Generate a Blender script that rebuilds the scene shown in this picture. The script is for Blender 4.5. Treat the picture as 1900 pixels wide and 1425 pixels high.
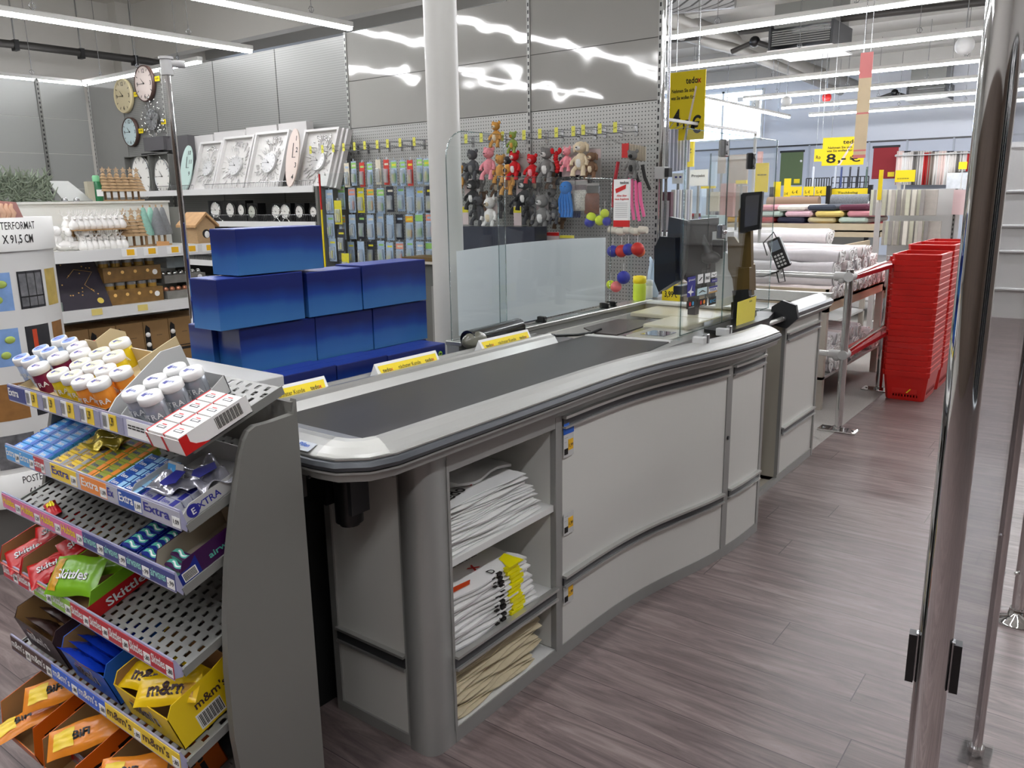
import bpy, bmesh, math, random
from mathutils import Matrix, Vector
random.seed(7)
R_=random.Random(11)
for o in list(bpy.data.objects): bpy.data.objects.remove(o, do_unlink=True)
SC=bpy.context.scene; COL=SC.collection
def lin(c):
    return tuple((v/255/12.92 if v/255<=0.04045 else ((v/255+0.055)/1.055)**2.4) for v in c[:3])+(1.0,)
# ---------------------------------------------------------------- camera (metres, z up, x runs along the checkout)
FPX=1499.88; YAW=.649810; PIT=.224657; ROL=.0158872; CAMH=1.5
def _axes():
    fw=Vector((math.cos(PIT)*math.cos(YAW),math.cos(PIT)*math.sin(YAW),-math.sin(PIT)))
    rt=Vector((math.sin(YAW),-math.cos(YAW),0)); dn=fw.cross(rt)
    r=rt*math.cos(ROL)+dn*math.sin(ROL); d=-rt*math.sin(ROL)+dn*math.cos(ROL)
    return r,d,fw
CR,CD,CF=_axes(); CAM=Vector((0,0,CAMH))
cd=bpy.data.cameras.new('camera'); cam=bpy.data.objects.new('camera',cd); COL.objects.link(cam)
cd.sensor_width=36; cd.lens=36*FPX/1900; cd.clip_start=.02; cd.clip_end=200
m=Matrix((( CR.x,-CD.x,-CF.x,CAM.x),(CR.y,-CD.y,-CF.y,CAM.y),(CR.z,-CD.z,-CF.z,CAM.z),(0,0,0,1)))
cam.matrix_world=m; SC.camera=cam
SC.cycles.transparent_max_bounces=32
SC.view_settings.view_transform='Standard'; SC.view_settings.look='None'
SC.view_settings.exposure=0.28; SC.view_settings.gamma=1; SC.view_settings.use_curve_mapping=False
w=bpy.data.worlds.new('world'); SC.world=w; w.use_nodes=True
w.node_tree.nodes['Background'].inputs[0].default_value=(.86,.93,1,1); w.node_tree.nodes['Background'].inputs[1].default_value=.8
# surveying helpers: turn a spot seen in the photo into a world point on a known plane
def ray(px,py): return CR*((px-950)/FPX)+CD*((py-712.5)/FPX)+CF
def at(px,py,x=None,y=None,z=None):
    d=ray(px,py)
    t=(x-CAM.x)/d.x if x is not None else (y-CAM.y)/d.y if y is not None else (z-CAM.z)/d.z
    return CAM+d*t
def atp(px,py,o,n):
    d=ray(px,py); return CAM+d*((Vector(o)-CAM).dot(n)/d.dot(n))
# ---------------------------------------------------------------- materials
MT={}
def mat(name,rgb,rough=.5,metal=0,noise=0,nscale=30,bump=0,coat=0,emit=0,alpha=1,trans=0,ior=1.45,sss=0,aniso=None):
    if name in MT: return MT[name]
    m=bpy.data.materials.new(name); m.use_nodes=True; nt=m.node_tree; b=nt.nodes['Principled BSDF']
    c=lin(rgb); b.inputs['Base Color'].default_value=c; b.inputs['Roughness'].default_value=rough; b.inputs['Metallic'].default_value=metal
    if coat: b.inputs['Coat Weight'].default_value=coat
    if emit: b.inputs['Emission Color'].default_value=c; b.inputs['Emission Strength'].default_value=emit
    if alpha<1: b.inputs['Alpha'].default_value=alpha
    if trans: b.inputs['Transmission Weight'].default_value=trans; b.inputs['IOR'].default_value=ior
    if noise or bump:
        tc=nt.nodes.new('ShaderNodeTexCoord'); n=nt.nodes.new('ShaderNodeTexNoise'); n.inputs['Scale'].default_value=nscale; n.inputs['Detail'].default_value=4
        mp=nt.nodes.new('ShaderNodeMapping'); nt.links.new(tc.outputs['Object'],mp.inputs[0]); nt.links.new(mp.outputs[0],n.inputs['Vector'])
        if aniso: mp.inputs['Scale'].default_value=aniso
        if noise:
            mx=nt.nodes.new('ShaderNodeMix'); mx.data_type='RGBA'
            mx.inputs[6].default_value=tuple(max(0,v*(1-noise)) for v in c[:3])+(1,); mx.inputs[7].default_value=tuple(min(1,v*(1+noise)) for v in c[:3])+(1,)
            nt.links.new(n.outputs['Fac'],mx.inputs[0]); nt.links.new(mx.outputs[2],b.inputs['Base Color'])
        if bump:
            bp=nt.nodes.new('ShaderNodeBump'); bp.inputs['Strength'].default_value=bump; bp.inputs['Distance'].default_value=.003
            nt.links.new(n.outputs['Fac'],bp.inputs['Height']); nt.links.new(bp.outputs[0],b.inputs['Normal'])
    MT[name]=m; return m
def M_(n,*a,**k): return mat(n,*a,**k)
def nd(nt,t,**k):
    n=nt.nodes.new(t)
    for a,v in k.items(): setattr(n,a,v)
    return n
def mth(nt,op,a,b=None,c=None):
    n=nd(nt,'ShaderNodeMath',operation=op)
    for i,v in enumerate((a,b,c)):
        if v is None: continue
        if isinstance(v,(int,float)): n.inputs[i].default_value=v
        else: nt.links.new(v,n.inputs[i])
    return n.outputs[0]
def holes(name,rgb,axes,pitch,size,stagger=False,rough=.4,metal=.3,see=True,gap=None,bg=(8,8,8)):
    """sheet metal punched with rows of holes; axes = the two object axes the pattern lies in"""
    m=mat(name,rgb,rough,metal); nt=m.node_tree; b=nt.nodes['Principled BSDF']; out=nt.nodes['Material Output']
    tc=nd(nt,'ShaderNodeTexCoord'); sp=nd(nt,'ShaderNodeSeparateXYZ'); nt.links.new(tc.outputs['Object'],sp.inputs[0])
    u,v=sp.outputs[axes[0]],sp.outputs[axes[1]]
    cv=mth(nt,'DIVIDE',v,pitch[1])
    if stagger: u=mth(nt,'ADD',u,mth(nt,'MULTIPLY',mth(nt,'MODULO',mth(nt,'FLOOR',cv),2),pitch[0]/2))
    fu=mth(nt,'ABSOLUTE',mth(nt,'SUBTRACT',mth(nt,'FRACT',mth(nt,'DIVIDE',u,pitch[0])),.5))
    fv=mth(nt,'ABSOLUTE',mth(nt,'SUBTRACT',mth(nt,'FRACT',cv),.5))
    if size[1] is None:
        du=mth(nt,'MULTIPLY',fu,pitch[0]); dv=mth(nt,'MULTIPLY',fv,pitch[1])
        h=mth(nt,'LESS_THAN',mth(nt,'ADD',mth(nt,'MULTIPLY',du,du),mth(nt,'MULTIPLY',dv,dv)),size[0]**2)
    else:
        h=mth(nt,'MULTIPLY',mth(nt,'LESS_THAN',fu,size[0]/pitch[0]/2),mth(nt,'LESS_THAN',fv,size[1]/pitch[1]/2))
    ms=nd(nt,'ShaderNodeMixShader'); nt.links.new(h,ms.inputs[0]); nt.links.new(b.outputs[0],ms.inputs[1])
    if see: t=nd(nt,'ShaderNodeBsdfTransparent')
    else: t=nd(nt,'ShaderNodeBsdfDiffuse'); t.inputs[0].default_value=lin(bg)
    nt.links.new(t.outputs[0],ms.inputs[2]); nt.links.new(ms.outputs[0],out.inputs[0])
    return m
def glassy(name,tint=(235,245,245),op=.06,rough=.02):
    """thin clear sheet: mostly lets light straight through, with a gloss on top"""
    m=bpy.data.materials.new(name); m.use_nodes=True; nt=m.node_tree; nt.nodes.clear(); MT[name]=m
    o=nd(nt,'ShaderNodeOutputMaterial'); t=nd(nt,'ShaderNodeBsdfTransparent'); t.inputs[0].default_value=lin(tint)
    g=nd(nt,'ShaderNodeBsdfGlossy'); g.inputs['Roughness'].default_value=rough; g.inputs[0].default_value=(.9,.9,.9,1)
    f=nd(nt,'ShaderNodeLayerWeight'); a=mth(nt,'ADD',mth(nt,'MULTIPLY',mth(nt,'POWER',f.outputs['Facing'],4.5),.8),op*.5)
    ms=nd(nt,'ShaderNodeMixShader'); nt.links.new(a,ms.inputs[0]); nt.links.new(t.outputs[0],ms.inputs[1]); nt.links.new(g.outputs[0],ms.inputs[2]); nt.links.new(ms.outputs[0],o.inputs[0])
    return m
WHITE=mat('white_enamel',(225,225,222),.35); CREAM=mat('panel_light_grey',(205,204,198),.42,noise=.02,nscale=3)
GREY=mat('grey_powder_coat',(150,150,146),.45,.25,noise=.03,nscale=8); MIDG=mat('mid_grey_steel',(118,118,114),.42,.4)
ALU=mat('brushed_aluminium',(198,198,194),.3,.75,noise=.04,nscale=60,aniso=(1,30,30)); BUMP=mat('grey_rubber_bumper',(84,87,91),.35,.3)
CHROME=mat('chrome',(225,225,225),.04,1); STEEL=mat('steel',(175,176,178),.25,.95); BLACK=mat('black_plastic',(14,14,15),.35); DGREY=mat('dark_grey_plastic',(46,47,49),.4)
RUBBER=mat('belt_rubber',(58,57,56),.42,noise=.06,nscale=5); YEL=mat('yellow_card',(244,218,20),.5); INK=mat('black_ink',(22,18,16),.5); RED=mat('red_ink',(200,24,22),.45); BLUE=mat('blue_ink',(20,90,190),.45)
PAPER=mat('white_paper',(238,238,236),.55); PALE=mat('pale_grey_plastic',(190,190,188),.4); CARD=mat('brown_cardboard',(165,128,82),.75,noise=.06,nscale=20); DARK=mat('dark_shadow_panel',(20,20,21),.6)  # DARK serves real dark parts and the blacked-out gap alike
BUSH=glassy('clear_acrylic',(250,252,252),.04); ACR=glassy('clear_acrylic_edge',(200,215,215),.35,.1)
# ---------------------------------------------------------------- mesh builder
_tc={}
def textgeo(s,bold):
    k=(s,bold)
    if k not in _tc:
        c=bpy.data.curves.new('t','FONT'); c.body=s; c.size=1; c.resolution_u=2; c.offset=.018 if bold else .004; c.fill_mode='FRONT'
        o=bpy.data.objects.new('t',c); COL.objects.link(o); dg=bpy.context.evaluated_depsgraph_get(); dg.update()
        me=bpy.data.meshes.new_from_object(o.evaluated_get(dg))
        V=[v.co.copy() for v in me.vertices]; F=[tuple(p.vertices) for p in me.polygons]
        bpy.data.objects.remove(o); bpy.data.meshes.remove(me); bpy.data.curves.remove(c)
        w=max((v.x for v in V),default=1); h=max((v.y for v in V),default=1); _tc[k]=(V,F,w,h)
    return _tc[k]
class MB:
    def __init__(s,M=None): s.v=[];s.f=[];s.m=[];s.sm=[];s.mats=[];s.M=M or Matrix.Identity(4)
    def mi(s,mt):
        if mt not in s.mats: s.mats.append(mt)
        return s.mats.index(mt)
    def add(s,V,F,mt,smooth=False,L=None):
        T=s.M@L if L else s.M; n=len(s.v); s.v+=[T@Vector(p) for p in V]
        i=s.mi(mt); s.f+=[tuple(n+k for k in f) for f in F]; s.m+=[i]*len(F); s.sm+=[smooth]*len(F); return s
    def box(s,a,b,mt,L=None):
        x0,y0,z0=(min(a[i],b[i]) for i in range(3)); x1,y1,z1=(max(a[i],b[i]) for i in range(3))
        V=[(x0,y0,z0),(x1,y0,z0),(x1,y1,z0),(x0,y1,z0),(x0,y0,z1),(x1,y0,z1),(x1,y1,z1),(x0,y1,z1)]
        return s.add(V,[(0,3,2,1),(4,5,6,7),(0,1,5,4),(1,2,6,5),(2,3,7,6),(3,0,4,7)],mt,L=L)
    def rbox(s,a,b,mt,r=.005,L=None):
        """box with chamfered corners in plan and soft top/bottom edges"""
        x0,y0,z0=(min(a[i],b[i]) for i in range(3)); x1,y1,z1=(max(a[i],b[i]) for i in range(3)); r=min(r,(x1-x0)*.45,(y1-y0)*.45,(z1-z0)*.45)
        V=[];F=[]
        def ring(e,z):
            k=len(V); q=[(x0+e,y0+r),(x0+r,y0+e),(x1-r,y0+e),(x1-e,y0+r),(x1-e,y1-r),(x1-r,y1-e),(x0+r,y1-e),(x0+e,y1-r)]
            V.extend([(a,b,z) for a,b in q]); return k
        R=[ring(r*.7,z0),ring(0,z0+r*.7),ring(0,z1-r*.7),ring(r*.7,z1)]
        for i in range(3):
            for j in range(8): F.append((R[i]+j,R[i]+(j+1)%8,R[i+1]+(j+1)%8,R[i+1]+j))
        F.append(tuple(R[0]+j for j in reversed(range(8)))); F.append(tuple(R[3]+j for j in range(8)))
        return s.add(V,F,mt,L=L)
    def prism(s,pts,h0,h1,mt,ax='z',L=None,smooth=False):
        """outline pts (2D) extruded along ax; pts in the other two axes order"""
        def P(a,b,h): return {'z':(a,b,h),'y':(a,h,b),'x':(h,a,b)}[ax]
        n=len(pts); V=[P(a,b,h0) for a,b in pts]+[P(a,b,h1) for a,b in pts]
        s.add(V,[tuple(range(n))[::-1],tuple(range(n,2*n))],mt,L=L)
        return s.add(V,[(i,(i+1)%n,n+(i+1)%n,n+i) for i in range(n)],mt,smooth,L=L)
    def cyl(s,p0,p1,r0,mt,r1=None,n=16,cap=True,L=None):
        p0=Vector(p0);p1=Vector(p1);r1=r0 if r1 is None else r1; d=(p1-p0).normalized()
        a=d.orthogonal().normalized(); b=d.cross(a); V=[]
        for p,r in((p0,r0),(p1,r1)):
            for i in range(n): t=2*math.pi*i/n; V.append(p+a*math.cos(t)*r+b*math.sin(t)*r)
        s.add(V,[(i,(i+1)%n,n+(i+1)%n,n+i) for i in range(n)],mt,True,L=L)
        if cap: s.add(V,[tuple(range(n))[::-1],tuple(range(n,2*n))],mt,L=L)
        return s
    def lathe(s,prof,mt,n=20,L=None,cap=True,smooth=True):
        V=[];F=[]
        for r,z in prof:
            for i in range(n): t=2*math.pi*i/n; V.append((r*math.cos(t),r*math.sin(t),z))
        k=len(prof)
        for j in range(k-1):
            for i in range(n): F.append((j*n+i,j*n+(i+1)%n,(j+1)*n+(i+1)%n,(j+1)*n+i))
        s.add(V,F,mt,smooth,L=L)
        if cap: s.add(V,[tuple(range(n))[::-1],tuple((k-1)*n+i for i in range(n))],mt,L=L)
        return s
    def tube(s,pts,r,mt,n=8,L=None,closed=False):
        pts=[Vector(p) for p in pts]; V=[];F=[]; k=len(pts); a=None
        for i,p in enumerate(pts):
            if closed: d=(pts[(i+1)%k]-pts[i-1]).normalized()
            else: d=(pts[min(i+1,k-1)]-pts[max(i-1,0)]).normalized()
            a=d.orthogonal().normalized() if a is None else (a-d*a.dot(d)).normalized()
            b=d.cross(a); rr=r[i] if isinstance(r,(list,tuple)) else r
            for j in range(n): t=2*math.pi*j/n; V.append(p+a*math.cos(t)*rr+b*math.sin(t)*rr)
        for i in range(k if closed else k-1):
            i2=(i+1)%k
            for j in range(n): F.append((i*n+j,i*n+(j+1)%n,i2*n+(j+1)%n,i2*n+j))
        s.add(V,F,mt,True,L=L)
        if not closed: s.add(V,[tuple(range(n))[::-1],tuple((k-1)*n+i for i in range(n))],mt,L=L)
        return s
    def ball(s,c,r,mt,n=12,k=8,L=None,sq=None):
        r=(r,r,r) if isinstance(r,(int,float)) else r; V=[];F=[]
        for j in range(k+1):
            ph=math.pi*j/k
            for i in range(n):
                t=2*math.pi*i/n; V.append((c[0]+r[0]*math.sin(ph)*math.cos(t),c[1]+r[1]*math.sin(ph)*math.sin(t),c[2]-r[2]*math.cos(ph)))
        for j in range(k):
            for i in range(n): F.append((j*n+i,j*n+(i+1)%n,(j+1)*n+(i+1)%n,(j+1)*n+i))
        return s.add(V,F,mt,True,L=L)
    def sweep(s,path,prof,mt,L=None,cap=True,smooth=True):
        """prof (o,z): o = outward offset from the plan path, z = height; mt may be one per profile segment"""
        V=[];F=[];n=len(prof);k=len(path); 
        for i,p in enumerate(path):
            a=Vector(path[max(i-1,0)]);b=Vector(path[min(i+1,k-1)]); p=Vector(p)
            d0=(p-a).normalized() if i else (b-p).normalized(); d1=(b-p).normalized() if i<k-1 else d0
            n0=Vector((d0.y,-d0.x)); n1=Vector((d1.y,-d1.x)); nn=(n0+n1).normalized(); sc=1/max(.4,nn.dot(n1))
            for o,z in prof: V.append((p.x+nn.x*o*sc,p.y+nn.y*o*sc,z))
        for j in range(n-1):
            mj=mt[j] if isinstance(mt,list) else mt
            s.add(V,[(i*n+j,(i+1)*n+j,(i+1)*n+j+1,i*n+j+1) for i in range(k-1)],mj,smooth,L=L)
        if cap: s.add(V,[tuple(range(n))[::-1],tuple((k-1)*n+i for i in range(n))],mt[0] if isinstance(mt,list) else mt,L=L)
        return s
    def text(s,t,o,xd,yd,size,mt,al='c',bold=True,wmax=None,L=None,sx=1):
        V,F,w,h=textgeo(t,bold); xd=Vector(xd).normalized();yd=Vector(yd).normalized();o=Vector(o)
        if wmax: sx=wmax/(w*size)
        off={'c':-w/2,'l':0,'r':-w}[al]
        return s.add([o+xd*((v.x+off)*size*sx)+yd*((v.y)*size) for v in V],F,mt,L=L)
    def quad(s,a,b,c,d,mt,L=None): return s.add([a,b,c,d],[(0,1,2,3)],mt,L=L)
    def grid(s,fn,nu,nv,mt,smooth=True,L=None,thick=0):
        V=[fn(i/nu,j/nv) for j in range(nv+1) for i in range(nu+1)]; w=nu+1
        return s.add(V,[(j*w+i,j*w+i+1,(j+1)*w+i+1,(j+1)*w+i) for j in range(nv) for i in range(nu)],mt,smooth,L=L)
    def build(s,name,parent=None,bevel=0,solid=0):
        me=bpy.data.meshes.new(name); inv=ROOT.get(parent.name) if parent else None
        inv=inv.inverted() if inv else None
        me.from_pydata([tuple(inv@p) if inv else tuple(p) for p in s.v],[],s.f)
        for mt in s.mats: me.materials.append(mt)
        me.polygons.foreach_set('material_index',s.m); me.polygons.foreach_set('use_smooth',s.sm); me.update()
        o=bpy.data.objects.new(name,me); COL.objects.link(o)
        if parent: o.parent=parent; ROOT[o.name]=ROOT.get(parent.name,Matrix.Identity(4))
        else: ROOT[o.name]=Matrix.Identity(4)
        if bevel:
            b=o.modifiers.new('b','BEVEL'); b.width=bevel; b.segments=2; b.limit_method='ANGLE'; b.angle_limit=.7
        if solid:
            b=o.modifiers.new('s','SOLIDIFY'); b.thickness=solid; b.offset=0
        return o
ROOT={}
def tag(o,label=None,cat=None,group=None,kind=None):
    if label:o['label']=label
    if cat:o['category']=cat
    if group:o['group']=group
    if kind:o['kind']=kind
    return o
def thing(name,label,cat,loc=(0,0,0),M=None,group=None):
    o=bpy.data.objects.new(name,None); COL.objects.link(o); o.empty_display_size=.05
    T=M if M else Matrix.Translation(loc); o.matrix_world=T; ROOT[o.name]=T.copy()
    return tag(o,label,cat,group)
def solo(mb,name,label,cat,group=None,bevel=0,origin=None,solid=0):
    """one-mesh thing with its origin at its base"""
    xs=[p.x for p in mb.v];ys=[p.y for p in mb.v];zs=[p.z for p in mb.v]
    c=Vector(origin) if origin else Vector(((min(xs)+max(xs))/2,(min(ys)+max(ys))/2,min(zs)))
    mb.v=[p-c for p in mb.v]; o=mb.build(name,None,bevel,solid); o.location=c; ROOT[o.name]=Matrix.Translation(c)
    return tag(o,label,cat,group)
def struct(mb,name,bevel=0): return tag(mb.build(name,None,bevel),kind='structure')
KIDS={}
def dup(root,T,label=None,group=None):
    """copy a thing with copies of its parts and sub-parts"""
    def cp(o,par):
        c=o.copy(); COL.objects.link(c)
        if par: c.parent=par
        for k in [q for q in o.children]: cp(k,c)
        return c
    r=cp(root,None); r.matrix_world=T if isinstance(T,Matrix) else Matrix.Translation(T); ROOT[r.name]=r.matrix_world.copy()
    if label:r['label']=label
    if group:r['group']=group
    return r
def frame(o,xd,yd,zd=None):
    xd=Vector(xd).normalized();yd=Vector(yd).normalized();zd=Vector(zd).normalized() if zd else xd.cross(yd)
    return Matrix(((xd.x,yd.x,zd.x,o[0]),(xd.y,yd.y,zd.y,o[1]),(xd.z,yd.z,zd.z,o[2]),(0,0,0,1)))
def rotz(a): return Matrix.Rotation(a,4,'Z')
def TR(*p): return Matrix.Translation(p)
ORD=['first','second','third','fourth','fifth','sixth','seventh','eighth','ninth','tenth','eleventh','twelfth','thirteenth','fourteenth','fifteenth','sixteenth','seventeenth','eighteenth','nineteenth','twentieth']
X,Y,Z=Vector((1,0,0)),Vector((0,1,0)),Vector((0,0,1))
# ================================================================ THE SETTING
def plank_mat():
    m=mat('floor_planks',(92,80,78),.33); nt=m.node_tree; b=nt.nodes['Principled BSDF']
    tc=nd(nt,'ShaderNodeTexCoord'); sp=nd(nt,'ShaderNodeSeparateXYZ'); nt.links.new(tc.outputs['Object'],sp.inputs[0])
    # planks run along y (across the checkout), 18 cm wide, 1.25 m long, staggered
    cx=mth(nt,'DIVIDE',sp.outputs[0],.18); row=mth(nt,'FLOOR',cx)
    wn=nd(nt,'ShaderNodeTexWhiteNoise',noise_dimensions='1D'); nt.links.new(row,wn.inputs['W'])
    yy=mth(nt,'ADD',mth(nt,'DIVIDE',sp.outputs[1],1.25),mth(nt,'MULTIPLY',wn.outputs['Value'],7)); col=mth(nt,'FLOOR',yy)
    w2=nd(nt,'ShaderNodeTexWhiteNoise',noise_dimensions='2D'); cb=nd(nt,'ShaderNodeCombineXYZ'); nt.links.new(row,cb.inputs[0]); nt.links.new(col,cb.inputs[1]); nt.links.new(cb.outputs[0],w2.inputs['Vector'])
    mp=nd(nt,'ShaderNodeMapping'); mp.inputs['Scale'].default_value=(11,1.1,1); ofs=nd(nt,'ShaderNodeVectorMath',operation='ADD')
    c3=nd(nt,'ShaderNodeCombineXYZ'); nt.links.new(mth(nt,'MULTIPLY',w2.outputs['Value'],9),c3.inputs[1]); nt.links.new(mth(nt,'MULTIPLY',wn.outputs['Value'],3),c3.inputs[0])
    nt.links.new(tc.outputs['Object'],ofs.inputs[0]); nt.links.new(c3.outputs[0],ofs.inputs[1]); nt.links.new(ofs.outputs[0],mp.inputs[0])
    n=nd(nt,'ShaderNodeTexNoise'); n.inputs['Scale'].default_value=2.2; n.inputs['Detail'].default_value=9; n.inputs['Roughness'].default_value=.68; n.inputs['Distortion'].default_value=1.2; nt.links.new(mp.outputs[0],n.inputs['Vector'])
    r=nd(nt,'ShaderNodeValToRGB'); nt.links.new(n.outputs['Fac'],r.inputs[0]); e=r.color_ramp.elements
    e[0].position=.30; e[0].color=lin((82,70,69)); e[1].position=.72; e[1].color=lin((148,134,130)); k=e.new(.5); k.color=lin((116,102,100))
    hs=nd(nt,'ShaderNodeHueSaturation'); nt.links.new(r.outputs[0],hs.inputs['Color']); nt.links.new(mth(nt,'ADD',mth(nt,'MULTIPLY',w2.outputs['Value'],.22),.88),hs.inputs['Value'])
    gx=mth(nt,'LESS_THAN',mth(nt,'ABSOLUTE',mth(nt,'SUBTRACT',mth(nt,'FRACT',cx),.5)),.493); gy=mth(nt,'LESS_THAN',mth(nt,'ABSOLUTE',mth(nt,'SUBTRACT',mth(nt,'FRACT',yy),.5)),.4988)
    g=mth(nt,'MULTIPLY',gx,gy); mx=nd(nt,'ShaderNodeMix',data_type='RGBA'); mx.inputs[6].default_value=lin((60,50,50)); nt.links.new(g,mx.inputs[0]); nt.links.new(hs.outputs[0],mx.inputs[7]); nt.links.new(mx.outputs[2],b.inputs['Base Color'])
    bp=nd(nt,'ShaderNodeBump'); bp.inputs['Strength'].default_value=.12; bp.inputs['Distance'].default_value=.002; nt.links.new(n.outputs['Fac'],bp.inputs['Height']); nt.links.new(bp.outputs[0],b.inputs['Normal'])
    nt.links.new(mth(nt,'ADD',mth(nt,'MULTIPLY',n.outputs['Fac'],.2),.25),b.inputs['Roughness'])
    return m
FLOOR=plank_mat()
struct(MB().box((-4,-5,-.1),(24,1.38,0),FLOOR).box((-4,1.38,-.1),(4.72,4.2,0),FLOOR),'floor')
CARP=mat('grey_carpet',(158,154,149),.95,noise=.45,nscale=260,bump=.6)
struct(MB().box((4.72,1.38,-.1),(24,14.5,.001),CARP).box((-4,4.2,-.1),(4.72,14.5,.001),CARP),'floor_carpet')
CEIL=mat('ceiling_white',(196,193,186),.8); CE2=mat('ceiling_grey',(172,170,165),.8,noise=.04,nscale=2); WALL=mat('wall_white',(226,229,236),.7)
struct(MB().box((-4,-5,4.8),(8,14.4,4.95),CEIL).box((8,-5,4.4),(24,14.4,4.55),CE2),'ceiling')
struct(MB().box((22,-5,0),(22.15,14.4,4.4),WALL),'wall_back')
struct(MB().box((-4,14.2,0),(10,14.35,4.8),CEIL).box((10,14.2,0),(22,14.35,3.2),WALL),'wall_left')
struct(MB().box((7.9,5.2,3.9),(8.1,14.2,4.8),CEIL),'wall_bulkhead')
for i,x in enumerate((9.4,11.9,14.4,16.9,19.4)):
    struct(MB().box((x,-5,4.12),(x+.28,14.2,4.4),CE2),'trim_%d'%(i+1))
struct(MB().box((1.2,-5,4.45),(1.6,14.2,4.8),CEIL),'trim_6'); struct(MB().box((4.9,-5,4.45),(5.3,14.2,4.8),CEIL),'trim_7'); struct(MB().box((-4,10.2,4.35),(7.9,10.5,4.8),CEIL),'trim_8')
struct(MB().prism([(7.9,13.95),(7.9,14.2),(7.62,14.2),(7.62,13.95)],0,4.8,CEIL),'trim_9')
# daylight windows high in the side wall and the rear wall
SKY=mat('window_daylight',(206,226,255),.5,emit=7)
g=MB(); g.box((10,14.25,3.25),(22,14.3,4.35),SKY); fr=MB()
for x in [10+.0]+[10+i*1.5 for i in range(1,9)]: fr.box((x-.03,14.14,3.2),(x+.03,14.24,4.4),WHITE)
fr.box((10,14.14,3.2),(22,14.24,3.26),WHITE)
wn=struct(fr,'window_1'); tag(g.build('pane',wn))
g=MB(); g.box((22.02-.05,8.2,3.0),(22.0,12.6,4.2),SKY); fr=MB()
for y in (8.2,9.3,10.4,11.5,12.6): fr.box((21.9,y-.03,2.95),(21.99,y+.03,4.25),WHITE)
fr.box((21.9,8.2,2.95),(21.99,12.6,3.0),WHITE).box((21.9,8.2,4.2),(21.99,12.6,4.25),WHITE)
wn=struct(fr,'window_2'); g.build('pane',wn)
# ---- hanging light lines
LED=mat('led_diffuser',(250,251,255),.5,emit=42); LHOU=mat('lamp_housing',(205,204,200),.5)
def lightline(p0,p1,label,wires=3):
    p0=Vector(p0);p1=Vector(p1); L=(p1-p0).length; d=(p1-p0)/L; T=frame(p0,d,Z.cross(d)); e=thing('ceiling_light',label,'light',M=T,group=None)
    MB(T).rbox((0,-.035,0),(L,.035,.05),LHOU,.006).build('housing',e)
    MB(T).rbox((.01,-.033,-.03),(L-.01,.033,0),LED,.012).build('diffuser',e)
    for i in range(wires):
        x=L*(i+.5)/wires; MB(T).tube([(x,0,.05),(x,0,4.3-p0.z+ (.4 if p0.x<8 else 0))],.004,STEEL,6).tube([(x+.03*math.cos(a/6*6.283),0,.09+.03*math.sin(a/6*6.283)) for a in range(6)],.004,STEEL,5,closed=True).build('hanging_wire',e)
for i,x in enumerate((8.57,10.61,12.8,14.8,16.8,18.8)):
    y1=(7.2,6.9,6.6,5.9,5.9,5.98)[i]
    lightline((x,-2.5,3.2),(x,y1,3.2),['nearest long light line crossing the top of the right hand sales area','long light line running above the tall yellow hanging price sign','third long light line back in the right hand ceiling','fourth long light line back in the right hand ceiling, ending beside the white round speaker','fifth long light line back in the right hand ceiling','farthest long light line, just in front of the rear wall'][i],7)
lightline((13.2,6.42,3.2),(18.9,6.45,3.2),'light line running lengthwise toward the rear wall, left of the cross rows',4)
lightline((1.4,8.29,3.2),(6.08,8.27,3.2),'light line crossing the top left corner above the wall clocks',3)
lightline((3.0,6.52,3.2),(5.98,6.49,3.2),'light line above the framed silver clocks, ending beside the round column',3)
lightline((3.4,12.22,3.2),(6.07,12.24,3.2),'lower light line at the left edge of the picture, meeting another at a corner',2)
lightline((6.08,9.3,3.2),(6.08,12.2,3.2),'light line passing behind the two round wall clocks',3)
lightline((2.6,10.3,3.2),(3.25,10.3,3.2),'short light end peeking in at the far left edge under the longest line',1)
# lights of the same kind, unseen behind the camera, added to brighten the room
for i,(a,b) in enumerate([((-2.5,-.6,3.2),(4.5,-.6,3.2)),((-2.5,3.4,3.2),(2.4,3.4,3.2)),((-2.5,1.3,3.2),(2.2,1.3,3.2)),((3.4,3.2,3.2),(4.6,-3,3.2))][:3]):
    lightline(a,b,['light line above the aisle to the right of the checkout','light line above the area behind the camera on the left','light line above the candy rack and the checkout end'][i],2)
for i,(a,b) in enumerate([((-2.5,5.4,3.2),(4.4,5.4,3.2)),((-2.5,7.6,3.2),(1.2,7.6,3.2)),((6.6,-2.5,3.2),(6.6,4.6,3.2))]): lightline(a,b,['light line above the white reindeer shelf, out of view','light line above the poster column, out of view','light line across the aisle just before the red baskets'][i],2)  # more unseen light lines, added for extra brightness
# ---- services under the ceiling
DUCT=mat('duct_zinc',(150,147,140),.45,.3); PIPE=mat('dark_pipe',(62,60,58),.5,.3)
def solid_tube(pts,r,m,name,label,cat,n=12): return solo(MB().tube(pts,r,m,n),name,label,cat)
solid_tube([at(1215,18,z=4.1),at(1400,95,z=4.1),at(1625,173,z=4.1)],.14,DUCT,'air_duct','thick round duct running diagonally under the right hand ceiling','duct')
solid_tube([at(1215,50,z=3.95),at(1370,93,z=3.95),at(1560,170,z=3.95)],.09,DUCT,'air_duct','thinner round duct running beside the thick diagonal duct','duct')
solid_tube([at(1215,5,z=4.15),at(1365,-10,z=4.15)],.17,holes('spiral_duct',(150,150,150),(0,1),(.05,.05),(.012,.05),see=False,bg=(90,90,90)),'spiral_duct','ribbed flexible duct at the top edge right of the tall shelf wall','duct')
solid_tube([at(1545,36,z=3.9),at(1840,2,z=3.9)],.05,PIPE,'ceiling_pipe','dark pipe running behind the nearest light line at top right','pipe')
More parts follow.
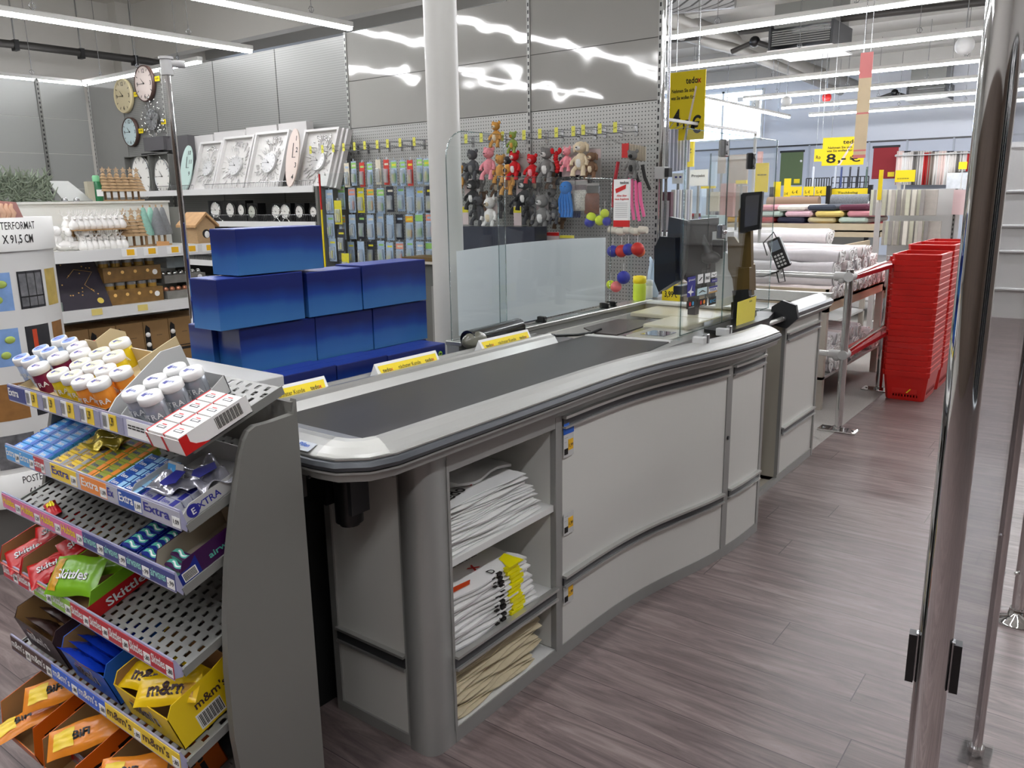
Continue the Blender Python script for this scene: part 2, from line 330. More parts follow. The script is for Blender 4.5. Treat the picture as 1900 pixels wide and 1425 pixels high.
solid_tube([at(1232,75,z=3.9),at(1300,68,z=3.9)],.05,PIPE,'ceiling_pipe','short dark pipe just right of the tall shelf wall','pipe')
p=[at(-20,78,y=12.6),at(50,85,y=12.6),at(270,113,y=12.6),at(325,122,y=12.6)]
t=thing('sprinkler_pipe','grey steel pipe running under the ceiling at top left above the wall clocks','pipe',p[0])
MB().tube(p,.055,PIPE,10).build('pipe',t)
for q in (.12,.45,.75):
    c=p[0].lerp(p[3],q); MB().box(c-Vector((.03,.06,.07)),c+Vector((.03,.06,.07)),DARK).tube([c,c+Z*1.3],.01,STEEL,6).build('pipe_bracket',t)
def ac(x,y0,y1,z0,label):
    t=thing('heating_unit',label,'heater',(x,(y0+y1)/2,z0)); c=mat('zinc_sheet',(128,128,124),.4,.5)
    MB().box((x,y0,z0+.3),(x+.8,y1,4.397),c).box((x-.01,(y0+y1)/2+.02,z0+.3),(x,(y0+y1)/2+.04,4.40),MIDG).build('casing',t)
    b=MB(); b.box((x-.05,y0-.03,z0+.06),(x+.85,y1+.03,z0+.2),BLACK)
    for yy in (y0-.04,y1+.02): b.box((x-.06,yy,z0),(x+.86,yy+.03,z0+.32),DGREY)
    for i in range(7): b.box((x-.06,y0,z0+.06+i*.03),(x-.05,y1,z0+.075+i*.03),MIDG)
    b.build('louvre_grille',t)
    MB().box((x-.1,y0-.05,z0-.03),(x+.9,y1+.05,z0),WHITE).build('drip_tray',t)
    v=MB(); v.tube([(x+.2,y1,z0+.35),(x+.2,y1+.6,z0+.35)],.035,PIPE).tube([(x+.2,y1+.1,z0+.1),(x+.2,y1+.35,z0+.2),(x+.2,y1+.7,z0+.1)],.04,PIPE).ball((x+.2,y1+.35,z0+.2),.08,BLACK).build('valve_pipe',t)
ac(12.1,3.62,4.42,3.5,'large suspended zinc heating unit with black louvres near the tall price sign')
ac(20.3,3.6,4.3,3.5,'smaller looking suspended heating unit farther back at the right')
for px,py,x,l in ((1459,188,14.6,'small white round globe hanging beside the end of the fourth light line'),(1790,84,11.5,'grey round globe hanging at upper right beside the chrome post')):
    c=at(px,py,x=x); solo(MB().ball(c,.09 if x>13 else .11,PALE).tube([c+Z*.08,(c.x,c.y,4.3)],.006,STEEL,5),'ceiling_globe',l,'globe')
c=at(1534,181,x=17); solo(MB().ball(c,.09,RED).tube([c+Z*.05,(c.x,c.y,4.3)],.01,STEEL,5),'alarm_bell','small red alarm hanging between the light lines over the rear','alarm')
c=at(1400,195,x=20); solo(MB().cyl(c-Z*.1,c+Z*.15,.12,WHITE).box(c+Vector((-.1,-.4,.1)),c+Vector((.1,.4,.2)),WHITE),'ceiling_camera','white camera bracket under the rear ceiling behind the lengthwise light','camera')
# round building column behind the checkout
COLM=mat('column_paint',(188,187,181),.4,noise=.02)
cx,cy=at(834,560,y=2.2)[:2]
solo(MB().cyl((cx,cy,0),(cx,cy,4.8),.064,COLM,n=32),'round_column','tall round grey painted steel column rising behind the checkout','column')
# ================================================================ THE CHECKOUT
BODY=[(1.40,1.354),(1.9,1.352),(2.1,1.352),(2.3,1.350),(2.5,1.336),(2.7,1.300),(2.87,1.258),(3.04,1.228),(3.2,1.213),(3.43,1.208)]
def yb(x):
    if x<=BODY[0][0]: return BODY[0][1]
    for (a,ya),(b,y2) in zip(BODY,BODY[1:]):
        if x<=b: return ya+(y2-ya)*(x-a)/(b-a)
    return BODY[-1][1]
def ybs(x): return sum(yb(x+d) for d in(-.12,-.08,-.04,0,.04,.08,.12))/7
def curve(x0,x1,n=24): return [(x0+(x1-x0)*i/n,ybs(x0+(x1-x0)*i/n)) for i in range(n+1)]
def strip(mb,x0,x1,z0,z1,o0,o1,m,n=None):
    """a board following the curved front: offsets o0..o1 outwards"""
    mb.sweep(curve(x0,x1,n or max(2,int((x1-x0)/.05))),[(o0,z0),(o1,z0),(o1,z1),(o0,z1),(o0,z0)],m,smooth=False)
FRAMEC=mat('counter_frame_grey',(158,158,154),.38,.3,noise=.02,nscale=5); LIGHTP=mat('counter_panel',(214,213,207),.45,noise=.012,nscale=4); GROOVE=mat('handle_groove',(62,62,64),.4,.3)
BEIGE=mat('beige_inner_panel',(176,170,156),.5)
co=thing('checkout_counter','long curved light grey checkout counter with a black conveyor belt','checkout',(1.4,1.354,0))
pr=[(1.40,1.44)]+[(1.442-.042*math.cos(a),1.396-.042*math.sin(a)) for a in [k*math.pi/16 for k in range(9)]]+[(1.494,1.354),(1.494,1.44)]
MB().prism(pr,0,.872,FRAMEC,smooth=True).build('corner_post',co)
b=MB(); b.box((1.412,1.452,.035),(1.43,1.727,.862),LIGHTP).box((1.406,1.435,0),(1.44,1.752,.035),FRAMEC).box((1.406,1.727,.035),(1.44,1.752,.862),FRAMEC).box((1.406,1.435,.035),(1.44,1.452,.862),FRAMEC); b.build('end_panel',co)
def handle_x(z):
    b=MB(); b.box((1.398,1.452,z),(1.412,1.73,z+.008),ALU).box((1.404,1.452,z+.008),(1.412,1.73,z+.04),GROOVE).box((1.396,1.452,z+.04),(1.412,1.73,z+.048),ALU); b.build('handle_strip',co)
handle_x(.235); handle_x(.80)
b=MB(); strip(b,1.495,3.43,0,.0455,-.004,0,FRAMEC); b.build('plinth',co)
b=MB(); strip(b,1.495,2.0,.805,.872,-.018,0,FRAMEC); strip(b,2.0,3.43,.835,.8715,-.018,-.0005,FRAMEC)
for a,c in ((1.492,1.502),(1.998,2.034),(3.055,3.095),(3.405,3.43)): strip(b,a,c,.04,.84,-.02,.001,FRAMEC,2)
b.build('front_frame',co)
b=MB(); b.box((1.496,1.357,.012),(1.996,1.735,.0475),WHITE); b.box((1.4905,1.373,.048),(1.5025,1.735,.86),LIGHTP).box((1.9975,1.373,.048),(2.012,1.735,.86),LIGHTP).box((1.49,1.735,.03),(2.01,1.745,.86),BEIGE); b.build('bag_compartment',co)
for z in (.262,.552):
    b=MB(); b.box((1.502,1.36,z-.022),(1.998,1.735,z),WHITE); o=b.build('shelf',co,.001)
b=MB(); b.box((1.50,1.342,.225),(2.0,1.356,.233),ALU).box((1.50,1.350,.233),(2.0,1.356,.262),GROOVE).box((1.50,1.340,.262),(2.0,1.36,.270),ALU); b.build('handle_strip',co)
def front_door(x0,x1,tops,label=None):
    b=MB(); strip(b,x0,x1,.045,.835,-.016,-.003,LIGHTP); d=b.build('front_panel',co)
    for z in tops:
        b=MB(); strip(b,x0,x1,z,z+.006,-.003,.014,ALU); strip(b,x0,x1,z+.006,z+.032,-.003,.006,GROOVE); strip(b,x0,x1,z+.032,z+.041,-.003,.016,ALU); strip(b,x0,x1,z-.008,z-.004,-.003,.004,ALU); b.build('handle_strip',d)
    return d
front_door(2.036,3.053,(.797,.255)); front_door(3.097,3.403,(.79,.262))
MB().cyl((3.073,ybs(3.07)-.001,.53),(3.073,ybs(3.07)-.006,.53),.008,BLACK).cyl((3.073,ybs(3.07)-.005,.53),(3.073,ybs(3.07)-.008,.53),.004,STEEL).build('lock',co)
for (z,bl) in ((.70,True),(.435,False),(.19,False)):
    y=ybs(2.07)-.004; b=MB(); h=.075; b.box((2.036,y-.001,z),(2.094,y,z+h),mat('clear_price_pocket',(205,205,203),.2))
    b.box((2.062,y-.002,z+.02),(2.09,y-.001,z+.055),mat('price_orange',(240,185,30),.5)); b.text('1,99',(2.076,y-.0025,z+.03),X,Z,.015,INK)
    for k in range(9): b.box((2.040+k*.0023,y-.002,z+.008),(2.0413+k*.0023,y-.001,z+.028),INK)
    b.text('-------',(2.039,y-.0025,z+.062),X,Z,.009,INK,al='l',bold=False); b.text('----',(2.039,y-.0025,z+.048),X,Z,.009,INK,al='l',bold=False)
    if bl: b.box((2.036,y-.002,z+h),(2.094,y,z+h+.036),BLUE)
    b.build('price_label',co)
# curved deck edge: light sloped top, dark rubber bumper, grey underside
inner=[(1.244,1.775),(1.244,1.66),(1.244,1.46),(1.2455,1.44),(1.252,1.423),(1.264,1.410),(1.282,1.402)]+[(x,y+.046) for x,y in curve(1.32,3.43,46)]
inner=[(1.236,1.775),(1.236,1.66),(1.236,1.455),(1.241,1.425),(1.256,1.408),(1.282,1.400)]+[(x,y+.046) for x,y in curve(1.34,3.43,46)]
TRIM=mat('deck_edge_pale',(172,172,168),.38,.35,noise=.05,nscale=12,aniso=(.4,6,6))
tp=[(0,.932),(.0,.946),(.012,.953),(.035,.953),(.062,.946),(.084,.936),(.092,.930)]
b=MB(); b.sweep(inner,tp,TRIM); b.sweep(inner,[(.092,.930),(.098,.930),(.098,.926),(.093,.925)],ALU,smooth=False); b.build('deck_edge',co)
b=MB(); b.sweep(inner,[(.093,.926),(.103,.922),(.108,.912),(.103,.902),(.093,.898)],BUMP); b.build('rubber_bumper',co)
b=MB(); b.sweep(inner,[(.093,.898),(.101,.898),(.101,.893),(.094,.892),(.088,.872),(.060,.862),(.0,.862)],FRAMEC); b.build('deck_underside',co)
c0=MB(); c0.sweep(inner[2:6],[(a+.0015,z+.001) for a,z in tp],mat('corner_cap_plastic',(196,196,190),.25)); c0.build('corner_cap',co)
b=MB(); q=(1.1385,1.52,.905); n=Vector((-.4,0,.92))
b.box((1.149,1.475,.938),(1.187,1.553,.9405),PAPER,L=None) if False else None
o=Vector((1.1555,1.512,.9385)); xd=Vector((0,-1,0)); yd=Vector((.024,0,.0085)).normalized(); nn=xd.cross(yd)
b.add([o+xd*a+yd*c+nn*.0022 for a,c in((-.046,-.014),(.046,-.014),(.046,.018),(-.046,.018))],[(0,1,2,3)],mat('silver_sticker',(196,202,208),.3))
b.text('Pillen',o+nn*.003+xd*.012-yd*.0,xd,yd,.018,BLUE).text('---- --- -----',o+nn*.003-yd*.010,xd,yd,.0075,INK,bold=False)
for k in range(4): b.add([o+xd*p[0]+yd*p[1]+nn*.003 for p in((-.04+.003*k,.014-.007*k),(-.018,.014-.007*k),(-.018,.010-.007*k),(-.04+.003*k,.010-.007*k))],[(0,1,2,3)],BLUE)
b.build('maker_sticker',co)
# deck and belt
b=MB(); b.box((1.24,1.39,.90),(3.43,1.80,.9285),FRAMEC); b.build('deck',co)
x0=1.246
belt=MB().prism([(x0,1.406),(x0,1.795)]+[(2.875,1.797),(2.925,1.43),(2.7,1.372+.035)]+[(x,ybs(x)+.05) for x in (2.6,2.5,2.4,2.2,2.0,1.8,1.5)],.9285,.933,RUBBER); belt.build('conveyor_belt',co)
MB().box((1.236,1.406,.932),(1.262,1.80,.948),ALU).build('belt_end_plate',co)
MB().add([(2.885,1.80,.936),(2.93,1.425,.936),(2.955,1.425,.936),(2.91,1.80,.936),(2.885,1.80,.925),(2.93,1.425,.925)],[(0,1,2,3),(4,5,1,0)],WHITE).build('belt_transfer_strip',co)
# long rail behind the belt
b=MB(); pr=[(1.797,.930),(1.815,.956),(1.83,.962),(1.836,.968),(1.846,.968),(1.848,.945),(1.90,.945),(1.905,.962),(1.912,.962),(1.915,.87),(1.797,.87)]
b.prism(pr,1.345,2.68,ALU,ax='x'); b.build('side_rail',co)
MB().add([(2.68,1.797,.93),(2.68,1.846,.968),(2.68,1.912,.962),(2.80,1.80,.932),(2.80,1.84,.935)],[(0,1,3),(1,4,3),(1,2,4)],BLACK).tube([(2.7,1.83,.955),(2.84,1.81,.94),(2.93,1.80,.937),(3.0,1.79,.945)],.006,BLACK).build('rail_end_cap',co)
# cashier side: walls, ledge, deep well
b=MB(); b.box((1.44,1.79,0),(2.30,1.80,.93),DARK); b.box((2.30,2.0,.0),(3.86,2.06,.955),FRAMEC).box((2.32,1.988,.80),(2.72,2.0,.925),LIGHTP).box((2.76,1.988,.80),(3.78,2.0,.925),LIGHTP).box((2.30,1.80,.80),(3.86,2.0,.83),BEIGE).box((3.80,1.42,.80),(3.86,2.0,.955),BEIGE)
b.box((1.43,1.44,.85),(3.43,1.80,.90),FRAMEC).box((2.03,1.44,.02),(3.43,1.80,.85),DARK); b.build('inner_body',co); MB().box((1.10,1.80,0),(1.44,1.81,.86),DARK).build('dark_end_board',co)  # end board is an added near-black sheet that darkens the gap behind the rack
MB().rbox((2.30,1.99,.955),(3.86,2.07,.972),ALU,.004).rbox((3.79,1.46,.955),(3.87,2.0,.968),WHITE,.004).build('back_ledge',co)
# scanner, scale and second belt
MB().box((2.91,1.80,.83),(3.79,1.795,.93),FRAMEC).box((2.93,1.42,.83),(3.79,1.8,.926),FRAMEC).build('scanner_housing',co)
MB().prism([(2.96,1.69),(2.96,1.80),(3.05,1.91),(3.36,1.91),(3.42,1.715)],.93,.935,mat('second_belt',(70,62,60),.45)).build('take_away_belt',co)
MB().add([(2.95,1.665,.936),(3.4,1.70,.936),(3.4,1.66,.936),(2.95,1.64,.936)],[(0,3,2,1)],STEEL).build('roller_comb',co)
PL=mat('scanner_glass',(120,122,128),.03,.2,coat=1)
MB().rbox((2.955,1.45,.927),(3.20,1.645,.938),mat('scanner_plate',(196,192,180),.3,.3),.01).build('scanner_plate',co)
MB().rbox((3.0,1.49,.938),(3.12,1.60,.940),PL,.01).build('scanner_window',co)
SCB=mat('scale_plate_cream',(214,205,178),.3)
MB().rbox((3.21,1.50,.927),(3.50,1.70,.948),SCB,.006).rbox((3.51,1.50,.927),(3.80,1.93,.948),SCB,.006).build('scale_plate',co)
MB().prism([(3.20,1.30),(3.24,1.42),(3.42,1.50),(3.70,1.50),(3.70,1.30)],.93,.944,BLACK).build('black_mat',co)
MB().prism([(3.43,1.26),(3.43,1.42),(4.06,1.50),(4.06,1.40)],.86,.926,DGREY).build('cable_tray',co)
# motor housing under the overhanging end
b=MB(); b.cyl((1.30,1.52,.70),(1.30,1.52,.86),.036,BLACK,n=20).cyl((1.30,1.52,.69),(1.30,1.52,.70),.026,BLACK).box((1.27,1.475,.73),(1.33,1.488,.84),DGREY).box((1.25,1.545,.75),(1.30,1.62,.86),BLACK).box((1.24,1.62,.76),(1.30,1.66,.86),MIDG); b.build('belt_motor',co)
MB().cyl((1.115+.03,1.47,.872),(1.14,1.47,.874),.004,BLACK).build('screw',co)
# ---- packing counter beyond the leg room
pc=thing('packing_counter','light grey packing counter with a white basin at the far end of the checkout','counter',(4.1,1.354,0))
b=MB(); b.box((4.10,1.372,.031),(4.117,2.06,.868),BEIGE).box((4.118,1.362,.045),(4.70,1.375,.87),LIGHTP).box((4.1005,1.356,0),(4.68,1.3705,.045),FRAMEC).box((4.10,1.354,.046),(4.125,1.3718,.868),FRAMEC).box((4.68,1.354,0),(4.70,2.08,.87),FRAMEC).box((4.1,2.06,0),(4.7,2.08,.87),LIGHTP).box((4.1,1.36,.845),(4.7,1.37,.875),FRAMEC); b.build('cabinet',pc)
for z in (.26,.765):
    MB().box((4.13,1.342,z),(4.675,1.362,z+.007),ALU).box((4.13,1.35,z+.007),(4.675,1.362,z+.034),GROOVE).box((4.13,1.34,z+.034),(4.675,1.362,z+.042),ALU).build('handle_strip',pc)
tp2=[(0,.93),(0,.948),(.03,.956),(.066,.946),(.088,.934),(.095,.93)]
path=[(4.06,1.40),(4.70,1.40)]
b=MB(); b.sweep(path,tp2,TRIM); b.sweep(path,[(.095,.93),(.105,.92),(.105,.905),(.097,.898)],BUMP); b.sweep(path,[(.097,.898),(.100,.892),(.07,.865),(0,.865)],FRAMEC)
b.box((4.70,1.31,.90),(4.76,2.12,.955),TRIM); b.box((4.06,2.06,.93),(4.76,2.12,.955),TRIM); b.build('deck_edge',pc)
b=MB(); b.box((4.10,1.40,.86),(4.72,2.08,.88),WHITE).box((4.06,1.40,.87),(4.08,2.08,.935),WHITE); b.build('basin',pc)
MB().prism([(1.275,.90),(1.29,.965),(1.36,.985),(1.41,.95),(1.42,.86),(1.33,.845)],4.035,4.06,DGREY,ax='x').build('end_cap',pc)
MB().cyl((3.86,1.37,.885),(4.03,1.345,.895),.012,ALU).cyl((3.8,1.38,.882),(3.86,1.37,.885),.007,BLACK).ball((4.02,1.346,.895),.013,STEEL).build('linking_rod',pc)
MB().box((3.432,1.354,0),(4.099,1.375,.03),FRAMEC).box((3.432,1.376,0),(4.099,2.05,.012),BEIGE).box((3.432,2.03,.013),(4.099,2.05,.86),BEIGE).build('leg_room_base',pc)
# ---- "next customer" divider bars standing on the side rail
for i,(xa,xb,wh) in enumerate(((1.27,1.541,'left end hidden by the candy rack'),(1.744,2.034,'middle one, in front of the blue cartons'),(2.268,2.576,'farthest one, beside the black roll'))):
    t=thing('divider_bar','yellow topped next customer divider bar, '+wh,'divider bar',(xa,1.875,.945),group=None)
    MB().prism([(1.848,.9455),(1.90,.9455),(1.876,.995)],xa,xb,PAPER,ax='x').build('bar',t)
    n=Vector((0,-.87,.49)); u=Vector((0,.49,.87)); o=Vector(((xa+xb)/2,1.862,.9705))+n*.0012
    L=(xb-xa); b=MB(); b.add([o+X*a+u*c for a,c in((-L*.45,-.018),(L*.45,-.018),(L*.47,.018),(-L*.47,.018))],[(0,1,2,3)],YEL)
    o=o+n*.0006-u*.006; b.text('nächster Kunde',o,X,u,.019,INK,bold=False,wmax=L*.36)
    for s in (-1,1):
        b.text('tedo',o+X*(s*L*.34-.006),X,u,.018,INK,wmax=L*.12).text('x',o+X*(s*L*.34+L*.075-.006),X,u,.018,RED)
    b.build('yellow_face',t)
# black roll lying behind the belt
t=thing('black_bag_roll','glossy black roll of bin bags lying behind the side rail by the clear screen','bag roll',(2.36,1.95,.83))
GB=mat('black_film',(18,18,17),.15,coat=.5); p0=at(868,640,y=1.95); p1=at(962,606,y=1.97)
MB().cyl(p0+Z*.02,p1,.035,GB,n=22).build('roll',t); MB().ball(p0+Vector((.03,-.01,.015)),(.07,.03,.035),mat('crumpled_film',(105,104,92),.2,noise=.5,nscale=25,bump=.8,coat=.4),14,9).build('loose_end',t)
MB().box((2.32,1.93,.83),(2.62,1.985,.93),DGREY).build('holder',t)
# ---- plastic screens
def sheet(pts,label,name='hygiene_screen',cat='screen',mt=None,y=None):
    mb=MB(); return mb
FROST=mat('frosted_film',(236,239,242),.3,alpha=.9)
yp=2.03
def PY(px,py,y=yp): return at(px,py,y=y)
xa=PY(838,600).x; xb=PY(936,300).x; zt=PY(935,250).z
t=thing('hygiene_screen','tall clear plastic screen with a rounded top corner, in front of the round column','screen',(xa,yp,.972))
r=.10; pts=[(xa,.975),(xb,.975),(xb,zt)]+[(xa+r-r*math.sin(a),zt-r+r*math.cos(a)) for a in [i*math.pi/12 for i in range(7)]]
MB().prism(pts,yp,yp+.004,BUSH,ax='y').build('clear_sheet',t); MB().tube([(x,yp+.002,z) for x,z in pts],.0022,ACR,5,closed=True).build('polished_edge',t)
xa2=PY(924,600).x; xb2=PY(1128,500).x; zt2=PY(1100,331).z; zf=PY(1129,441).z
t=thing('hygiene_screen','wide clear screen on the back ledge with milky film over its lower part','screen',(xa2,yp,.972))
y2=yp-.012; MB().box((xa2,y2,.975),(xb2,y2+.004,zt2),BUSH).build('clear_sheet',t); MB().tube([(xa2,y2,.975),(xb2,y2,.975),(xb2,y2,zt2),(xa2,y2,zt2)],.0022,ACR,5,closed=True).build('polished_edge',t)
xc=PY(852,500).x
b=MB(); b.grid(lambda u,v:(xc+(xb2-xc)*u, yp+.012+.006*math.sin(u*9),.985+(zf-.985)*v+ .012*math.sin(u*3.1)*v),20,2,FROST); b.build('milky_film',t)
for px,py in ((1002,598),(1120,571),(1133,570)):
    p=PY(px,py); MB().rbox((p.x-.012,yp-.03,.972),(p.x+.012,yp+.02,.998),BLACK,.004).cyl((p.x,yp-.034,.985),(p.x,yp-.03,.985),.006,STEEL).build('clamp',t)
# front screen round the till
yf=1.392; F=lambda px,py,y=yf: at(px,py,y=y)
zt=F(1437,260).z; x0,x1=2.945,F(1434,420).x
t=thing('till_screen','large clear plastic screen between the customer side and the till, with payment stickers','screen',(x0,yf,.955))
MB().box((x0,yf,.958),(x1,yf+.005,zt),BUSH).build('front_sheet',t); MB().tube([(x0,yf,.958),(x1,yf,.958),(x1,yf,zt),(x0,yf,zt)],.003,ACR,5,closed=True).build('polished_edge',t)
MB().box((x0-.004,yf,.94),(x0+.001,yf+.24,zt-.05),BUSH).build('side_sheet',t)
xm=F(1345,450).x; MB().tube([(xm,yf,.958),(xm,yf,zt)],.0035,ACR,5).build('joint_edge',t)
MB().box((x0-.008,yf-.008,.94),(x0+.008,yf+.008,zt-.1),BUSH).build('corner_rod',t)
xr=F(1392,400).x; MB().box((xr,yf+.2,1.0),(xr+.45,yf+.204,zt-.06),BUSH).tube([(xr,yf+.2,1.0),(xr,yf+.2,zt-.06)],.004,ACR,5).build('rear_sheet',t)
for px,py in ((1345,275),(1395,299)):
    p=F(px,py); c=STEEL if px<1390 else BLACK; b=MB(); b.rbox((p.x-.022,yf-.012,p.z-.035),(p.x+.022,yf+.02,p.z+.035),c,.006)
    for s in (-1,1): b.cyl((p.x,yf-.016,p.z+s*.018),(p.x,yf-.012,p.z+s*.018),.008,STEEL)
    b.build('clamp',t)
for px,py in ((1340,430),):
    p=F(px,py); MB().rbox((p.x-.03,yf-.01,p.z-.03),(p.x+.02,yf+.015,p.z+.03),STEEL,.006).ball((p.x,yf-.01,p.z),.012,CHROME).build('clamp',t)
for px in (1300,1343):
    p=at(px,632 if px<1330 else 616,z=.96); MB().rbox((p.x-.015,p.y-.02,.944),(p.x+.015,p.y+.03,.975),PALE,.004).rbox((p.x+.012,p.y-.024,.940),(p.x+.032,p.y-.004,.985),STEEL,.004).build('foot_clamp',t)
def stick(px0,py0,px1,py1,col,txt=None,tc=None,y=yf-.002,extra=None):
    a=F(px0,py1,y);c=F(px1,py0,y); b=MB(); b.box((a.x,y,a.z),(c.x,y+.001,c.z),col); w=c.x-a.x;h=c.z-a.z; cx=(a.x+c.x)/2; cz=(a.z+c.z)/2
    if extra: extra(b,a,c,y-.0006,w,h,cx,cz)
    if txt: b.text(txt,(cx,y-.001,cz-h*.18),X,Z,h*.5,tc or INK,wmax=w*.8)
    return b.build('payment_sticker',t)
NAVY=mat('navy_ink',(40,42,140),.4); 
def circ(b,x,z,r,y,m): b.cyl((x,y,z),(x,y-.0005,z),r,m,n=16)
def gp(b,a,c,y,w,h,cx,cz):
    b.add([(a.x+w*q[0],y,a.z+h*q[1]) for q in((.0,.25),(.35,.33),(.6,.6),(.5,.3),(.85,.2),(.5,.17),(.45,0),(.3,.18))],[tuple(range(8))],PAPER); b.text('girocard',(cx,y-.0004,a.z+h*.8),X,Z,h*.14,PAPER,wmax=w*.8)
stick(1275,512,1291,552,NAVY,extra=gp)
stick(1295,508,1305,527,PAPER,'/',DGREY); stick(1308,506,1318,525,PAPER,'PAY',DGREY); stick(1320,504,1330,515,PAPER,'V',INK); stick(1320,516,1331,525,NAVY,'PAY',PAPER)
stick(1294,532,1312,549,mat('pale_blue_sticker',(205,228,232),.4),'A',DGREY)
def vs(b,a,c,y,w,h,cx,cz): b.box((a.x,y,a.z),(c.x,y+.0003,a.z+h*.25),mat('gold_band',(190,150,80),.4)).box((a.x,y,c.z-h*.25),(c.x,y+.0003,c.z),NAVY)
stick(1315,529,1331,545,PAPER,'VISA',NAVY,extra=vs)
def mc(c1,c2):
    def f(b,a,c,y,w,h,cx,cz): circ(b,cx-w*.16,cz+h*.05,h*.27,y,c1); circ(b,cx+w*.16,cz+h*.05,h*.27,y-.0006,c2); b.box((cx-w*.3,y-.0006,a.z+h*.1),(cx+w*.3,y,a.z+h*.14),PAPER)
    return f
CY=mat('cyan_ink',(60,160,215),.4); OR=mat('orange_ink',(240,150,30),.4)
stick(1274,555,1291,574,BLACK,extra=mc(RED,CY)); stick(1294,552,1312,571,BLACK,extra=mc(RED,OR)); stick(1315,549,1329,567,BLACK,'EC',CY)
a=F(1366,613,1.345); c=F(1401,551,1.345)
n=thing('yellow_notice','yellow card in a clear sleeve leaning on the till screen by the black screen stand','notice',(a.x,1.345,.95))
MB().add([F(1366,613,1.335),F(1399,597,1.335),F(1403,549,1.345),F(1369,561,1.345)],[(0,1,2,3)],mat('notice_yellow',(226,210,70),.4)).build('card',n,solid=.003)
MB().text('tedox',F(1393,560,1.336),X,Z,.014,INK).build('print',n)
# ---- till: big monitor seen from behind, arms, customer display
def BX(px,py,x): return at(px,py,x=x)
t=thing('till_monitor','black till monitor seen from behind on its stand, left of the payment stickers','monitor',(3.45,1.9,.83))
x=3.42; A=BX(1241,402,x);B=BX(1224,445,x);Cc=BX(1230,540,x);D=BX(1262,520,x);E=BX(1276,410,x)
b=MB(); b.prism([(p.y,p.z) for p in (A,BX(1238,440,x),Cc,D,BX(1270,500,x),E)],x,x+.03,DGREY,ax='x').prism([(p.y,p.z) for p in (BX(1233,438,x),BX(1223,460,x),BX(1223,520,x),BX(1231,540,x),BX(1262,520,x),BX(1262,440,x))],x-.05,x,BLACK,ax='x').build('monitor_back',t,.004)
s=BX(1276,408,x+.03); e=BX(1326,404,x+.3); MB().add([s,BX(1268,515,x+.03),(x+.33,e.y,1.0),(x+.33,e.y,e.z)],[(0,1,2,3)],BLACK).build('screen_side',t,solid=.02)
p=BX(1290,470,3.6); MB().box((p.x-.02,p.y-.02,.94),(p.x+.02,p.y+.02,p.z+.1),DGREY).box((3.42,p.y-.02,1.06),(3.62,p.y+.02,1.10),DGREY).build('stand',t)
t=thing('hand_scanner','black hand held barcode scanner resting in its holder behind the screen','scanner',at(1310,545,x=3.65))
p=at(1300,440,x=3.6);q=at(1318,478,x=3.6); b=MB(); b.tube([p+Z*.03,p,(p+q)/2,q],[.012,.022,.022,.028],BLACK).tube([q,q-Z*.05,at(1305,500,x=3.6),at(1300,540,x=3.6)],.006,BLACK).ball(q,(.035,.05,.03),BLACK).build('scanner',t)
MB().box(at(1322,445,x=3.65),at(1340,480,x=3.65)+Vector((.05,0,0)),BLACK).box(at(1322,430,x=3.66),at(1352,447,x=3.66)+Vector((.06,0,0)),WHITE).build('holder',t)
BRZ=mat('bronze_brown_metal',(96,76,34),.35,.4)
xk=3.62; K=lambda px,py: at(px,py,x=xk)
t=thing('customer_display','dark customer display on a bronze brown angled stand beside the till','display',at(1370,600,x=xk))
def poly(pts,x0,x1,m,nm,par,bev=.003): return MB().prism([(K(*p).y,K(*p).z) for p in pts],x0,x1,m,ax='x').build(nm,par,bev)
poly([(1370,392),(1376,381),(1388,378),(1392,385),(1396,600),(1372,600),(1372,520)],xk,xk+.03,BRZ,'pole',t)
poly([(1345,440),(1358,440),(1394,492),(1395,540),(1366,545),(1346,500)],xk+.03,xk+.05,BRZ,'arm',t)
poly([(1362,500),(1395,495),(1395,538),(1366,540)],xk-.03,xk,BRZ,'bracket',t); poly([(1364,538),(1394,535),(1396,560),(1366,562)],xk-.035,xk+.02,BLACK,'base_block',t)
poly([(1361,560),(1397,548),(1397,590),(1361,605)],xk-.03,xk+.03,BLACK,'foot',t)
poly([(1384,361),(1391,358),(1389,431),(1382,433)],xk-.06,xk-.01,BLACK,'display_case',t)
poly([(1389,358),(1426,355),(1421,424),(1386,431)],xk-.075,xk-.055,BLACK,'display_front',t); poly([(1396,364),(1421,361),(1417,416),(1393,421)],xk-.078,xk-.075,mat('dark_screen',(70,70,72),.1,coat=1),'screen_glass',t,0)
t=thing('white_till_body','white curved housing standing behind the payment stickers','till',at(1350,575,x=3.7))
poly([(1321,470),(1340,468),(1358,490),(1366,530),(1366,560),(1321,575)],3.66,3.8,WHITE,'housing',t,.006)
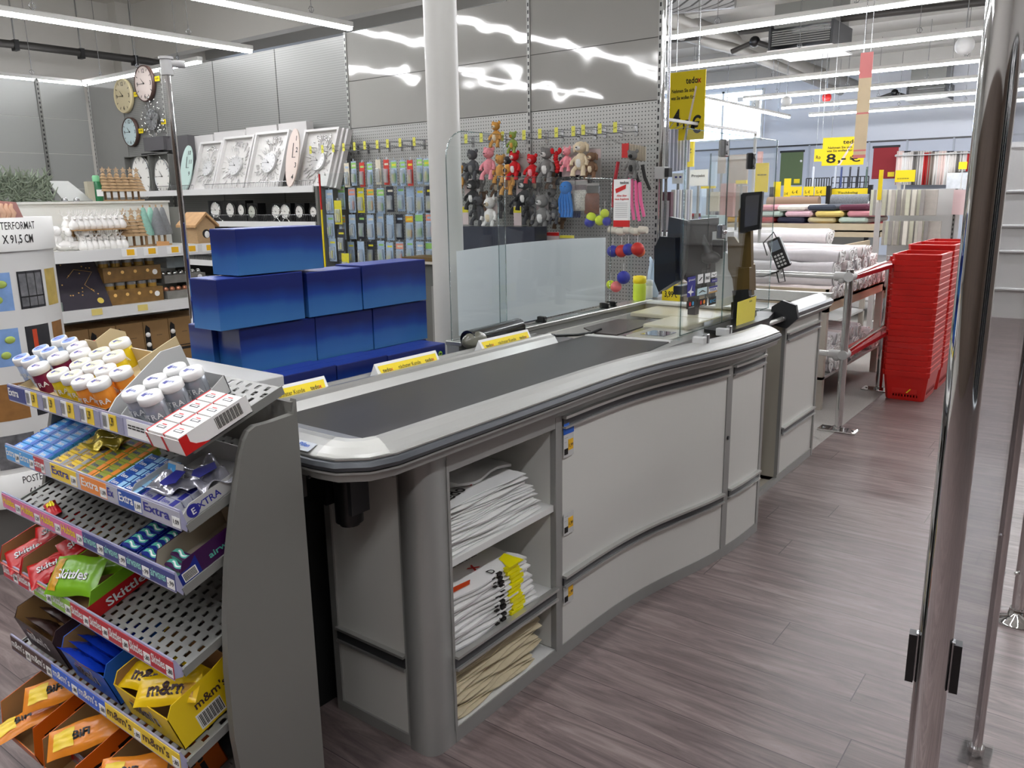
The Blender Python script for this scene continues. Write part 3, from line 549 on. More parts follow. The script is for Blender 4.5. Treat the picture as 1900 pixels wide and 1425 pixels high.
# items on the back of the till counter
for (px,py,h,r,m1,m2,l,nm) in ((1186,565,.125,.034,YEL,mat('wipes_label',(205,225,60),.4),'yellow tub of cleaning wipes standing on the back ledge','wipes_tub'),(1203,564,.095,.022,mat('milky_bottle',(225,230,228),.3,alpha=.8),PAPER,'small white hand gel bottle right of the yellow tub','gel_bottle')):
    p=at(px,py,y=2.03); t=thing(nm,l,'bottle' if nm!='wipes_tub' else 'tub',(p.x,2.03,.972)); T=TR(p.x,2.03,.972)
    MB(T).lathe([(r*.95,0),(r,.01),(r,h*.65),(r*.9,h*.72)],m2).build('body',t); MB(T).lathe([(r*.92,h*.70),(r*.92,h*.72),(r*1.02,h*.74),(r*1.0,h),(r*.5,h+.003)],m1,n=18).build('lid',t)
p=at(1222,560,y=2.06); solo(MB().grid(lambda u,v:(p.x+(u-.5)*.09*(1-.2*v)+.01*math.sin(v*9),2.09+.02*math.sin(u*9),.94+v*.22+.02*math.sin(u*14)),10,8,mat('pale_blue_film',(190,208,226),.4)),'plastic_bag','pale blue plastic bag hanging beside the till monitor','bag',solid=.01)
a=at(1228,557,x=3.95);c=at(1262,528,x=3.95); b=MB().box((3.95,c.y,a.z),(3.953,a.y,c.z),YEL); b.text('3,99 c',(3.948,(a.y+c.y)/2,a.z+.02),-Y,Z,.045,INK,wmax=.075); solo(b,'price_sign','yellow price sign reading 3,99 below the till monitor','sign')
# ---- carrier bags in the open compartment
BAGW=mat('bag_white',(236,235,233),.35,noise=.03,nscale=14,bump=.3)
def folded_bag(x0,x1,y0,y1,z,th,mt,jag=.006,seed=0,fold=True,n=8,amp=.006):
    r=random.Random(seed); ph=r.random()*6
    b=MB(); 
    def f(u,v,s):
        x=x0+(x1-x0)*u; yy=y0+(y1-y0)*v
        e=amp*math.sin(u*7+ph)*math.sin(v*5+ph)
        rr=th*.5*(1 if s>0 else -1)
        edge=(1-max(0,1-v/.06)**2*.6) 
        return (x+jag*math.sin(v*9+ph),yy+jag*math.sin(u*8+ph),z+th/2+e+rr*edge)
    b.grid(lambda u,v:f(u,v,1),n,n,mt); b.grid(lambda u,v:f(1-u,v,-1),n,n,mt)
    w=n+1
    # close the rim
    V=[];F=[]
    rim=[(i/n,0) for i in range(n)]+[(1,i/n) for i in range(n)]+[(1-i/n,1) for i in range(n)]+[(0,1-i/n) for i in range(n)]
    for u,v in rim: V.append(f(u,v,1)); V.append(f(u,v,-1))
    k=len(rim)
    for i in range(k): F.append((2*i,2*i+1,2*((i+1)%k)+1,2*((i+1)%k)))
    b.add(V,F,mt,True); return b
GRP=['white carrier bags on the upper shelf','printed carrier bags on the middle shelf','canvas bags on the bottom shelf']
z=.553
for i in range(20):
    th=.0062+.001*R_.random(); top=i==19
    b=folded_bag(1.512+R_.random()*.008+.002*i*.2,1.93+R_.random()*.03-.003*i,1.365+R_.random()*.012+.0015*i,1.66+R_.random()*.02,z,th,BAGW,seed=i,amp=.0015)
    if top:
        s=z+th+.004
        b.text('tedo',(1.62,1.43,s),(.95,.2,0),(-.25,.95,0),.06,INK).text('x',(1.72,1.455,s),(.95,.2,0),(-.25,.95,0),.06,RED)
        b.prism([(1.70,1.475),(1.76,1.468),(1.88,1.505),(1.89,1.515),(1.78,1.502),(1.71,1.495)],s-.001,s+.002,mat('orange_red_ink',(205,70,25),.4))
    o=solo(b,'carrier_bag','topmost white carrier bag with red and black print on the upper shelf of the checkout' if top else 'plain white carrier bag lying in the stack on the upper shelf of the checkout','bag',None if top else GRP[0]); z+=th
z0=z; fb=folded_bag(1.66,1.9,1.46,1.68,z,.02,BAGW,seed=99,amp=.008); solo(fb,'carrier_bag','crumpled white carrier bag thrown on top of the upper stack at the back','bag')
z=.264
for i in range(11):
    th=.0145; top=i==10; x0=1.512+R_.random()*.006; x1=1.86+R_.random()*.02+.004*(10-i); y0=1.362+R_.random()*.006+.004*i*.3
    b=folded_bag(x0,x1,y0,1.62,z,th,BAGW,seed=50+i,amp=.002)
    # printed fold facing the customer: black letters and a yellow patch run over every fold
    yy=y0-.0045; ps=.012*math.sin(i*1.1)
    b.box((1.70+ps*.3+.002*(i%3),yy,z+.003),(1.716+ps*.3,yy+.01,z+th*.45),INK); b.box((1.728+ps*.3,yy,z+.003),(1.748+ps*.3,yy+.01,z+th*.8),INK)
    b.box((1.775+ps,yy,z+.002),(1.835+ps,yy+.012,z+th*.9),mat('bag_yellow',(248,236,0),.4))
    if top:
        s=z+th+.003
        b.text('D',(1.72,1.385,s-.002),X,(0,1,0),.035,INK); b.prism([(1.77,1.366),(1.84,1.366),(1.84,1.44),(1.80,1.43)],s-.004,s,mat('bag_yellow',(248,236,0),.4))
        b.text('x',(1.71,1.44,s),(.9,.2,0),(-.2,.9,0),.06,RED).text('Viel mehr fürs Geld',(1.72,1.50,s),X,Y,.02,INK,wmax=.12).text('www.tedox.de',(1.80,1.55,s),X,Y,.018,INK,wmax=.1)
        b.prism([(1.55,1.40),(1.62,1.395),(1.64,1.41),(1.56,1.42)],s-.001,s+.001,mat('orange_red_ink',(205,70,25),.4))
    solo(b,'carrier_bag','topmost printed carrier bag with a red x and yellow patch on the middle shelf' if top else 'white carrier bag with a black and yellow printed fold in the middle shelf stack','bag',None if top else GRP[1]); z+=th
CANV=mat('canvas_cotton',(206,193,162),.9,noise=.07,nscale=60,bump=.5); z=.0485
CANL=['folded natural canvas bag at the bottom of the canvas pile','folded canvas bag second from the bottom of the canvas pile','folded canvas bag second from the top of the canvas pile','crumpled canvas bag on top of the canvas pile']
for i in range(4):
    r=random.Random(40+i); ph=r.random()*6; b=MB(); x0=1.508+.006*r.random(); x1=[1.90,1.94,1.96,1.93][i]; y0=1.366+.006*i; zz=z; n=20
    for k in range(3):
        th=.0125; zk=zz+k*.0118
        def f(u,v,s_,k=k,zk=zk):
            rise=(.012+.022*i)*v**1.2+.010*i*max(0,u-.25)**1.2+.006*math.sin(u*8+ph)*(.3+v)
            e=(1-.8*max(0,1-v/.05)**2)*(1-.8*max(0,(u-.95)/.05)**2)
            return (x0+(x1-x0)*u+.012*math.sin(v*6+ph+k), y0+(1.69-y0)*v+.006*math.sin(u*11+ph+k*2)+.004*k*(k-1), zk+th/2+rise+th*.5*s_*e+.0022*math.sin(u*24+v*7+ph+k*2)+.002*math.sin(v*27+u*4+k))
        b.grid(lambda u,v:f(u,v,1),n,n,CANV); b.grid(lambda u,v:f(1-u,v,-1),n,n,CANV)
        rim=[(q/n,0) for q in range(n)]+[(1,q/n) for q in range(n)]+[(1-q/n,1) for q in range(n)]+[(0,1-q/n) for q in range(n)]; V=[];F=[]
        for u,v in rim: V+=[f(u,v,1),f(u,v,-1)]
        for q in range(len(rim)): F.append((2*q,2*q+1,2*((q+1)%len(rim))+1,2*((q+1)%len(rim))))
        b.add(V,F,CANV,True)
    z+=.0375; solo(b,'canvas_bag',CANL[i],'bag')
# ================================================================ CANDY RACK
TH=math.radians(19); CT,ST=math.cos(TH),math.sin(TH); RY=2.28; RW=.82
SH={1:(.853,1.022),2:(.823,.861),3:(.799,.731),4:(.779,.555),5:(.765,.345),6:(.75,.135)}
def SM(k): return frame((SH[k][0],RY,SH[k][1]),-Y,Vector((CT,0,ST)),Vector((-ST,0,CT)))
def SP(k,px,py,h=0):
    M=SM(k); p=M.inverted()@atp(px,py,M@Vector((0,0,h)),M.to_3x3()@Z); return p.x,p.y
RG=mat('rack_grey_steel',(136,136,132),.5,.2); RG2=mat('rack_side_grey',(120,119,114),.5,.1)
rk=thing('candy_rack','tall grey steel candy rack with sloping perforated shelves in front of the checkout','rack',(1.09,1.44,0))
out=[at(px,py,y=1.44) for px,py in ((545,740),(540,768),(500,782),(470,790),(458,800),(450,818),(443,850),(436,900),(430,950),(420,1050),(417,1150),(420,1250),(432,1370))]
pts=[(p.x,p.z) for p in out]+[(.875,.2),(.885,0),(1.094,0)]
MB().prism(pts,1.432,1.452,RG2,ax='y').build('side_panel',rk)
MB().prism(pts,RY-.002,RY+.016,RG2,ax='y').build('side_panel',rk)
b=MB(); b.box((1.085,1.44,.0),(1.095,RY,1.07),RG2); b.build('back_panel',rk)
MB().box((1.0,1.45,0),(1.085,RY,.09),RG).build('base',rk)
SLOT=holes('slotted_steel',(140,140,137),(0,1),(.034,.024),(.012,.0165),stagger=True,metal=.4)
# slots are laid out in each shelf's own axes, so shelves are local meshes with their own frame
def shelf_sheet(k):
    M=SM(k); D=(1.083-SH[k][0])/CT
    me=MB(); me.box((0.005,.004,-.002),(RW-.005,D,0),SLOT); inv=M
    mesh=bpy.data.meshes.new('shelf'); mesh.from_pydata([tuple(p) for p in me.v],[],me.f); mesh.materials.append(SLOT)
    mb2=MB(); 
    o=bpy.data.objects.new('shelf',mesh); COL.objects.link(o); o.parent=rk; o.matrix_local=ROOT[rk.name].inverted()@M; ROOT[o.name]=M
    e=MB(M); e.box((.0,0,-.014),(RW,.005,.004),RG).box((RW-.006,0,-.016),(RW-.002,D,.004),RG).box((0.002,0,-.016),(.006,D,.004),RG)
    e.build('shelf_edge',o)
    return o
for k in SH: shelf_sheet(k)
LAV=mat('price_rail_plastic',(168,168,196),.15,coat=.5); LAVD=mat('rail_shade',(96,96,130),.2,coat=.5)
PCOL={'w':PAPER,'lb':mat('wrap_sky',(70,160,225),.35),'y':mat('wrap_yellow',(240,205,50),.35),'o':mat('wrap_orange',(238,140,50),.35),'db':mat('wrap_blue',(25,80,170),.3),'s':mat('wrap_silver',(190,192,205),.25,.3),'pk':mat('wrap_pink',(215,110,160),.4),'nv':mat('wrap_navy',(56,66,130),.35),'rd':mat('wrap_red',(186,30,48),.35),'gn':mat('wrap_green',(140,190,60),.35),'br':mat('wrap_brown',(70,45,42),.45),'b2':mat('wrap_royal',(35,100,215),.35),'g':mat('wrap_greylav',(150,150,175),.4)}
def rail(k,dx,zt,zb,secs):
    """clear price rail; secs = [(u0,u1,colour,text,textcolour,price)]"""
    xs=SH[k][0]+dx; b=MB(); y0,y1=RY,RY-RW-.0
    b.prism([(xs,zt),(xs+.004,zt),(SH[k][0]+.004,SH[k][1]+.0),(SH[k][0],SH[k][1]-.012),(xs+.002,zb+.004),(xs,zb)],1.462,RY,LAV,ax='y')
    b.build('price_rail',rk)
    c=MB(); xf=xs-.0012; h=zt-zb-.008
    for (u0,u1,col,txt,tc,price) in secs:
        ya=RY-RW*u0; yc=RY-RW*u1; c.box((xf,ya,zb+.004),(xs,yc,zt-.004),PCOL[col]); w=ya-yc; zc=zb+.006+h*.28
        pw=min(.028,w*.3)
        if price:
            c.box((xf-.0006,yc+pw+.002,zb+.006),(xf,yc+.002,zb+.006+h*.6),PAPER); c.text(price,(xf-.0012,yc+pw/2+.002,zb+.006+h*.2),-Y,Z,h*.38,INK,wmax=pw*.85)
        if txt: c.text(txt,(xf-.0008,ya-w*.04,zc),-Y,Z,h*.75,tc,al='l',wmax=(w-pw)*.86)
    c.build('rail_inserts',rk)
def rep(n,u0,u1,*a): return [(u0+(u1-u0)*i/n,u0+(u1-u0)*(i+1)/n)+a for i in range(n)]
s1=[(0,.12,'nv','Extra','' and INK or PAPER,None)]
for i in range(5):
    u=.13+i*.115+ (0 if i<4 else .01); s1+=[(u,u+.035,'w','||||',INK,None),(u+.035,u+.075,'y','1,39',INK,None),(u+.078,u+.11,'g',None,INK,None)]
s1+=[(.73,.86,'w','====',INK,'-,65'),(.86,.99,'w','====',INK,'-,65')]
rail(1,-.015,1.055,1.01,s1)
rail(2,-.012,.900,.855,[(0,.1,'lb','Extra',PAPER,'1,09'),(.1,.2,'lb','Extra',PAPER,'1,09'),(.2,.27,'rd','Extra',PAPER,'1,09'),(.27,.31,'s',None,INK,None),(.31,.47,'y','Extra',NAVY,'1,09'),(.47,.49,'s',None,INK,None),(.49,.64,'o','Extra',PAPER,'1,09'),(.64,.70,'s','Ex',NAVY,None),(.70,.82,'db','Extra',PAPER,'1,09'),(.82,1,'s','Extra',NAVY,'1,09')])
rail(3,-.014,.775,.730,rep(4,0,.53,'pk','Hubba',YEL,'1,29')+rep(4,.53,1,'nv','airwaves',mat('mint_ink',(150,215,205),.4),'-,99'))
rail(4,-.019,.590,.543,rep(2,0,.22,'rd','Skittles',PAPER,'-,80')+rep(2,.22,.46,'gn','Skittles',PAPER,'-,80')+rep(5,.46,1,'rd','Skittles',PAPER,'-,80'))
rail(5,-.015,.380,.333,rep(2,0,.29,'br',"m&m's",PAPER,'-,80')+rep(2,.29,.62,'b2',"m&m's",PAPER,'-,80')+rep(2,.62,1,'y',"m&m's",PCOL['br'],'-,80'))
rail(6,-.01,.165,.125,rep(4,0,1,'s','BiFi',RED,'-,99'))
# ---- shelf 1: tubs of gum
LIDW=mat('lid_white',(240,240,238),.3)
def tub(col,top,silver=False,small=False):
    t=thing('gum_tub','x','gum tub'); r,h=(.0245,.074) if not small else (.020,.078)
    body=MB().lathe([(r*.86,0),(r*.92,.004),(r*.97,h*.5),(r*.95,h*.72),(r*.9,h*.75)],col,n=24)
    body.prism([(r*.45,h*.18),(r*1.0,h*.18),(r*.98,h*.6),(r*.45,h*.6)],-.0002,.0002,col,ax='y')
    for a in range(-2,3):
        aa=math.radians(180+a*38); n=Vector((math.cos(aa),math.sin(aa),0)); xd=Vector((math.sin(aa),-math.cos(aa),0)).normalized()*-1
        body.text('Extra',n*(r*1.0)+Z*h*.35,Vector((-math.sin(aa),math.cos(aa),0))*1,Z,.011,PAPER)
    for a in range(5):
        aa=math.radians(-90-60+a*30); n=Vector((math.cos(aa),math.sin(aa),0)); body.text('EXTRA'[a],n*(r*1.005)+Z*h*.3,Vector((-math.sin(aa),math.cos(aa),0)),Z,.018,PAPER)
    body.build('tub_body',t)
    MB().lathe([(r*.98,h*.74),(r*1.06,h*.76),(r*1.06,h*.96),(r*.98,h*1.0),(r*.85,h*1.0)],LIDW,n=24).build('lid',t)
    l=t.children[-1]; k=MB(); z=h*1.0+.0004
    k.cyl((0,0,h*.99),(0,0,z),r*.85,top,n=22).prism([(-r*.6,-r*.35),(-r*.1,-r*.5),(-r*.1,-r*.1),(-r*.55,r*.1)],z,z+.0003,NAVY).text('Extra',(r*.08,-r*.2,z+.0005),X,Y,.013,NAVY).build('lid_print',l)
    return t
ICE=mat('ice_blue_plastic',(190,210,240),.3); ICEL=mat('ice_lid',(70,120,225),.3); PUR=mat('berry_purple',(120,20,60),.3); LY=mat('lemon_yellow',(232,205,30),.3); LO=mat('peach_orange',(240,150,50),.3); LS=mat('tub_silver',(170,174,182),.25,.4)
wy=mat('lid_print_yellow',(240,236,170),.4); wo=mat('lid_print_orange',(245,225,190),.4); wp=mat('lid_print_pink',(240,215,220),.4); ws=mat('lid_print_blue',(215,222,240),.4); wi=ICEL
protos={'ice':tub(ICE,wi,small=True),'pur':tub(PUR,wp),'yel':tub(LY,wy),'org':tub(LO,wo),'sil':tub(LS,ws)}
tubs=[('ice',155,255),('ice',218,272),('ice',300,190),('ice',360,205),('ice',435,120),('ice',510,135),('pur',275,310),('pur',420,235),('pur',560,160),('pur',585,210),
('yel',420,355),('yel',520,375),('yel',585,285),('yel',678,305),('yel',725,205),('yel',828,228),('yel',872,130),('org',600,410),('org',718,422),('org',768,330),('org',880,345),
('sil',975,495),('sil',1092,522),('sil',1132,405),('sil',1248,430),('sil',1278,322),('sil',1398,342)]
NM={'ice':'pale blue','pur':'berry purple','yel':'lemon yellow','org':'peach orange','sil':'silver grey'}
LBL={'ice':['leftmost in the front row','second in the front row','left one in the second row','right one in the second row','left one in the back row','right one in the back row'],
'pur':['at the front','in the second row','farthest back on the left','behind the middle, touching yellow tubs'],
'yel':['front left of the yellow ones','front right of the yellow ones','second row on the left','second row on the right','third row on the left','third row on the right','lying highest at the very back'],
'org':['front left','front right','behind, beside the yellow tubs','behind, against the cardboard flap'],
'sil':['front left','front right','middle row left','middle row right','back row left','back row right']}
cnt={}
used=set()
for kk,cx_,cy_ in tubs:
    h=.078; px,py=cx_/3.958,600+cy_/3.958; x,y=SP(1,px,py,h*.97)
    M=SM(1)@TR(x,y+ (0 if kk!='x' else 0),.003)@rotz(.2*R_.random())
    i=cnt.get(kk,0); cnt[kk]=i+1
    lab='%s gum tub on the top rack shelf, %s'%(NM[kk],LBL[kk][i])
    if kk not in used: used.add(kk); r=protos[kk]; r.matrix_world=M; ROOT[r.name]=M; r['label']=lab; r['group']='chewing gum tubs on the top shelf'
    else: dup(protos[kk],M,lab,'chewing gum tubs on the top shelf')
TRW=mat('tray_dark',(44,44,50),.5); TRC=mat('tray_inside',(200,180,140),.7)
def tray(k,x0,x1,y0,y1,hf,hb,mo,label,mi=None,name='display_tray',hs=None,txt=None,part=None,th=.002,flap=0):
    """open display box on shelf k; front wall hf high, back wall hb"""
    M=SM(k); T=M@TR(x0,y0,.0015); t=thing(name,label,'display box',M=T); w=x1-x0; d=y1-y0; mi=mi or mo; hs=hs or hb
    MB(T).box((0,0,0),(w,d,th),mi).build('bottom',t)
    f=MB(T); f.box((0,0,0),(w,th,hf),mo).box((th,th,th),(w-th,th*1.4,hf),mi)
    if txt: f.text(txt[0],(w*.5,-.0006,hf*.42),X,Z,txt[1],txt[2],wmax=txt[3]*w)
    f.build('front_wall',t)
    for s in (0,1):
        xx=0 if s==0 else w-th; sd=MB(T)
        sd.prism([(0,0),(d,0),(d,hb),(d*.75,hs),(d*.12,hs),(0,hf)],xx,xx+th,mo,ax='x')
        xi=xx+th if s==0 else xx-.0004
        sd.prism([(th,th),(d-th,th),(d-th,hb-.001),(d*.75,hs-.001),(d*.12,hs-.001),(th,hf-.001)],xi,xi+.0004,mi,ax='x')
        if s==1 and part: part(sd,w,d)
        sd.build('side_wall',t)
    MB(T).box((0,d-th,0),(w,d,hb),mi).build('back_wall',t)
    return t,T
tray(1,-.0+.012,.47,.012,.22,.022,.05,TRW,'long dark display box holding the pale blue, purple, yellow and orange gum tubs',TRC,hs=.022)
tray(1,.535,.70,.012,.19,.02,.045,PALE,'dark display box holding the silver grey gum tubs',PALE,hs=.03)
# upright cardboard flaps beside the tubs
p=MB(SM(1)); p.prism([(.0,0),(.22,0),(.22,.085),(.17,.095),(.03,.05),(.0,.03)],.505,.509,PALE,ax='x'); solo(p,'card_divider','grey curved card divider between the orange and the silver gum tubs','divider')
p=MB(SM(1)); p.prism([(.12,0),(.24,0),(.24,.095),(.13,.085)],.462,.465,TRC,ax='x'); solo(p,'card_flap','beige cardboard flap standing behind the orange gum tubs','flap')
p=MB(SM(1)); p.prism([(.17,.0),(.25,0),(.26,.07),(.23,.095),(.18,.085)],.17,.173,TRC,ax='x'); solo(p,'card_flap','rounded beige cardboard flap sticking up between purple and yellow gum tubs','flap')
# white and red boxes of lip care in an open tray
WB=mat('white_gloss_box',(240,238,235),.35)
T0=SM(1)@TR(.715,-.028,.0015)
t=thing('display_tray','white and red printed display tray at the right end of the top shelf','display box',M=T0)
tray_w,tray_d=.125,.17
b=MB(T0); b.box((0,0,0),(tray_w,tray_d,.002),WB); b.build('bottom',t)
b=MB(T0); b.box((0,0,0),(tray_w,.0015,.035),WB).box((0,-.0005,0),(.006,0,.035),RED).box((.058,-.0005,0),(.066,0,.035),RED); b.text('Labello',(.03,-.001,.01),X,Z,.014,INK,wmax=.04).text('Labello',(.095,-.001,.01),X,Z,.014,INK,wmax=.04) if False else None; b.build('front_wall',t)
b=MB(T0); b.box((tray_w-.0015,0,0),(tray_w,tray_d,.042),WB).box((tray_w,0,0),(tray_w+.0004,.02,.04),RED).prism([(.02,0),(.06,0),(.03,.012),(.02,.022)],tray_w,tray_w+.0004,RED,ax='x')
for i in range(22): b.box((tray_w,.085+i*.003,.010),(tray_w+.0006,.085+i*.003+(.0018 if i%3 else .0009),.036),INK)
b.build('side_wall',t)
proto=None
for c in range(2):
    for r in range(4):
        T=SM(1)@TR(.717+c*.0625,-.024+r*.041,.005)
        lab='small white lip care box in the red trimmed tray, %s column, %s from the front'%(['left','right'][c],['first','second','third','last'][r])
        if not proto:
            proto=thing('lip_care_box',lab,'box',M=T,group='small white boxes in the right hand tray'); b=MB(T); b.box((0,0,0),(.058,.037,.036),WB).box((.0,-.0003,0),(.004,.037,.0365),RED)
            b.box((.014,.014,.036),(.044,.022,.0364),DGREY).box((.018,.016,.0364),(.040,.020,.0367),PAPER).box((.020,.025,.036),(.036,.028,.0364),RED); b.build('carton',proto)
        else: dup(proto,T,lab)
# ---- shelf 2: gum packs
def gum_pack(kind,T,lab,grp):
    base,acc,tc={'sky':(PCOL['lb'],BLUE,PAPER),'lemon':(PCOL['y'],mat('wrap_grey',(150,150,150),.3,.3),NAVY),'fruit':(mat('wrap_olive',(150,160,60),.3),PCOL['o'],NAVY),'blue':(PCOL['db'],mat('wrap_pale',(150,200,235),.3),PAPER),'silver':(PCOL['s'],NAVY,NAVY)}[kind]
    w,d,h=.0635,.0235,.021; t=MB(); t.rbox((0,0,0),(w,d,h),base,.003).box((w*.7,.001,h),(w*.98,d-.001,h+.0003),acc).box((.001,.001,h),(w*.12,d-.001,h+.0003),acc).box((.002,-.0003,.002),(w-.002,0,h*.45),acc)
    t.text('Extra',(w*.4,d*.3,h+.0005),X,Y,.013,tc); t.text('Extra',(w*.5,-.0006,h*.3),X,Z,.009,tc if kind!='lemon' else INK)
    o=t.build('gum_pack'); o.matrix_world=T; ROOT[o.name]=T; tag(o,lab,'gum pack',grp); return o
cols=[('sky',.0),('sky',.065),('sky',.130),('lemon',.215),('lemon',.281),('fruit',.352),('fruit',.418),('blue',.489),('blue',.555),('silver',.632),('silver',.698)]
pc_={}; seen={}
GN={'sky':'sky blue','lemon':'yellow','fruit':'green and orange','blue':'dark blue','silver':'silver'}
for ci,(kd,x) in enumerate(cols):
    nr={'sky':7,'lemon':6,'fruit':6,'blue':5,'silver':3}[kd]; seen[kd]=seen.get(kd,0)+1; side=['left','middle','right'][seen[kd]-1] if kd=='sky' else ['left','right'][seen[kd]-1]
    for r in range(nr):
        T=SM(2)@TR(x+R_.random()*.0015,.012+r*.0245,.003)@rotz((R_.random()-.5)*.03)
        lab='%s gum pack, %s %s column, %s row from the front'%(GN[kd],side,GN[kd],ORD[r])
        if kd not in pc_: pc_[kd]=gum_pack(kd,T,lab,'gum packs in rows on the second shelf')
        else: dup(pc_[kd],T,lab)
FOIL=mat('clear_foil',(190,190,200),.12,.6,noise=.3,nscale=40,bump=.8)
for i,(px,py,a,l,m) in enumerate(((325,895,.3,'torn silver foil wrap lying behind the silver gum packs',FOIL),(200,818,.2,'torn yellow printed foil wrap lying on the yellow gum packs',mat('foil_yellow',(190,170,60),.15,.5,noise=.4,nscale=40,bump=.8)),(385,880,-.3,'crumpled silver foil with blue star at the right end of the gum tray',FOIL))):
    x,y=SP(2,px,py,.035); M=SM(2)@TR(x,y,.028)@rotz(a); r=random.Random(i)
    b=MB(M); b.grid(lambda u,v:((u-.5)*.13,(v-.5)*.07,.012*math.sin(u*9+i)*math.cos(v*7)+.008),14,10,m)
    if i!=1: b.prism([(-.02,-.02),(.0,-.03),(.025,-.02),(.02,.02),(-.01,.025)],.021,.0215,NAVY)
    solo(b,'foil_wrap',l,'foil wrap',solid=.0006)
x,y=SP(2,325,888,.03); b=MB(SM(2)@TR(x,y,.03)@Matrix.Rotation(-.5,4,'X')); b.box((-.03,0,0),(.03,.002,.035),PALE).box((-.03,-.0006,.0),(.0,-.0,.03),PCOL['lb']).text('L',(-.014,-.001,.008),X,Z,.018,PAPER); solo(b,'gum_card','small blue and grey card marked L standing among the silver gum packs','card')
tray(2,.600,.812,.004,.20,.020,.055,PALE,'light grey display tray with silver gum packs at the right end of the second shelf',PALE,hs=.035,part=lambda sd,w,d:sd.text('EXTRA',(w+.0004,.06,.010),Y,Z,.022,NAVY).cyl((w,.025,.017),(w+.0005,.025,.017),.015,NAVY,n=20).text('E',(w+.001,.025,.009),Y,Z,.02,PAPER))
# ---- shelf 3: nearly empty
def pillow(name,lab,T,w,l,h,m,txt=None,tc=None,acc=None,ts=None,grp=None,cat='sweet bag',seed=0):
    r=random.Random(seed); a=r.random()*6; t=thing(name,lab,cat,M=T,group=grp); b=MB(T); n=14
    def f(s):
        def g(u,v):
            e=max(0,1-abs(2*v-1)**6)*max(0,1-abs(2*u-1)**10)**.5 if True else 0
            e2=(math.sin(math.pi*u)**.5)*(1-abs(2*v-1)**4)
            if u<.06 or u>.94: e2*=.05
            wr=.0022*math.sin(u*26+a)*math.sin(v*9+a)+.0015*math.sin(v*31+u*5)
            return ((u-.5)*l, (v-.5)*w*(1-.05*math.sin(u*9+a)), (h*.5*e2+wr*e2)*s+h*.5)
        return g
    up=f(1); dn=f(-1); b.grid(up,n,n,m); b.grid(lambda u,v:dn(1-u,v),n,n,m); b.build('wrapper',t)
    if acc or txt:
        p=MB(T)
        if acc:
            for (u0,u1,v0,v1,ma) in acc: p.grid(lambda u,v:tuple(Vector(up(u0+(u1-u0)*u,v0+(v1-v0)*v))+Vector((0,0,.0016))),10,10,ma)
        if txt:
            V,F,tw,th=textgeo(txt,True); s=ts or (l*.62/tw); 
            for dz,mt_,bs,ox in ((.0010,INK,1.0,.0012),(.0016,tc or PAPER,1.0,0)):
                VV=[]
                for q in V:
                    x=(q.x-tw/2)*s+ox; y=(q.y-th/2)*s-ox; u=x/l+.5; v=y/w+.5; z=up(min(max(u,0),1),min(max(v,0),1))[2]; VV.append((x,y,z+dz))
                p.add(VV,F,mt_)
        p.build('print',t)
    return t
x,y=SP(3,98,945,.01); pillow('candy_roll','small red and yellow candy pack lying alone on the left of the third shelf',SM(3)@TR(x,y,.001)@rotz(-.25),.03,.085,.022,mat('candy_red',(196,24,34),.3),acc=[(.25,.6,.2,.8,YEL)],cat='candy')
MINT=mat('mint_green_print',(90,180,160),.35); NV2=mat('pack_navy',(20,40,130),.3); VIO=mat('pack_violet',(60,20,70),.3)
def mint_pack(T,lab,m):
    t=MB(); w,d,h=.062,.019,.020; t.rbox((0,0,0),(w,d,h),m,.003)
    V=[];n=8
    t.grid(lambda u,v:(w*(.04+.92*u),d*(.3+.55*v)+.004*math.sin(u*6.3),h+.0004),10,2,MINT); t.grid(lambda u,v:(w*(.25+.6*u),d*(.45+.2*v)+.004*math.sin(u*5+1.2),h+.0008),8,1,PAPER); t.grid(lambda u,v:(w*(.04+.92*u),-.0004,h*(.2+.5*v)+.003*math.sin(u*6.3)),10,2,MINT)
    o=t.build('mint_gum_pack'); o.matrix_world=T; ROOT[o.name]=T; return tag(o,lab,'gum pack','mint gum packs on the third shelf')
mp=None
for c,(x,nr) in enumerate(((.553,7),(.635,7),(.728,2))):
    for r in range(nr):
        T=SM(3)@TR(x,.022+r*.0205,.003+(.012 if c==2 and r else 0)); lab='%s mint gum pack, %s, %s from the front'%(['dark blue','dark blue','violet'][c],['left row of the third shelf','middle row of the third shelf','in the open tray at the right'][c],ORD[r])
        if c==2: mint_pack(T,lab,VIO)
        elif mp is None: mp=mint_pack(T,lab,NV2)
        else: dup(mp,T,lab)
def airw(sd,w,d):
    sd.prism([(0,0),(.05,0),(.05,.045),(.03,.03),(0,.028)],w,w+.0004,NV2,ax='x').box((w,.06,.0),(w+.0004,.175,.048),VIO)
    sd.box((w+.0004,.008,.004),(w+.0006,.042,.026),PAPER)
    for i in range(12): sd.box((w+.0006,.010+i*.0025,.006),(w+.0009,.0115+i*.0025,.024),INK)
    sd.text('airwaves',(w+.0008,.12,.014),Y,Z,.02,MINT,wmax=.09)
tray(3,.715,.812,.006,.19,.018,.055,VIO,'mostly empty violet display tray at the right end of the third shelf',mat('tray_beige',(176,166,148),.7),hs=.05,part=airw)
tray(3,.545,.62,.006,.18,.014,.02,NV2,'dark blue display tray holding the left row of mint gum packs',NV2,hs=.018); tray(3,.628,.70,.006,.18,.014,.02,NV2,'dark blue display tray holding the middle row of mint gum packs',mat('tray_beige',(176,166,148),.7),hs=.018)
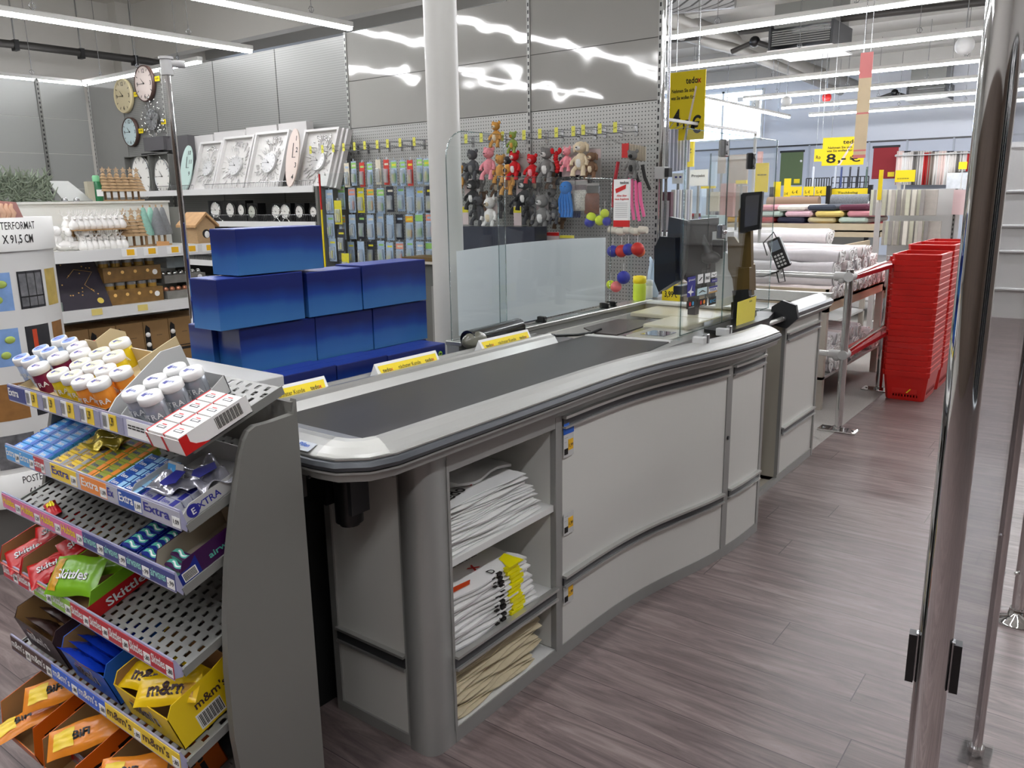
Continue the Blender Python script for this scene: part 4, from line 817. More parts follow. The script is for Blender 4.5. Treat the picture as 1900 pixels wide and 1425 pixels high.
# ---- shelf 4: fruit sweets
SR=mat('sweet_red',(190,18,24),.25,noise=.25,nscale=14,bump=.2); SG=mat('sweet_green',(120,175,30),.25,noise=.2,nscale=14,bump=.2)
tray(4,-.01,.112,-.012,.20,.035,.075,SR,'red display box of sweets at the left end of the fourth shelf',CARD,hs=.07)
tray(4,.117,.27,-.012,.20,.035,.075,SR,'red display box of sweets, second from the left on the fourth shelf',CARD,hs=.07)
def sk(sd,w,d): sd.box((w,0,.0),(w+.0004,d,.040),SR).text('Skittles',(w+.001,.10,.008),Y,Z,.030,PAPER,wmax=.12)
tray(4,.275,.455,-.004,.21,.030,.078,SG,'green and red display box of sweets lettered Skittles on its side',CARD,hs=.07,part=sk)
mlt=mat('multicolour_sweets',(236,150,40),.3,noise=.8,nscale=60)
for i,(x,y,z,a,m,l,w_,l_) in enumerate(((.05,.05,.025,1.2,SR,'red bag of sweets at the front of the leftmost red box',.09,.12),(.06,.13,.04,1.0,SR,'red bag of sweets behind in the leftmost red box',.09,.12),(.19,.045,.025,1.15,SR,'red bag of sweets at the front of the second red box',.09,.12),(.20,.13,.04,1.3,SR,'red bag of sweets behind in the second red box',.09,.12),(.345,.045,.055,.35,SG,'green bag of sweets lettered Skittles leaning out of the green box',.10,.155),(.36,.14,.03,.6,SG,'green bag of sweets deep inside the green box',.09,.13))):
    T=SM(4)@TR(x,y,z)@rotz(a)@Matrix.Rotation(.25 if i!=4 else .5,4,'X')
    pillow('sweet_bag',l,T,w_,l_,.028,m,'Skittles',PAPER,acc=[(.08,.26,.1,.9,mlt)] if i>3 else [(.7,.95,.1,.5,mlt)],seed=i)
# ---- shelf 5: chocolate boxes
BRN=mat('box_brown',(64,44,40),.5); BBL=mat('box_blue',(25,95,200),.4); BYE=mat('box_yellow',(240,205,20),.4)
def bar_side(sd,w,d):
    sd.box((w,.05,.008),(w+.0004,.115,.05),PAPER)
    for i in range(20): sd.box((w+.0004,.054+i*.003,.012),(w+.0008,.054+i*.003+(.002 if i%3 else .001),.046),INK)
    sd.text("m&m's",(w+.001,.10,.062),Y,Z,.03,PCOL['br'],wmax=.085).text('24 x 45',(w+.001,.15,.006),Y,Z,.012,INK)
def teeth(T,t,w,h,m):
    b=MB(T)
    for i in range(int(w/.0055)): b.prism([(i*.0055,h),(i*.0055+.0055,h),(i*.0055+.0028,h+.004)],0,.002,m,ax='y')
    b.build('serrated_edge',t)
for (x0,x1,h,m,txt,tc,l,part) in ((.045,.262,.095,BRN,"m&m's",PAPER,'dark brown display box lettered m&m on the bottom left of the fifth shelf',None),(.305,.515,.092,BBL,"m&m's",PCOL['br'],'bright blue display box lettered m&m in the middle of the fifth shelf',None),(.562,.785,.095,BYE,"m&m's",PCOL['br'],'yellow display box lettered m&m, with a barcode, right on the fifth shelf',bar_side)):
    t,T=tray(5,x0,x1,.018,.185,h,.125,m,l,CARD,hs=.118,txt=None,part=part); teeth(T,t,x1-x0,h,m)
    w=x1-x0; f=MB(T); 
    if tc is not PAPER: f.text(txt,(w*.45+.001,-.0008,h*.40),X,Z,.058,PAPER,wmax=w*.55)
    f.text(txt,(w*.45,-.0014,h*.41),X,Z,.055,tc,wmax=w*.52); f.text('peanut' if m is BYE else 'crispy' if m is BBL else 'choco',(w*.35,-.0012,h*.78),X,Z,.014,PCOL['o'] if m is not BYE else RED); f.build('front_print',t)
BB2=mat('bag_deep_blue',(16,50,160),.25,noise=.2,nscale=20,bump=.3); BY2=mat('bag_gold',(236,196,20),.25,noise=.15,nscale=20,bump=.2); BR2=mat('bag_brown',(60,38,34),.3,noise=.2,nscale=20,bump=.2)
for i in range(6):
    T=SM(5)@TR(.41+.004*i,.03+.024*i,.075)@Matrix.Rotation(-.9,4,'X'); pillow('chocolate_bag','deep blue chocolate bag in the blue box, %s from the front'%ORD[i],T,.085,.18,.022,BB2,seed=i,grp='blue bags in the blue box')
for i in range(3):
    T=SM(5)@TR(.15,.05+.04*i,.055)@Matrix.Rotation(-.9,4,'X'); pillow('chocolate_bag','dark brown chocolate bag in the brown box, %s from the front'%ORD[i],T,.07,.18,.02,BR2,seed=9+i,grp='brown bags in the brown box')
for i,(x,y,z,a,rx,l) in enumerate(((.63,.075,.085,.25,.2,'yellow chocolate bag lying on the left in the yellow box'),(.72,.07,.098,.55,.35,'yellow chocolate bag on top, leaning over the right wall of the yellow box'),(.67,.12,.07,.1,.1,'yellow chocolate bag underneath at the back of the yellow box'))):
    pillow('chocolate_bag',l,SM(5)@TR(x,y,z)@rotz(a)@Matrix.Rotation(rx,4,'X'),.07,.15,.022,BY2,"m&m",PCOL['br'],ts=.042,acc=[(.78,.95,.15,.6,mlt)],seed=20+i)
# ---- shelf 6: orange boxes of salami snacks
OB=mat('box_orange',(206,98,10),.45); OBG=mat('bag_orange',(240,140,40),.25,noise=.3,nscale=10,bump=.2)
def bf(sd,w,d): sd.text('BiFi',(w+.0008,.11,.02),Y,Z,.075,BLACK,wmax=.15)
for i,(x0,x1,y0,l) in enumerate(((.05,.24,-.06,'orange display box lettered BiFi on the lowest shelf at the left'),(.30,.47,-.065,'orange display box in the middle of the lowest shelf'),(.53,.70,-.04,'orange display box toward the right of the lowest shelf'))):
    tray(6,x0,x1,y0,.19,.04,.135,OB,l,CARD,hs=.11,part=bf)
for i,(x,y,z,a,rx,l) in enumerate(((.12,-.02,.05,1.2,0,'orange snack bag hanging out of the front of the leftmost orange box'),(.17,.07,.10,.9,.3,'orange snack bag lying high in the leftmost orange box'),(.38,.03,.09,.9,.3,'orange snack bag in the middle orange box'),(.61,.03,.09,.6,.3,'orange snack bag in the right orange box'),(.75,.03,.05,.5,.2,'brown and orange snack bag on the bare right end of the lowest shelf'))):
    pillow('snack_bag',l,SM(6)@TR(x,y,z)@rotz(a)@Matrix.Rotation(rx,4,'X'),.08,.17,.025,OBG if i<4 else mat('bag_rust',(150,70,20),.25,noise=.4,nscale=14,bump=.2),'BiFi',BLACK,ts=.03,acc=[(.1,.4,.2,.8,PCOL['y'])],seed=30+i)
# ================================================================ BEHIND THE RACK
b=MB().box((1.17,1.80,0),(1.30,2.62,1.02),DARK); 
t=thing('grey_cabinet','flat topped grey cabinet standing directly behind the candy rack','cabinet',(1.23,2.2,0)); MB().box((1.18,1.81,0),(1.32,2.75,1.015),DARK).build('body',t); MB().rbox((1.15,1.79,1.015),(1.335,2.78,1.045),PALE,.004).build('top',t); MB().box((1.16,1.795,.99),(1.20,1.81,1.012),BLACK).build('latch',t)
# stack of blue cartons
def blue_mat():
    m=mat('blue_carton_print',(20,60,150),.35); nt=m.node_tree; bs=nt.nodes['Principled BSDF']
    tc=nd(nt,'ShaderNodeTexCoord'); sp=nd(nt,'ShaderNodeSeparateXYZ'); nt.links.new(tc.outputs['Object'],sp.inputs[0])
    n=nd(nt,'ShaderNodeTexNoise'); n.inputs['Scale'].default_value=9; mp=nd(nt,'ShaderNodeMapping'); mp.inputs['Scale'].default_value=(1,1,.4); nt.links.new(tc.outputs['Object'],mp.inputs[0]); nt.links.new(mp.outputs[0],n.inputs['Vector'])
    v=mth(nt,'ADD',mth(nt,'DIVIDE',sp.outputs[2],.145),mth(nt,'MULTIPLY',mth(nt,'SUBTRACT',n.outputs['Fac'],.5),.35))
    r=nd(nt,'ShaderNodeValToRGB'); nt.links.new(v,r.inputs[0]); e=r.color_ramp.elements; e[0].position=.0; e[0].color=lin((52,104,158)); e[1].position=1; e[1].color=lin((12,28,94))
    k=e.new(.36); k.color=lin((38,88,148)); k=e.new(.5); k.color=lin((15,54,130)); k=e.new(.75); k.color=lin((9,26,90)); nt.links.new(r.outputs[0],bs.inputs['Base Color']); bs.inputs['Coat Weight'].default_value=.2
    return m
BLU=blue_mat(); BLT=mat('carton_top_blue',(22,50,140),.4)
def carton(x0,x1,y0,y1,z0,z1,l,a=0,badge=False):
    w,d,h=x1-x0,y1-y0,z1-z0; T=TR((x0+x1)/2,y0,z0)@rotz(a); t=thing('blue_carton',l,'carton',M=T,group='stacked blue cartons'); 
    MB(T).rbox((-w/2+.001,0,.0005),(w/2-.001,d,h-.002),BLU,.0015).build('box',t); MB(T).box((-w/2+.002,.002,h-.002),(w/2-.002,d/2-.0006,h-.0006),BLT).box((-w/2+.002,d/2+.0006,h-.002),(w/2-.002,d-.002,h-.0006),BLT).build('lid_flaps',t)
    if badge: MB(T).cyl((w/2-.03,.0,h*.72),(w/2-.03,-.0006,h*.72),.010,mat('badge_green',(150,200,60),.4),n=20).box((w/2-.036,-.001,h*.70),(w/2-.024,-.0006,h*.74),INK).build('round_badge',t)
dk=thing('display_table','low grey table carrying the stack of blue cartons behind the checkout','table',(1.8,2.3,0)); MB().rbox((1.345,1.93,.83),(2.27,2.55,.86),PALE,.004).build('table_top',dk)
for x in (1.38,2.19):
    for y in (1.97,2.48): MB().box((x,y,0),(x+.04,y+.04,.83),MIDG).build('leg',dk)
zt=.86
YF=1.965
f=[at(p,640,y=YF).x for p in (488,622,718,827)]
zf=[.99,.99,.985]
for i in range(3): carton(f[i]+.001,f[i+1]-.001,YF,YF+.125,.86,.998-.004*i,['blue carton at the front left of the lowest layer, behind the left divider bar','blue carton in the middle of the front lowest row','blue carton at the right end of the front lowest row, with a round badge'][i],badge=(i==2))
for i,(a,c) in enumerate(((1.40,1.68),(1.685,1.95),(1.955,2.23))): carton(a,c,2.1,2.225,.86,.985,['blue carton in the back of the lowest layer, left','blue carton in the back of the lowest layer, middle','blue carton in the back of the lowest layer, right'][i]); 
carton(1.36,1.68,2.235,2.42,.86,.985,'blue carton at the rear left corner of the lowest layer')
A=[(1.416,1.70),(1.702,1.957),(1.959,2.235)]
for i,(a,c) in enumerate(A): carton(a,c,2.098,2.215,.987,1.134,'blue carton in the second layer, %s'%['left','middle','right, touching the round column'][i],[-.02,.01,.0][i])
carton(1.40,1.69,2.222,2.345,.987,1.134,'blue carton behind the left one of the second layer, showing its end',.01)
Bx=[(1.345,1.655),(1.672,1.900),(1.905,2.225)]
for i,(a,c) in enumerate(Bx): carton(a,c,2.085,2.22,1.137,1.288-.006*(i==1),'blue carton in the third layer, %s'%['left, sticking out over the one below','narrow one in the middle','right, beside the round column'][i],[.0,-.02,.01][i])
carton(1.425,1.75,2.09,2.22,1.291,1.428,'single blue carton crowning the top of the stack',.01)
# tall chrome pole with a white cap
pb=at(364,655,z=1.045); 
top=at(309,122,x=1.60); base=(top.x,top.y)
t=thing('chrome_display_pole','thin tall chrome pole with a white cap standing behind the candy rack and blue cartons','pole',(base[0],base[1],0)); MB().cyl((base[0],base[1],0),(base[0],base[1],top.z-.02),.0095,CHROME,n=16).build('pole',t)
MB().cyl((base[0],base[1],top.z-.03),(base[0],base[1],top.z+.02),.02,PALE).cyl((base[0],base[1],top.z+.02),(base[0],base[1],top.z+.028),.024,PALE).cyl((base[0],base[1],top.z+.008),(base[0]+.05,base[1]-.03,top.z+.006),.012,PALE).build('cap',t); MB().cyl((base[0],base[1],0),(base[0],base[1],.02),.06,PALE).build('foot',t)
# ================================================================ POSTER COLUMN
C0=Vector((1.35,3.80)); PR=.30; cs=thing('poster_stand','round white poster display column with small poster pictures at the left edge','poster stand',(C0.x,C0.y,0))
ph0=math.atan2(-C0.y,-C0.x)
PSW=mat('poster_stand_white',(222,221,217),.5)
MB().cyl((C0.x,C0.y,.30),(C0.x,C0.y,1.34),PR-.012,PSW,n=56).build('drum',cs); MB().cyl((C0.x,C0.y,0),(C0.x,C0.y,.30),PR-.05,MIDG,n=40).build('base',cs)
for z0,z1,n in ((1.33,1.46,'header_ring'),(.30,.44,'footer_ring')):
    MB().lathe([(PR,z0),(PR,z1),(PR-.01,z1),(PR-.01,z0)],PSW,n=56,L=TR(C0.x,C0.y,0),cap=False).build(n,cs)
MB().cyl((C0.x,C0.y,1.44),(C0.x,C0.y,1.452),PR-.01,BLACK,n=56).build('top_disc',cs)
def wrap(txt,ang,z,size,r=PR+.001,bold=True,sx=.62):
    V,F,w,h=textgeo(txt,bold); b=MB(); b.add([(C0.x+r*math.cos(ph0+ang+(v.x-w)*size*sx/r),C0.y+r*math.sin(ph0+ang+(v.x-w)*size*sx/r),z+v.y*size) for v in V],F,INK); return b
wrap('POSTERFORMAT',.82,1.415,.042,bold=False).build('header_text',cs); wrap('61 X 91,5 CM',.76,1.362,.046).build('header_text',cs)
wrap('POSTERFORMAT',.78,.395,.042,bold=False).build('footer_text',cs); wrap('61 X 91,5 CM',.74,.338,.046).build('footer_text',cs)
def wq(a0,a1,z0,z1,m,r=PR-.0115,n=6):
    b=MB(); b.grid(lambda u,v:(C0.x+r*math.cos(ph0+a0+(a1-a0)*u),C0.y+r*math.sin(ph0+a0+(a1-a0)*u),z0+(z1-z0)*v),n,1,m); return b
MAPB=mat('map_print',(130,165,215),.5,noise=.3,nscale=20); MAPG=mat('map_land',(170,190,90),.5); SEP=mat('sepia_print',(150,105,55),.5,noise=.4,nscale=25); GRY=mat('grey_photo_print',(110,110,112),.5,noise=.9,nscale=30); DKP=mat('dark_photo_print',(40,40,44),.5,noise=.6,nscale=20)
rows=[(1.10,1.25),(.88,1.03),(.66,.81),(.46,.60)]
for ri,(z0,z1) in enumerate(rows):
    for ci,(a0,a1) in enumerate(((-.1,.38),(.47,.86),(.94,1.25))):
        m=[[MAPB,DKP,mat('coast_print',(196,170,90),.5,noise=.4,nscale=20)],[MAPB,DKP,SEP],[SEP,DKP,GRY],[GRY,GRY,DKP]][ri][ci]
        b=wq(a0,a1,z0,z1,m); r=PR-.0105
        if ri<2 and ci==0: 
            for q in ((.28,.5),(.6,.3),(.75,.7)):
                aa=a0+(a1-a0)*q[0]; zz=z0+(z1-z0)*q[1]; p=Vector((C0.x+r*math.cos(ph0+aa),C0.y+r*math.sin(ph0+aa),zz)); b.ball(p,(.02,.004,.015),MAPG,8,6)
        if ri==0 and ci==1:
            b2=wq(a0+.02,a1-.02,z0+.01,z1-.01,GRY,r); b.v+=b2.v and []; n0=len(b.v); b.add(b2.v,b2.f,GRY)
            for q in (0,.33,.66,1): 
                w2=wq(a0+(a1-a0)*q-.006,a0+(a1-a0)*q+.006,z0,z1,BLACK,r+.0008,1); b.add(w2.v,w2.f,BLACK)
            w2=wq(a0,a1,z0+.045,z0+.051,BLACK,r+.0008); b.add(w2.v,w2.f,BLACK)
        if ri==1 and ci==1:
            w2=wq(a0+.10,a0+.17,z0,z1-.015,mat('bridge_red',(205,70,30),.5),r,1); b.add(w2.v,w2.f,MT['bridge_red']); w2=wq(a0,a0+.18,z0+.01,z0+.02,MT['bridge_red'],r+.0005,2); b.add(w2.v,w2.f,MT['bridge_red'])
        b.build('poster_picture',cs)
# pink figure display above the poster column
b=MB(); p=at(12,385,y=3.8); b.prism([(p.x-.12,1.455),(p.x+.02,1.455),(p.x+.0,1.52),(p.x-.10,1.53)],3.7,3.9,mat('dusty_pink_card',(176,128,122),.7),ax='y'); solo(b,'pink_card_display','dusty pink cardboard display with shell shapes on top of the poster column','display')
for i in range(3):
    q=at(3+i*9,391,y=3.69); solo(MB().tube([q+Vector((0,0,-.03)),q+Vector((.006,0,-.01)),q+Vector((-.004,0,.01)),q+Vector((.004,0,.028))],[.010,.013,.012,.006],mat('peach_ceramic',(225,180,150),.5)),'ceramic_figure','peach ceramic figure standing in the pink display, %s from the left'%ORD[i],'figure')
# ================================================================ TALL SHELF WALL WITH CLOCKS AND PET TOYS
WX=5.1
EDGEW=mat('shelf_edge_white',(228,228,226),.25,.1)
PEG=holes('pegboard',(180,180,176),(1,2),(.025,.025),(.0040,None),see=False,bg=(66,66,66)); LOUV=holes('fine_perforated',(140,140,137),(1,2),(.012,.02),(.006,.004),see=False,bg=(104,104,104)); UPR=holes('slotted_upright',(176,176,172),(1,2),(.2,.05),(.010,.022),see=False)
GLS=mat('gloss_wall_panel',(172,171,166),.06,.1,coat=.6); 
def wavy():
    m=GLS; nt=m.node_tree; b=nt.nodes['Principled BSDF']; tc=nd(nt,'ShaderNodeTexCoord'); n=nd(nt,'ShaderNodeTexNoise'); n.inputs['Scale'].default_value=2.6; n.inputs['Detail'].default_value=1
    nt.links.new(tc.outputs['Object'],n.inputs['Vector']); bp=nd(nt,'ShaderNodeBump'); bp.inputs['Strength'].default_value=.3; bp.inputs['Distance'].default_value=.03; nt.links.new(n.outputs['Fac'],bp.inputs['Height']); nt.links.new(bp.outputs[0],b.inputs['Normal'])
wavy()
sw=thing('tall_shelf_wall','tall grey shelf wall with toys on pegboard at right and clocks at left','shelf unit',(WX,6,0))
ys=[2.61,3.67,4.645,5.62,6.6,7.6,8.55,9.4,10.15]
for i,(a,c) in enumerate(zip(ys,ys[1:])):
    if a<5.6:
        MB().box((WX,a+.006,.1),(WX+.02,c-.006,2.125),PEG).build('pegboard_panel',sw)
        MB().box((WX-.002,a+.006,2.13),(WX+.02,c-.006,2.517),GLS).build('gloss_panel',sw); MB().box((WX-.002,a+.006,2.522),(WX+.02,c-.006,2.915),GLS).build('gloss_panel',sw)
    else:
        m=LOUV if a>5.6 and a<9 else GREY
        MB().box((WX,a+.006,1.3),(WX+.02,c-.006,2.90),m).box((WX,a+.006,.1),(WX+.02,c-.006,1.3),DARK).build('back_panel',sw)
for y in ys[:4]+[ys[6],ys[8]]:
    b=MB(); b.box((WX-.012,y-.012,0),(WX-.004,y+.012,2.92),mat('upright_steel',(170,170,166),.4,.3))
    for k in range(58): b.box((WX-.0125,y-.006,.05+k*.05),(WX-.0115,y+.006,.075+k*.05),BLACK)
    b.build('upright',sw)
MB().box((WX+.02,2.60,0),(WX+.06,10.2,2.90),MIDG).build('core',sw)
def shelf_px(p0,p1,x,dep,hh,name='shelf',par=sw,y0=None,y1=None):
    a=at(*p0,x=x); c=at(*p1,x=x); z=(a.z+c.z)/2; ya=y1 or a.y; yc=y0 or c.y
    MB().box((x,yc,z-.012),(x+dep,ya,z),GREY).box((x-.012,yc,z-hh),(x,ya,z+.006),EDGEW).build(name,par); return z
XS=4.68
zc1=shelf_px((330,354),(588,345),XS,.42,.05,y0=5.66,y1=9.2); zc2=shelf_px((370,411),(592,413),XS,.42,.045,y0=5.66,y1=9.2); zc3=shelf_px((355,481),(431,487),XS,.42,.05,y0=5.66,y1=9.2); zc4=.75
MB().box((XS,5.66,zc4-.02),(WX,9.2,zc4),GREY).build('shelf',sw)
MB().box((XS,5.62,.1),(WX,5.65,zc1),MIDG).build('side_plate',sw)
def basket(z,y0,y1,h=.05,x=XS):
    b=MB(); b.tube([(x+.01,y0,z+h),(x+.01,y1,z+h)],.003,STEEL,5)
    n=int((y1-y0)/.025)
    for i in range(n+1): y=y0+(y1-y0)*i/n; b.box((x+.009,y-.0012,z),(x+.012,y+.0012,z+h),STEEL)
    b.build('wire_fence',sw)
basket(zc1,5.68,7.3); basket(zc1,7.5,8.2); basket(zc2,5.68,7.1,.065); basket(zc2,7.12,8.3,.065); basket(zc3,5.9,7.6,.06)
sw2=thing('side_shelf_wall','tall grey panelled shelf wall along the left, meeting the clock wall in a corner','shelf unit',(3,10.2,0)); b=MB()
for i,(a,c) in enumerate(((1.2,2.6),(2.6,3.85),(3.85,5.08))):
    for z0,z1 in ((.1,1.7),(1.705,2.1),(2.105,2.5),(2.505,2.9)): b.box((a+.006,10.2,z0),(c-.006,10.22,z1),mat('wall_panel_grey',(146,147,144),.3,.1))
b.build('panels',sw2)
xx=at(80,240,y=10.19).x; b=MB(); b.box((xx-.02,10.18,0),(xx+.02,10.198,2.92),MIDG)
for k in range(58): b.box((xx-.008,10.178,.05+k*.05),(xx+.008,10.181,.075+k*.05),BLACK)
b.build('upright',sw2)
# -------- clocks
CFW=mat('clock_face_white',(232,230,224),.5); CFB=mat('clock_face_black',(22,22,24),.3)
def dial(mb,c,n,up,r,face,ink,rim=None,rr=.012,hands=(10,9),nums=True,ry=1):
    """clock dial at c facing n"""
    n=Vector(n).normalized(); up=Vector(up).normalized(); rt=up.cross(n); T=frame(c,rt,up,n)
    mb.cyl((0,0,-.02),(0,0,.0),r,face,n=30,L=T@Matrix.Diagonal((1,ry,1,1)))
    if rim: mb.tube([(r*math.cos(a/30*6.2832),r*ry*math.sin(a/30*6.2832),.003) for a in range(30)],rr,rim,8,L=T,closed=True)
    for k in range(12):
        a=math.radians(90-30*k); R0,R1=(r*.74,r*.9); p=Vector((math.cos(a),math.sin(a)*ry,0)); q=Vector((-math.sin(a),math.cos(a),0))*r*.022
        if nums and k%3==0: mb.text(str(k or 12),(p.x*r*.72,p.y*r*.72-r*.12,.003),(1,0,0),(0,1,0),r*.34,ink,L=T)
        else: mb.add([p*R0-q+Z*.003,p*R0+q+Z*.003,p*R1+q+Z*.003,p*R1-q+Z*.003],[(0,1,2,3)],ink,L=T)
    for a,l,w in ((math.radians(90-30*hands[0]-15),.45,.03),(math.radians(90-6*hands[1]*5),.7,.02)):
        p=Vector((math.cos(a),math.sin(a)*ry,0)); q=Vector((-math.sin(a),math.cos(a),0))*r*w; mb.add([-q+Z*.005,q+Z*.005,p*r*l+q*.4+Z*.005,p*r*l-q*.4+Z*.005],[(0,1,2,3)],ink,L=T)
    mb.cyl((0,0,.002),(0,0,.008),r*.05,ink,n=10,L=T); return mb
def wall_clock(px,py,h,face,rim,lab,rr=.012,nums=True):
    c=at(px,py,x=WX-.04); t=thing('wall_clock',lab,'clock',M=TR(*c)); dial(MB(),c,(-1,0,0),Z,h/2,face,INK,None,nums=nums).build('dial',t)
    T=frame(c,Vector((0,-1,0)),Z,Vector((-1,0,0))); r=h/2
    MB(T).lathe([(r*.98,-.035),(r*1.04,-.03),(r*1.04,.0),(r*.98+rr*.2,.012),(r*.96,.004)],rim,n=32,cap=False).build('rim',t); return c
s=1/1500*10
wall_clock(228,178,.36,mat('clock_face_cream',(196,184,150),.5),mat('antique_cream',(200,188,150),.4),'large cream antique style wall clock, upper left of the four wall clocks')
wall_clock(267,155,.37,mat('clock_face_rose',(214,200,192),.5),mat('dark_rim',(70,50,44),.5),'white round wall clock with big black numerals 12 3 6 9, highest on the wall',.004)
wall_clock(241,245,.31,mat('clock_face_mint',(190,208,210),.5),mat('dark_rim',(70,50,44),.5),'pale blue round wall clock, lower left of the four wall clocks',.004)
c=at(281,222,x=WX-.05); t=thing('flower_clock','round silver wall clock surrounded by glittering petals, beside the pale blue clock','clock',M=TR(*c)); dial(MB(),c,(-1,0,0),Z,.11,STEEL,INK,None,nums=False).build('dial',t)
b=MB(); r=random.Random(3)
for k in range(44):
    a=r.random()*6.28; d=.13+.11*r.random(); b.ball((c.x+.02*r.random(),c.y+math.cos(a)*d,c.z+math.sin(a)*d),(.006,.016,.016),CHROME,8,5)
for k in range(14): a=k/14*6.28; b.tube([c,c+Vector((0,math.cos(a)*.2,math.sin(a)*.2))],.002,STEEL,4)
b.build('petals',t)
for px,py,l in ((252,175,'beside the cream clock'),(291,146,'beside the topmost clock'),(261,243,'beside the pale blue clock'),(303,226,'beside the silver petal clock')):
    c=at(px,py,x=WX-.03); solo(MB().box((c.x,c.y-.045,c.z-.025),(c.x+.004,c.y+.045,c.z+.025),YEL).text('19,99',(c.x-.001,c.y,c.z-.01),-Y,Z,.03,INK),'price_tag','small yellow price tag on the wall '+l,'price tag')
# framed silver flower clocks leaning on the top shelf
PF=mat('picture_box_white',(204,202,200),.4); CB=mat('crystal_relief',(204,202,198),.3,noise=.12,nscale=30,bump=1.0)
def framed(px0,px1,pyt,lab,dx=0,n=3):
    x=XS+.05+dx; z0=zc1; a=at(px0,300,x=x+.1); c=at(px1,300,x=x+.1); zt=at((px0+px1)/2,pyt,x=x+.15).z; H=zt-z0; w=a.y-c.y
    lean=math.atan2(.18,H); L=H/math.cos(lean); T=frame((x,a.y,z0),Vector((0,-1,0)),Vector((math.sin(lean),0,math.cos(lean)))) 
    t=thing('framed_clock',lab,'clock',M=T)
    b=MB(T); th=.045; f=.022
    for q in (((0,0,-th),(w,f,0)),((0,L-f,-th),(w,L,0)),((0,f,-th),(f,L-f,0)),((w-f,f,-th),(w,L-f,0))): b.box(q[0],q[1],PF)
    b.build('frame',t); m=MB(T); m.box((f,f,-th),(w-f,L-f,-th+.01),CB); m.build('relief_panel',t)
    rd=random.Random(int(px0)); p=MB(T); cx,cy=w*.55,L*.45
    for k in range(90):
        a=rd.random()*6.28; d=w*(.2+.26*rd.random()); X1,Y1=cx+math.cos(a)*d,cy+math.sin(a)*d*1.15
        if f+.01<X1<w-f-.01 and f+.01<Y1<L-f-.01: p.tube([(cx+math.cos(a)*d*.8,cy+math.sin(a)*d*.9,-th+.014),(X1,Y1,-th+.02)],[.002,.006],PF,4)
    for k in range(16): p.ball((w*(.3+.45*rd.random()),L*(.78+.13*rd.random()),-th+.02),(.012,.008,.005),CHROME,6,4)
    p.build('petals',t)
    q=MB(T); dial(q,Vector((cx,cy,-.008)),Z,Y,w*.19,mat('silver_dial',(205,205,204),.3,.4),DGREY,None,nums=False); q.build('dial',t)
    return T,w,L
framed(362,404,262,'silver petal clock in a white box frame, leftmost of the four framed clocks'); framed(406,463,252,'silver petal clock in a white box frame, second from the left'); framed(466,528,243,'silver petal clock in a white box frame, third from the left'); T,w_,L_=framed(556,620,238,'silver petal clock in a white box frame, rightmost, beside the blister packs')
for i in range(2):
    T2=T@TR(w_+.012+i*.035,.0,-.03-.02*i); solo(MB(T2).box((-.01,0,-.05),(.018,L_,.0),PF),'frame_carton','white side of a boxed clock standing behind the rightmost framed clock, %s'%['nearer','farther'][i],'box')
for i,(a,c) in enumerate(((345,400),(402,460),(462,520),(522,575))):
    ya=at(a,280,x=WX-.12).y; yc=at(c,280,x=WX-.12).y; zt=at((a+c)/2,[252,243,234,227][i],x=WX-.12).z; solo(MB().box((WX-.14,yc,zc1+.0),(WX-.06,ya-.01,zt),PF),'frame_carton','flat white carton standing behind the framed clocks, %s from the left'%ORD[i],'box')
def oval(px,pt,pb,w,face,lab,txt,dx=.03):
    x=XS+dx; c=at(px,(pt+pb)/2,x=x+.05); zt=at(px,pt,x=x+.1).z; h=zt-zc1; T=frame((x,c.y,zc1),Vector((0,-1,0)),Vector((.22,0,1)))
    b=MB(T); n=28; pts=[(w/2*math.cos(k/n*6.2832),h/2+h/2*math.sin(k/n*6.2832)) for k in range(n)]; b.prism(pts,-.012,0,face)
    for k,s_ in enumerate(txt): a=math.radians(60-40*k); b.text(s_,(w*.32*math.cos(a),h/2+h*.38*math.sin(a)-.02,.001),X,Y,.06,INK)
    b.box((-.004,h*.5,.001),(.004,h*.75,.002),INK).box((-.003,h*.5,.001),(w*.25,h*.51,.002),INK); solo(b,'oval_clock',lab,'clock')
oval(345,268,345,.20,mat('mint_wood',(182,205,198),.5),'mint green oval wooden clock at the left end of the clock shelf',['10','11','9']); oval(541,236,338,.17,mat('pink_wood',(216,200,190),.5),'pale pink oval wooden clock between the third and fourth framed clocks',['1','2','3','4'],dx=-.02)
# clocks in dark boxes left of the pole
for i,(px0,px1,py0,py1) in enumerate(((237,276,287,352),(280,311,283,350))):
    x=4.75; a=at(px0,py1,x=x);c=at(px1,py0,x=x); z0=zc1; t=thing('boxed_clock','tall oval white clock on a chain in a grey open box, %s one'%['left','right'][i],'clock',M=TR(x,a.y,z0)); H_=c.z-z0; w=a.y-c.y
    b=MB(); b.box((x+.06,c.y,z0),(x+.07,a.y,z0+H_),MIDG).box((x,c.y,z0),(x+.07,c.y+.01,z0+H_),MIDG).box((x,a.y-.01,z0),(x+.07,a.y,z0+H_),MIDG).box((x,c.y,z0+H_-.01),(x+.07,a.y,z0+H_),MIDG); b.build('box',t)
    q=MB(); dial(q,Vector((x+.03,(a.y+c.y)/2,z0+H_*.40)),(-1,0,0),Z,w*.36,CFW,INK,STEEL,.006,nums=False,ry=1.25); q.build('dial',t); MB().tube([(x+.03,(a.y+c.y)/2,z0+H_*.40+w*.45),(x+.03,(a.y+c.y)/2+.01,z0+H_-.03)],.008,CHROME,6).build('chain',t)
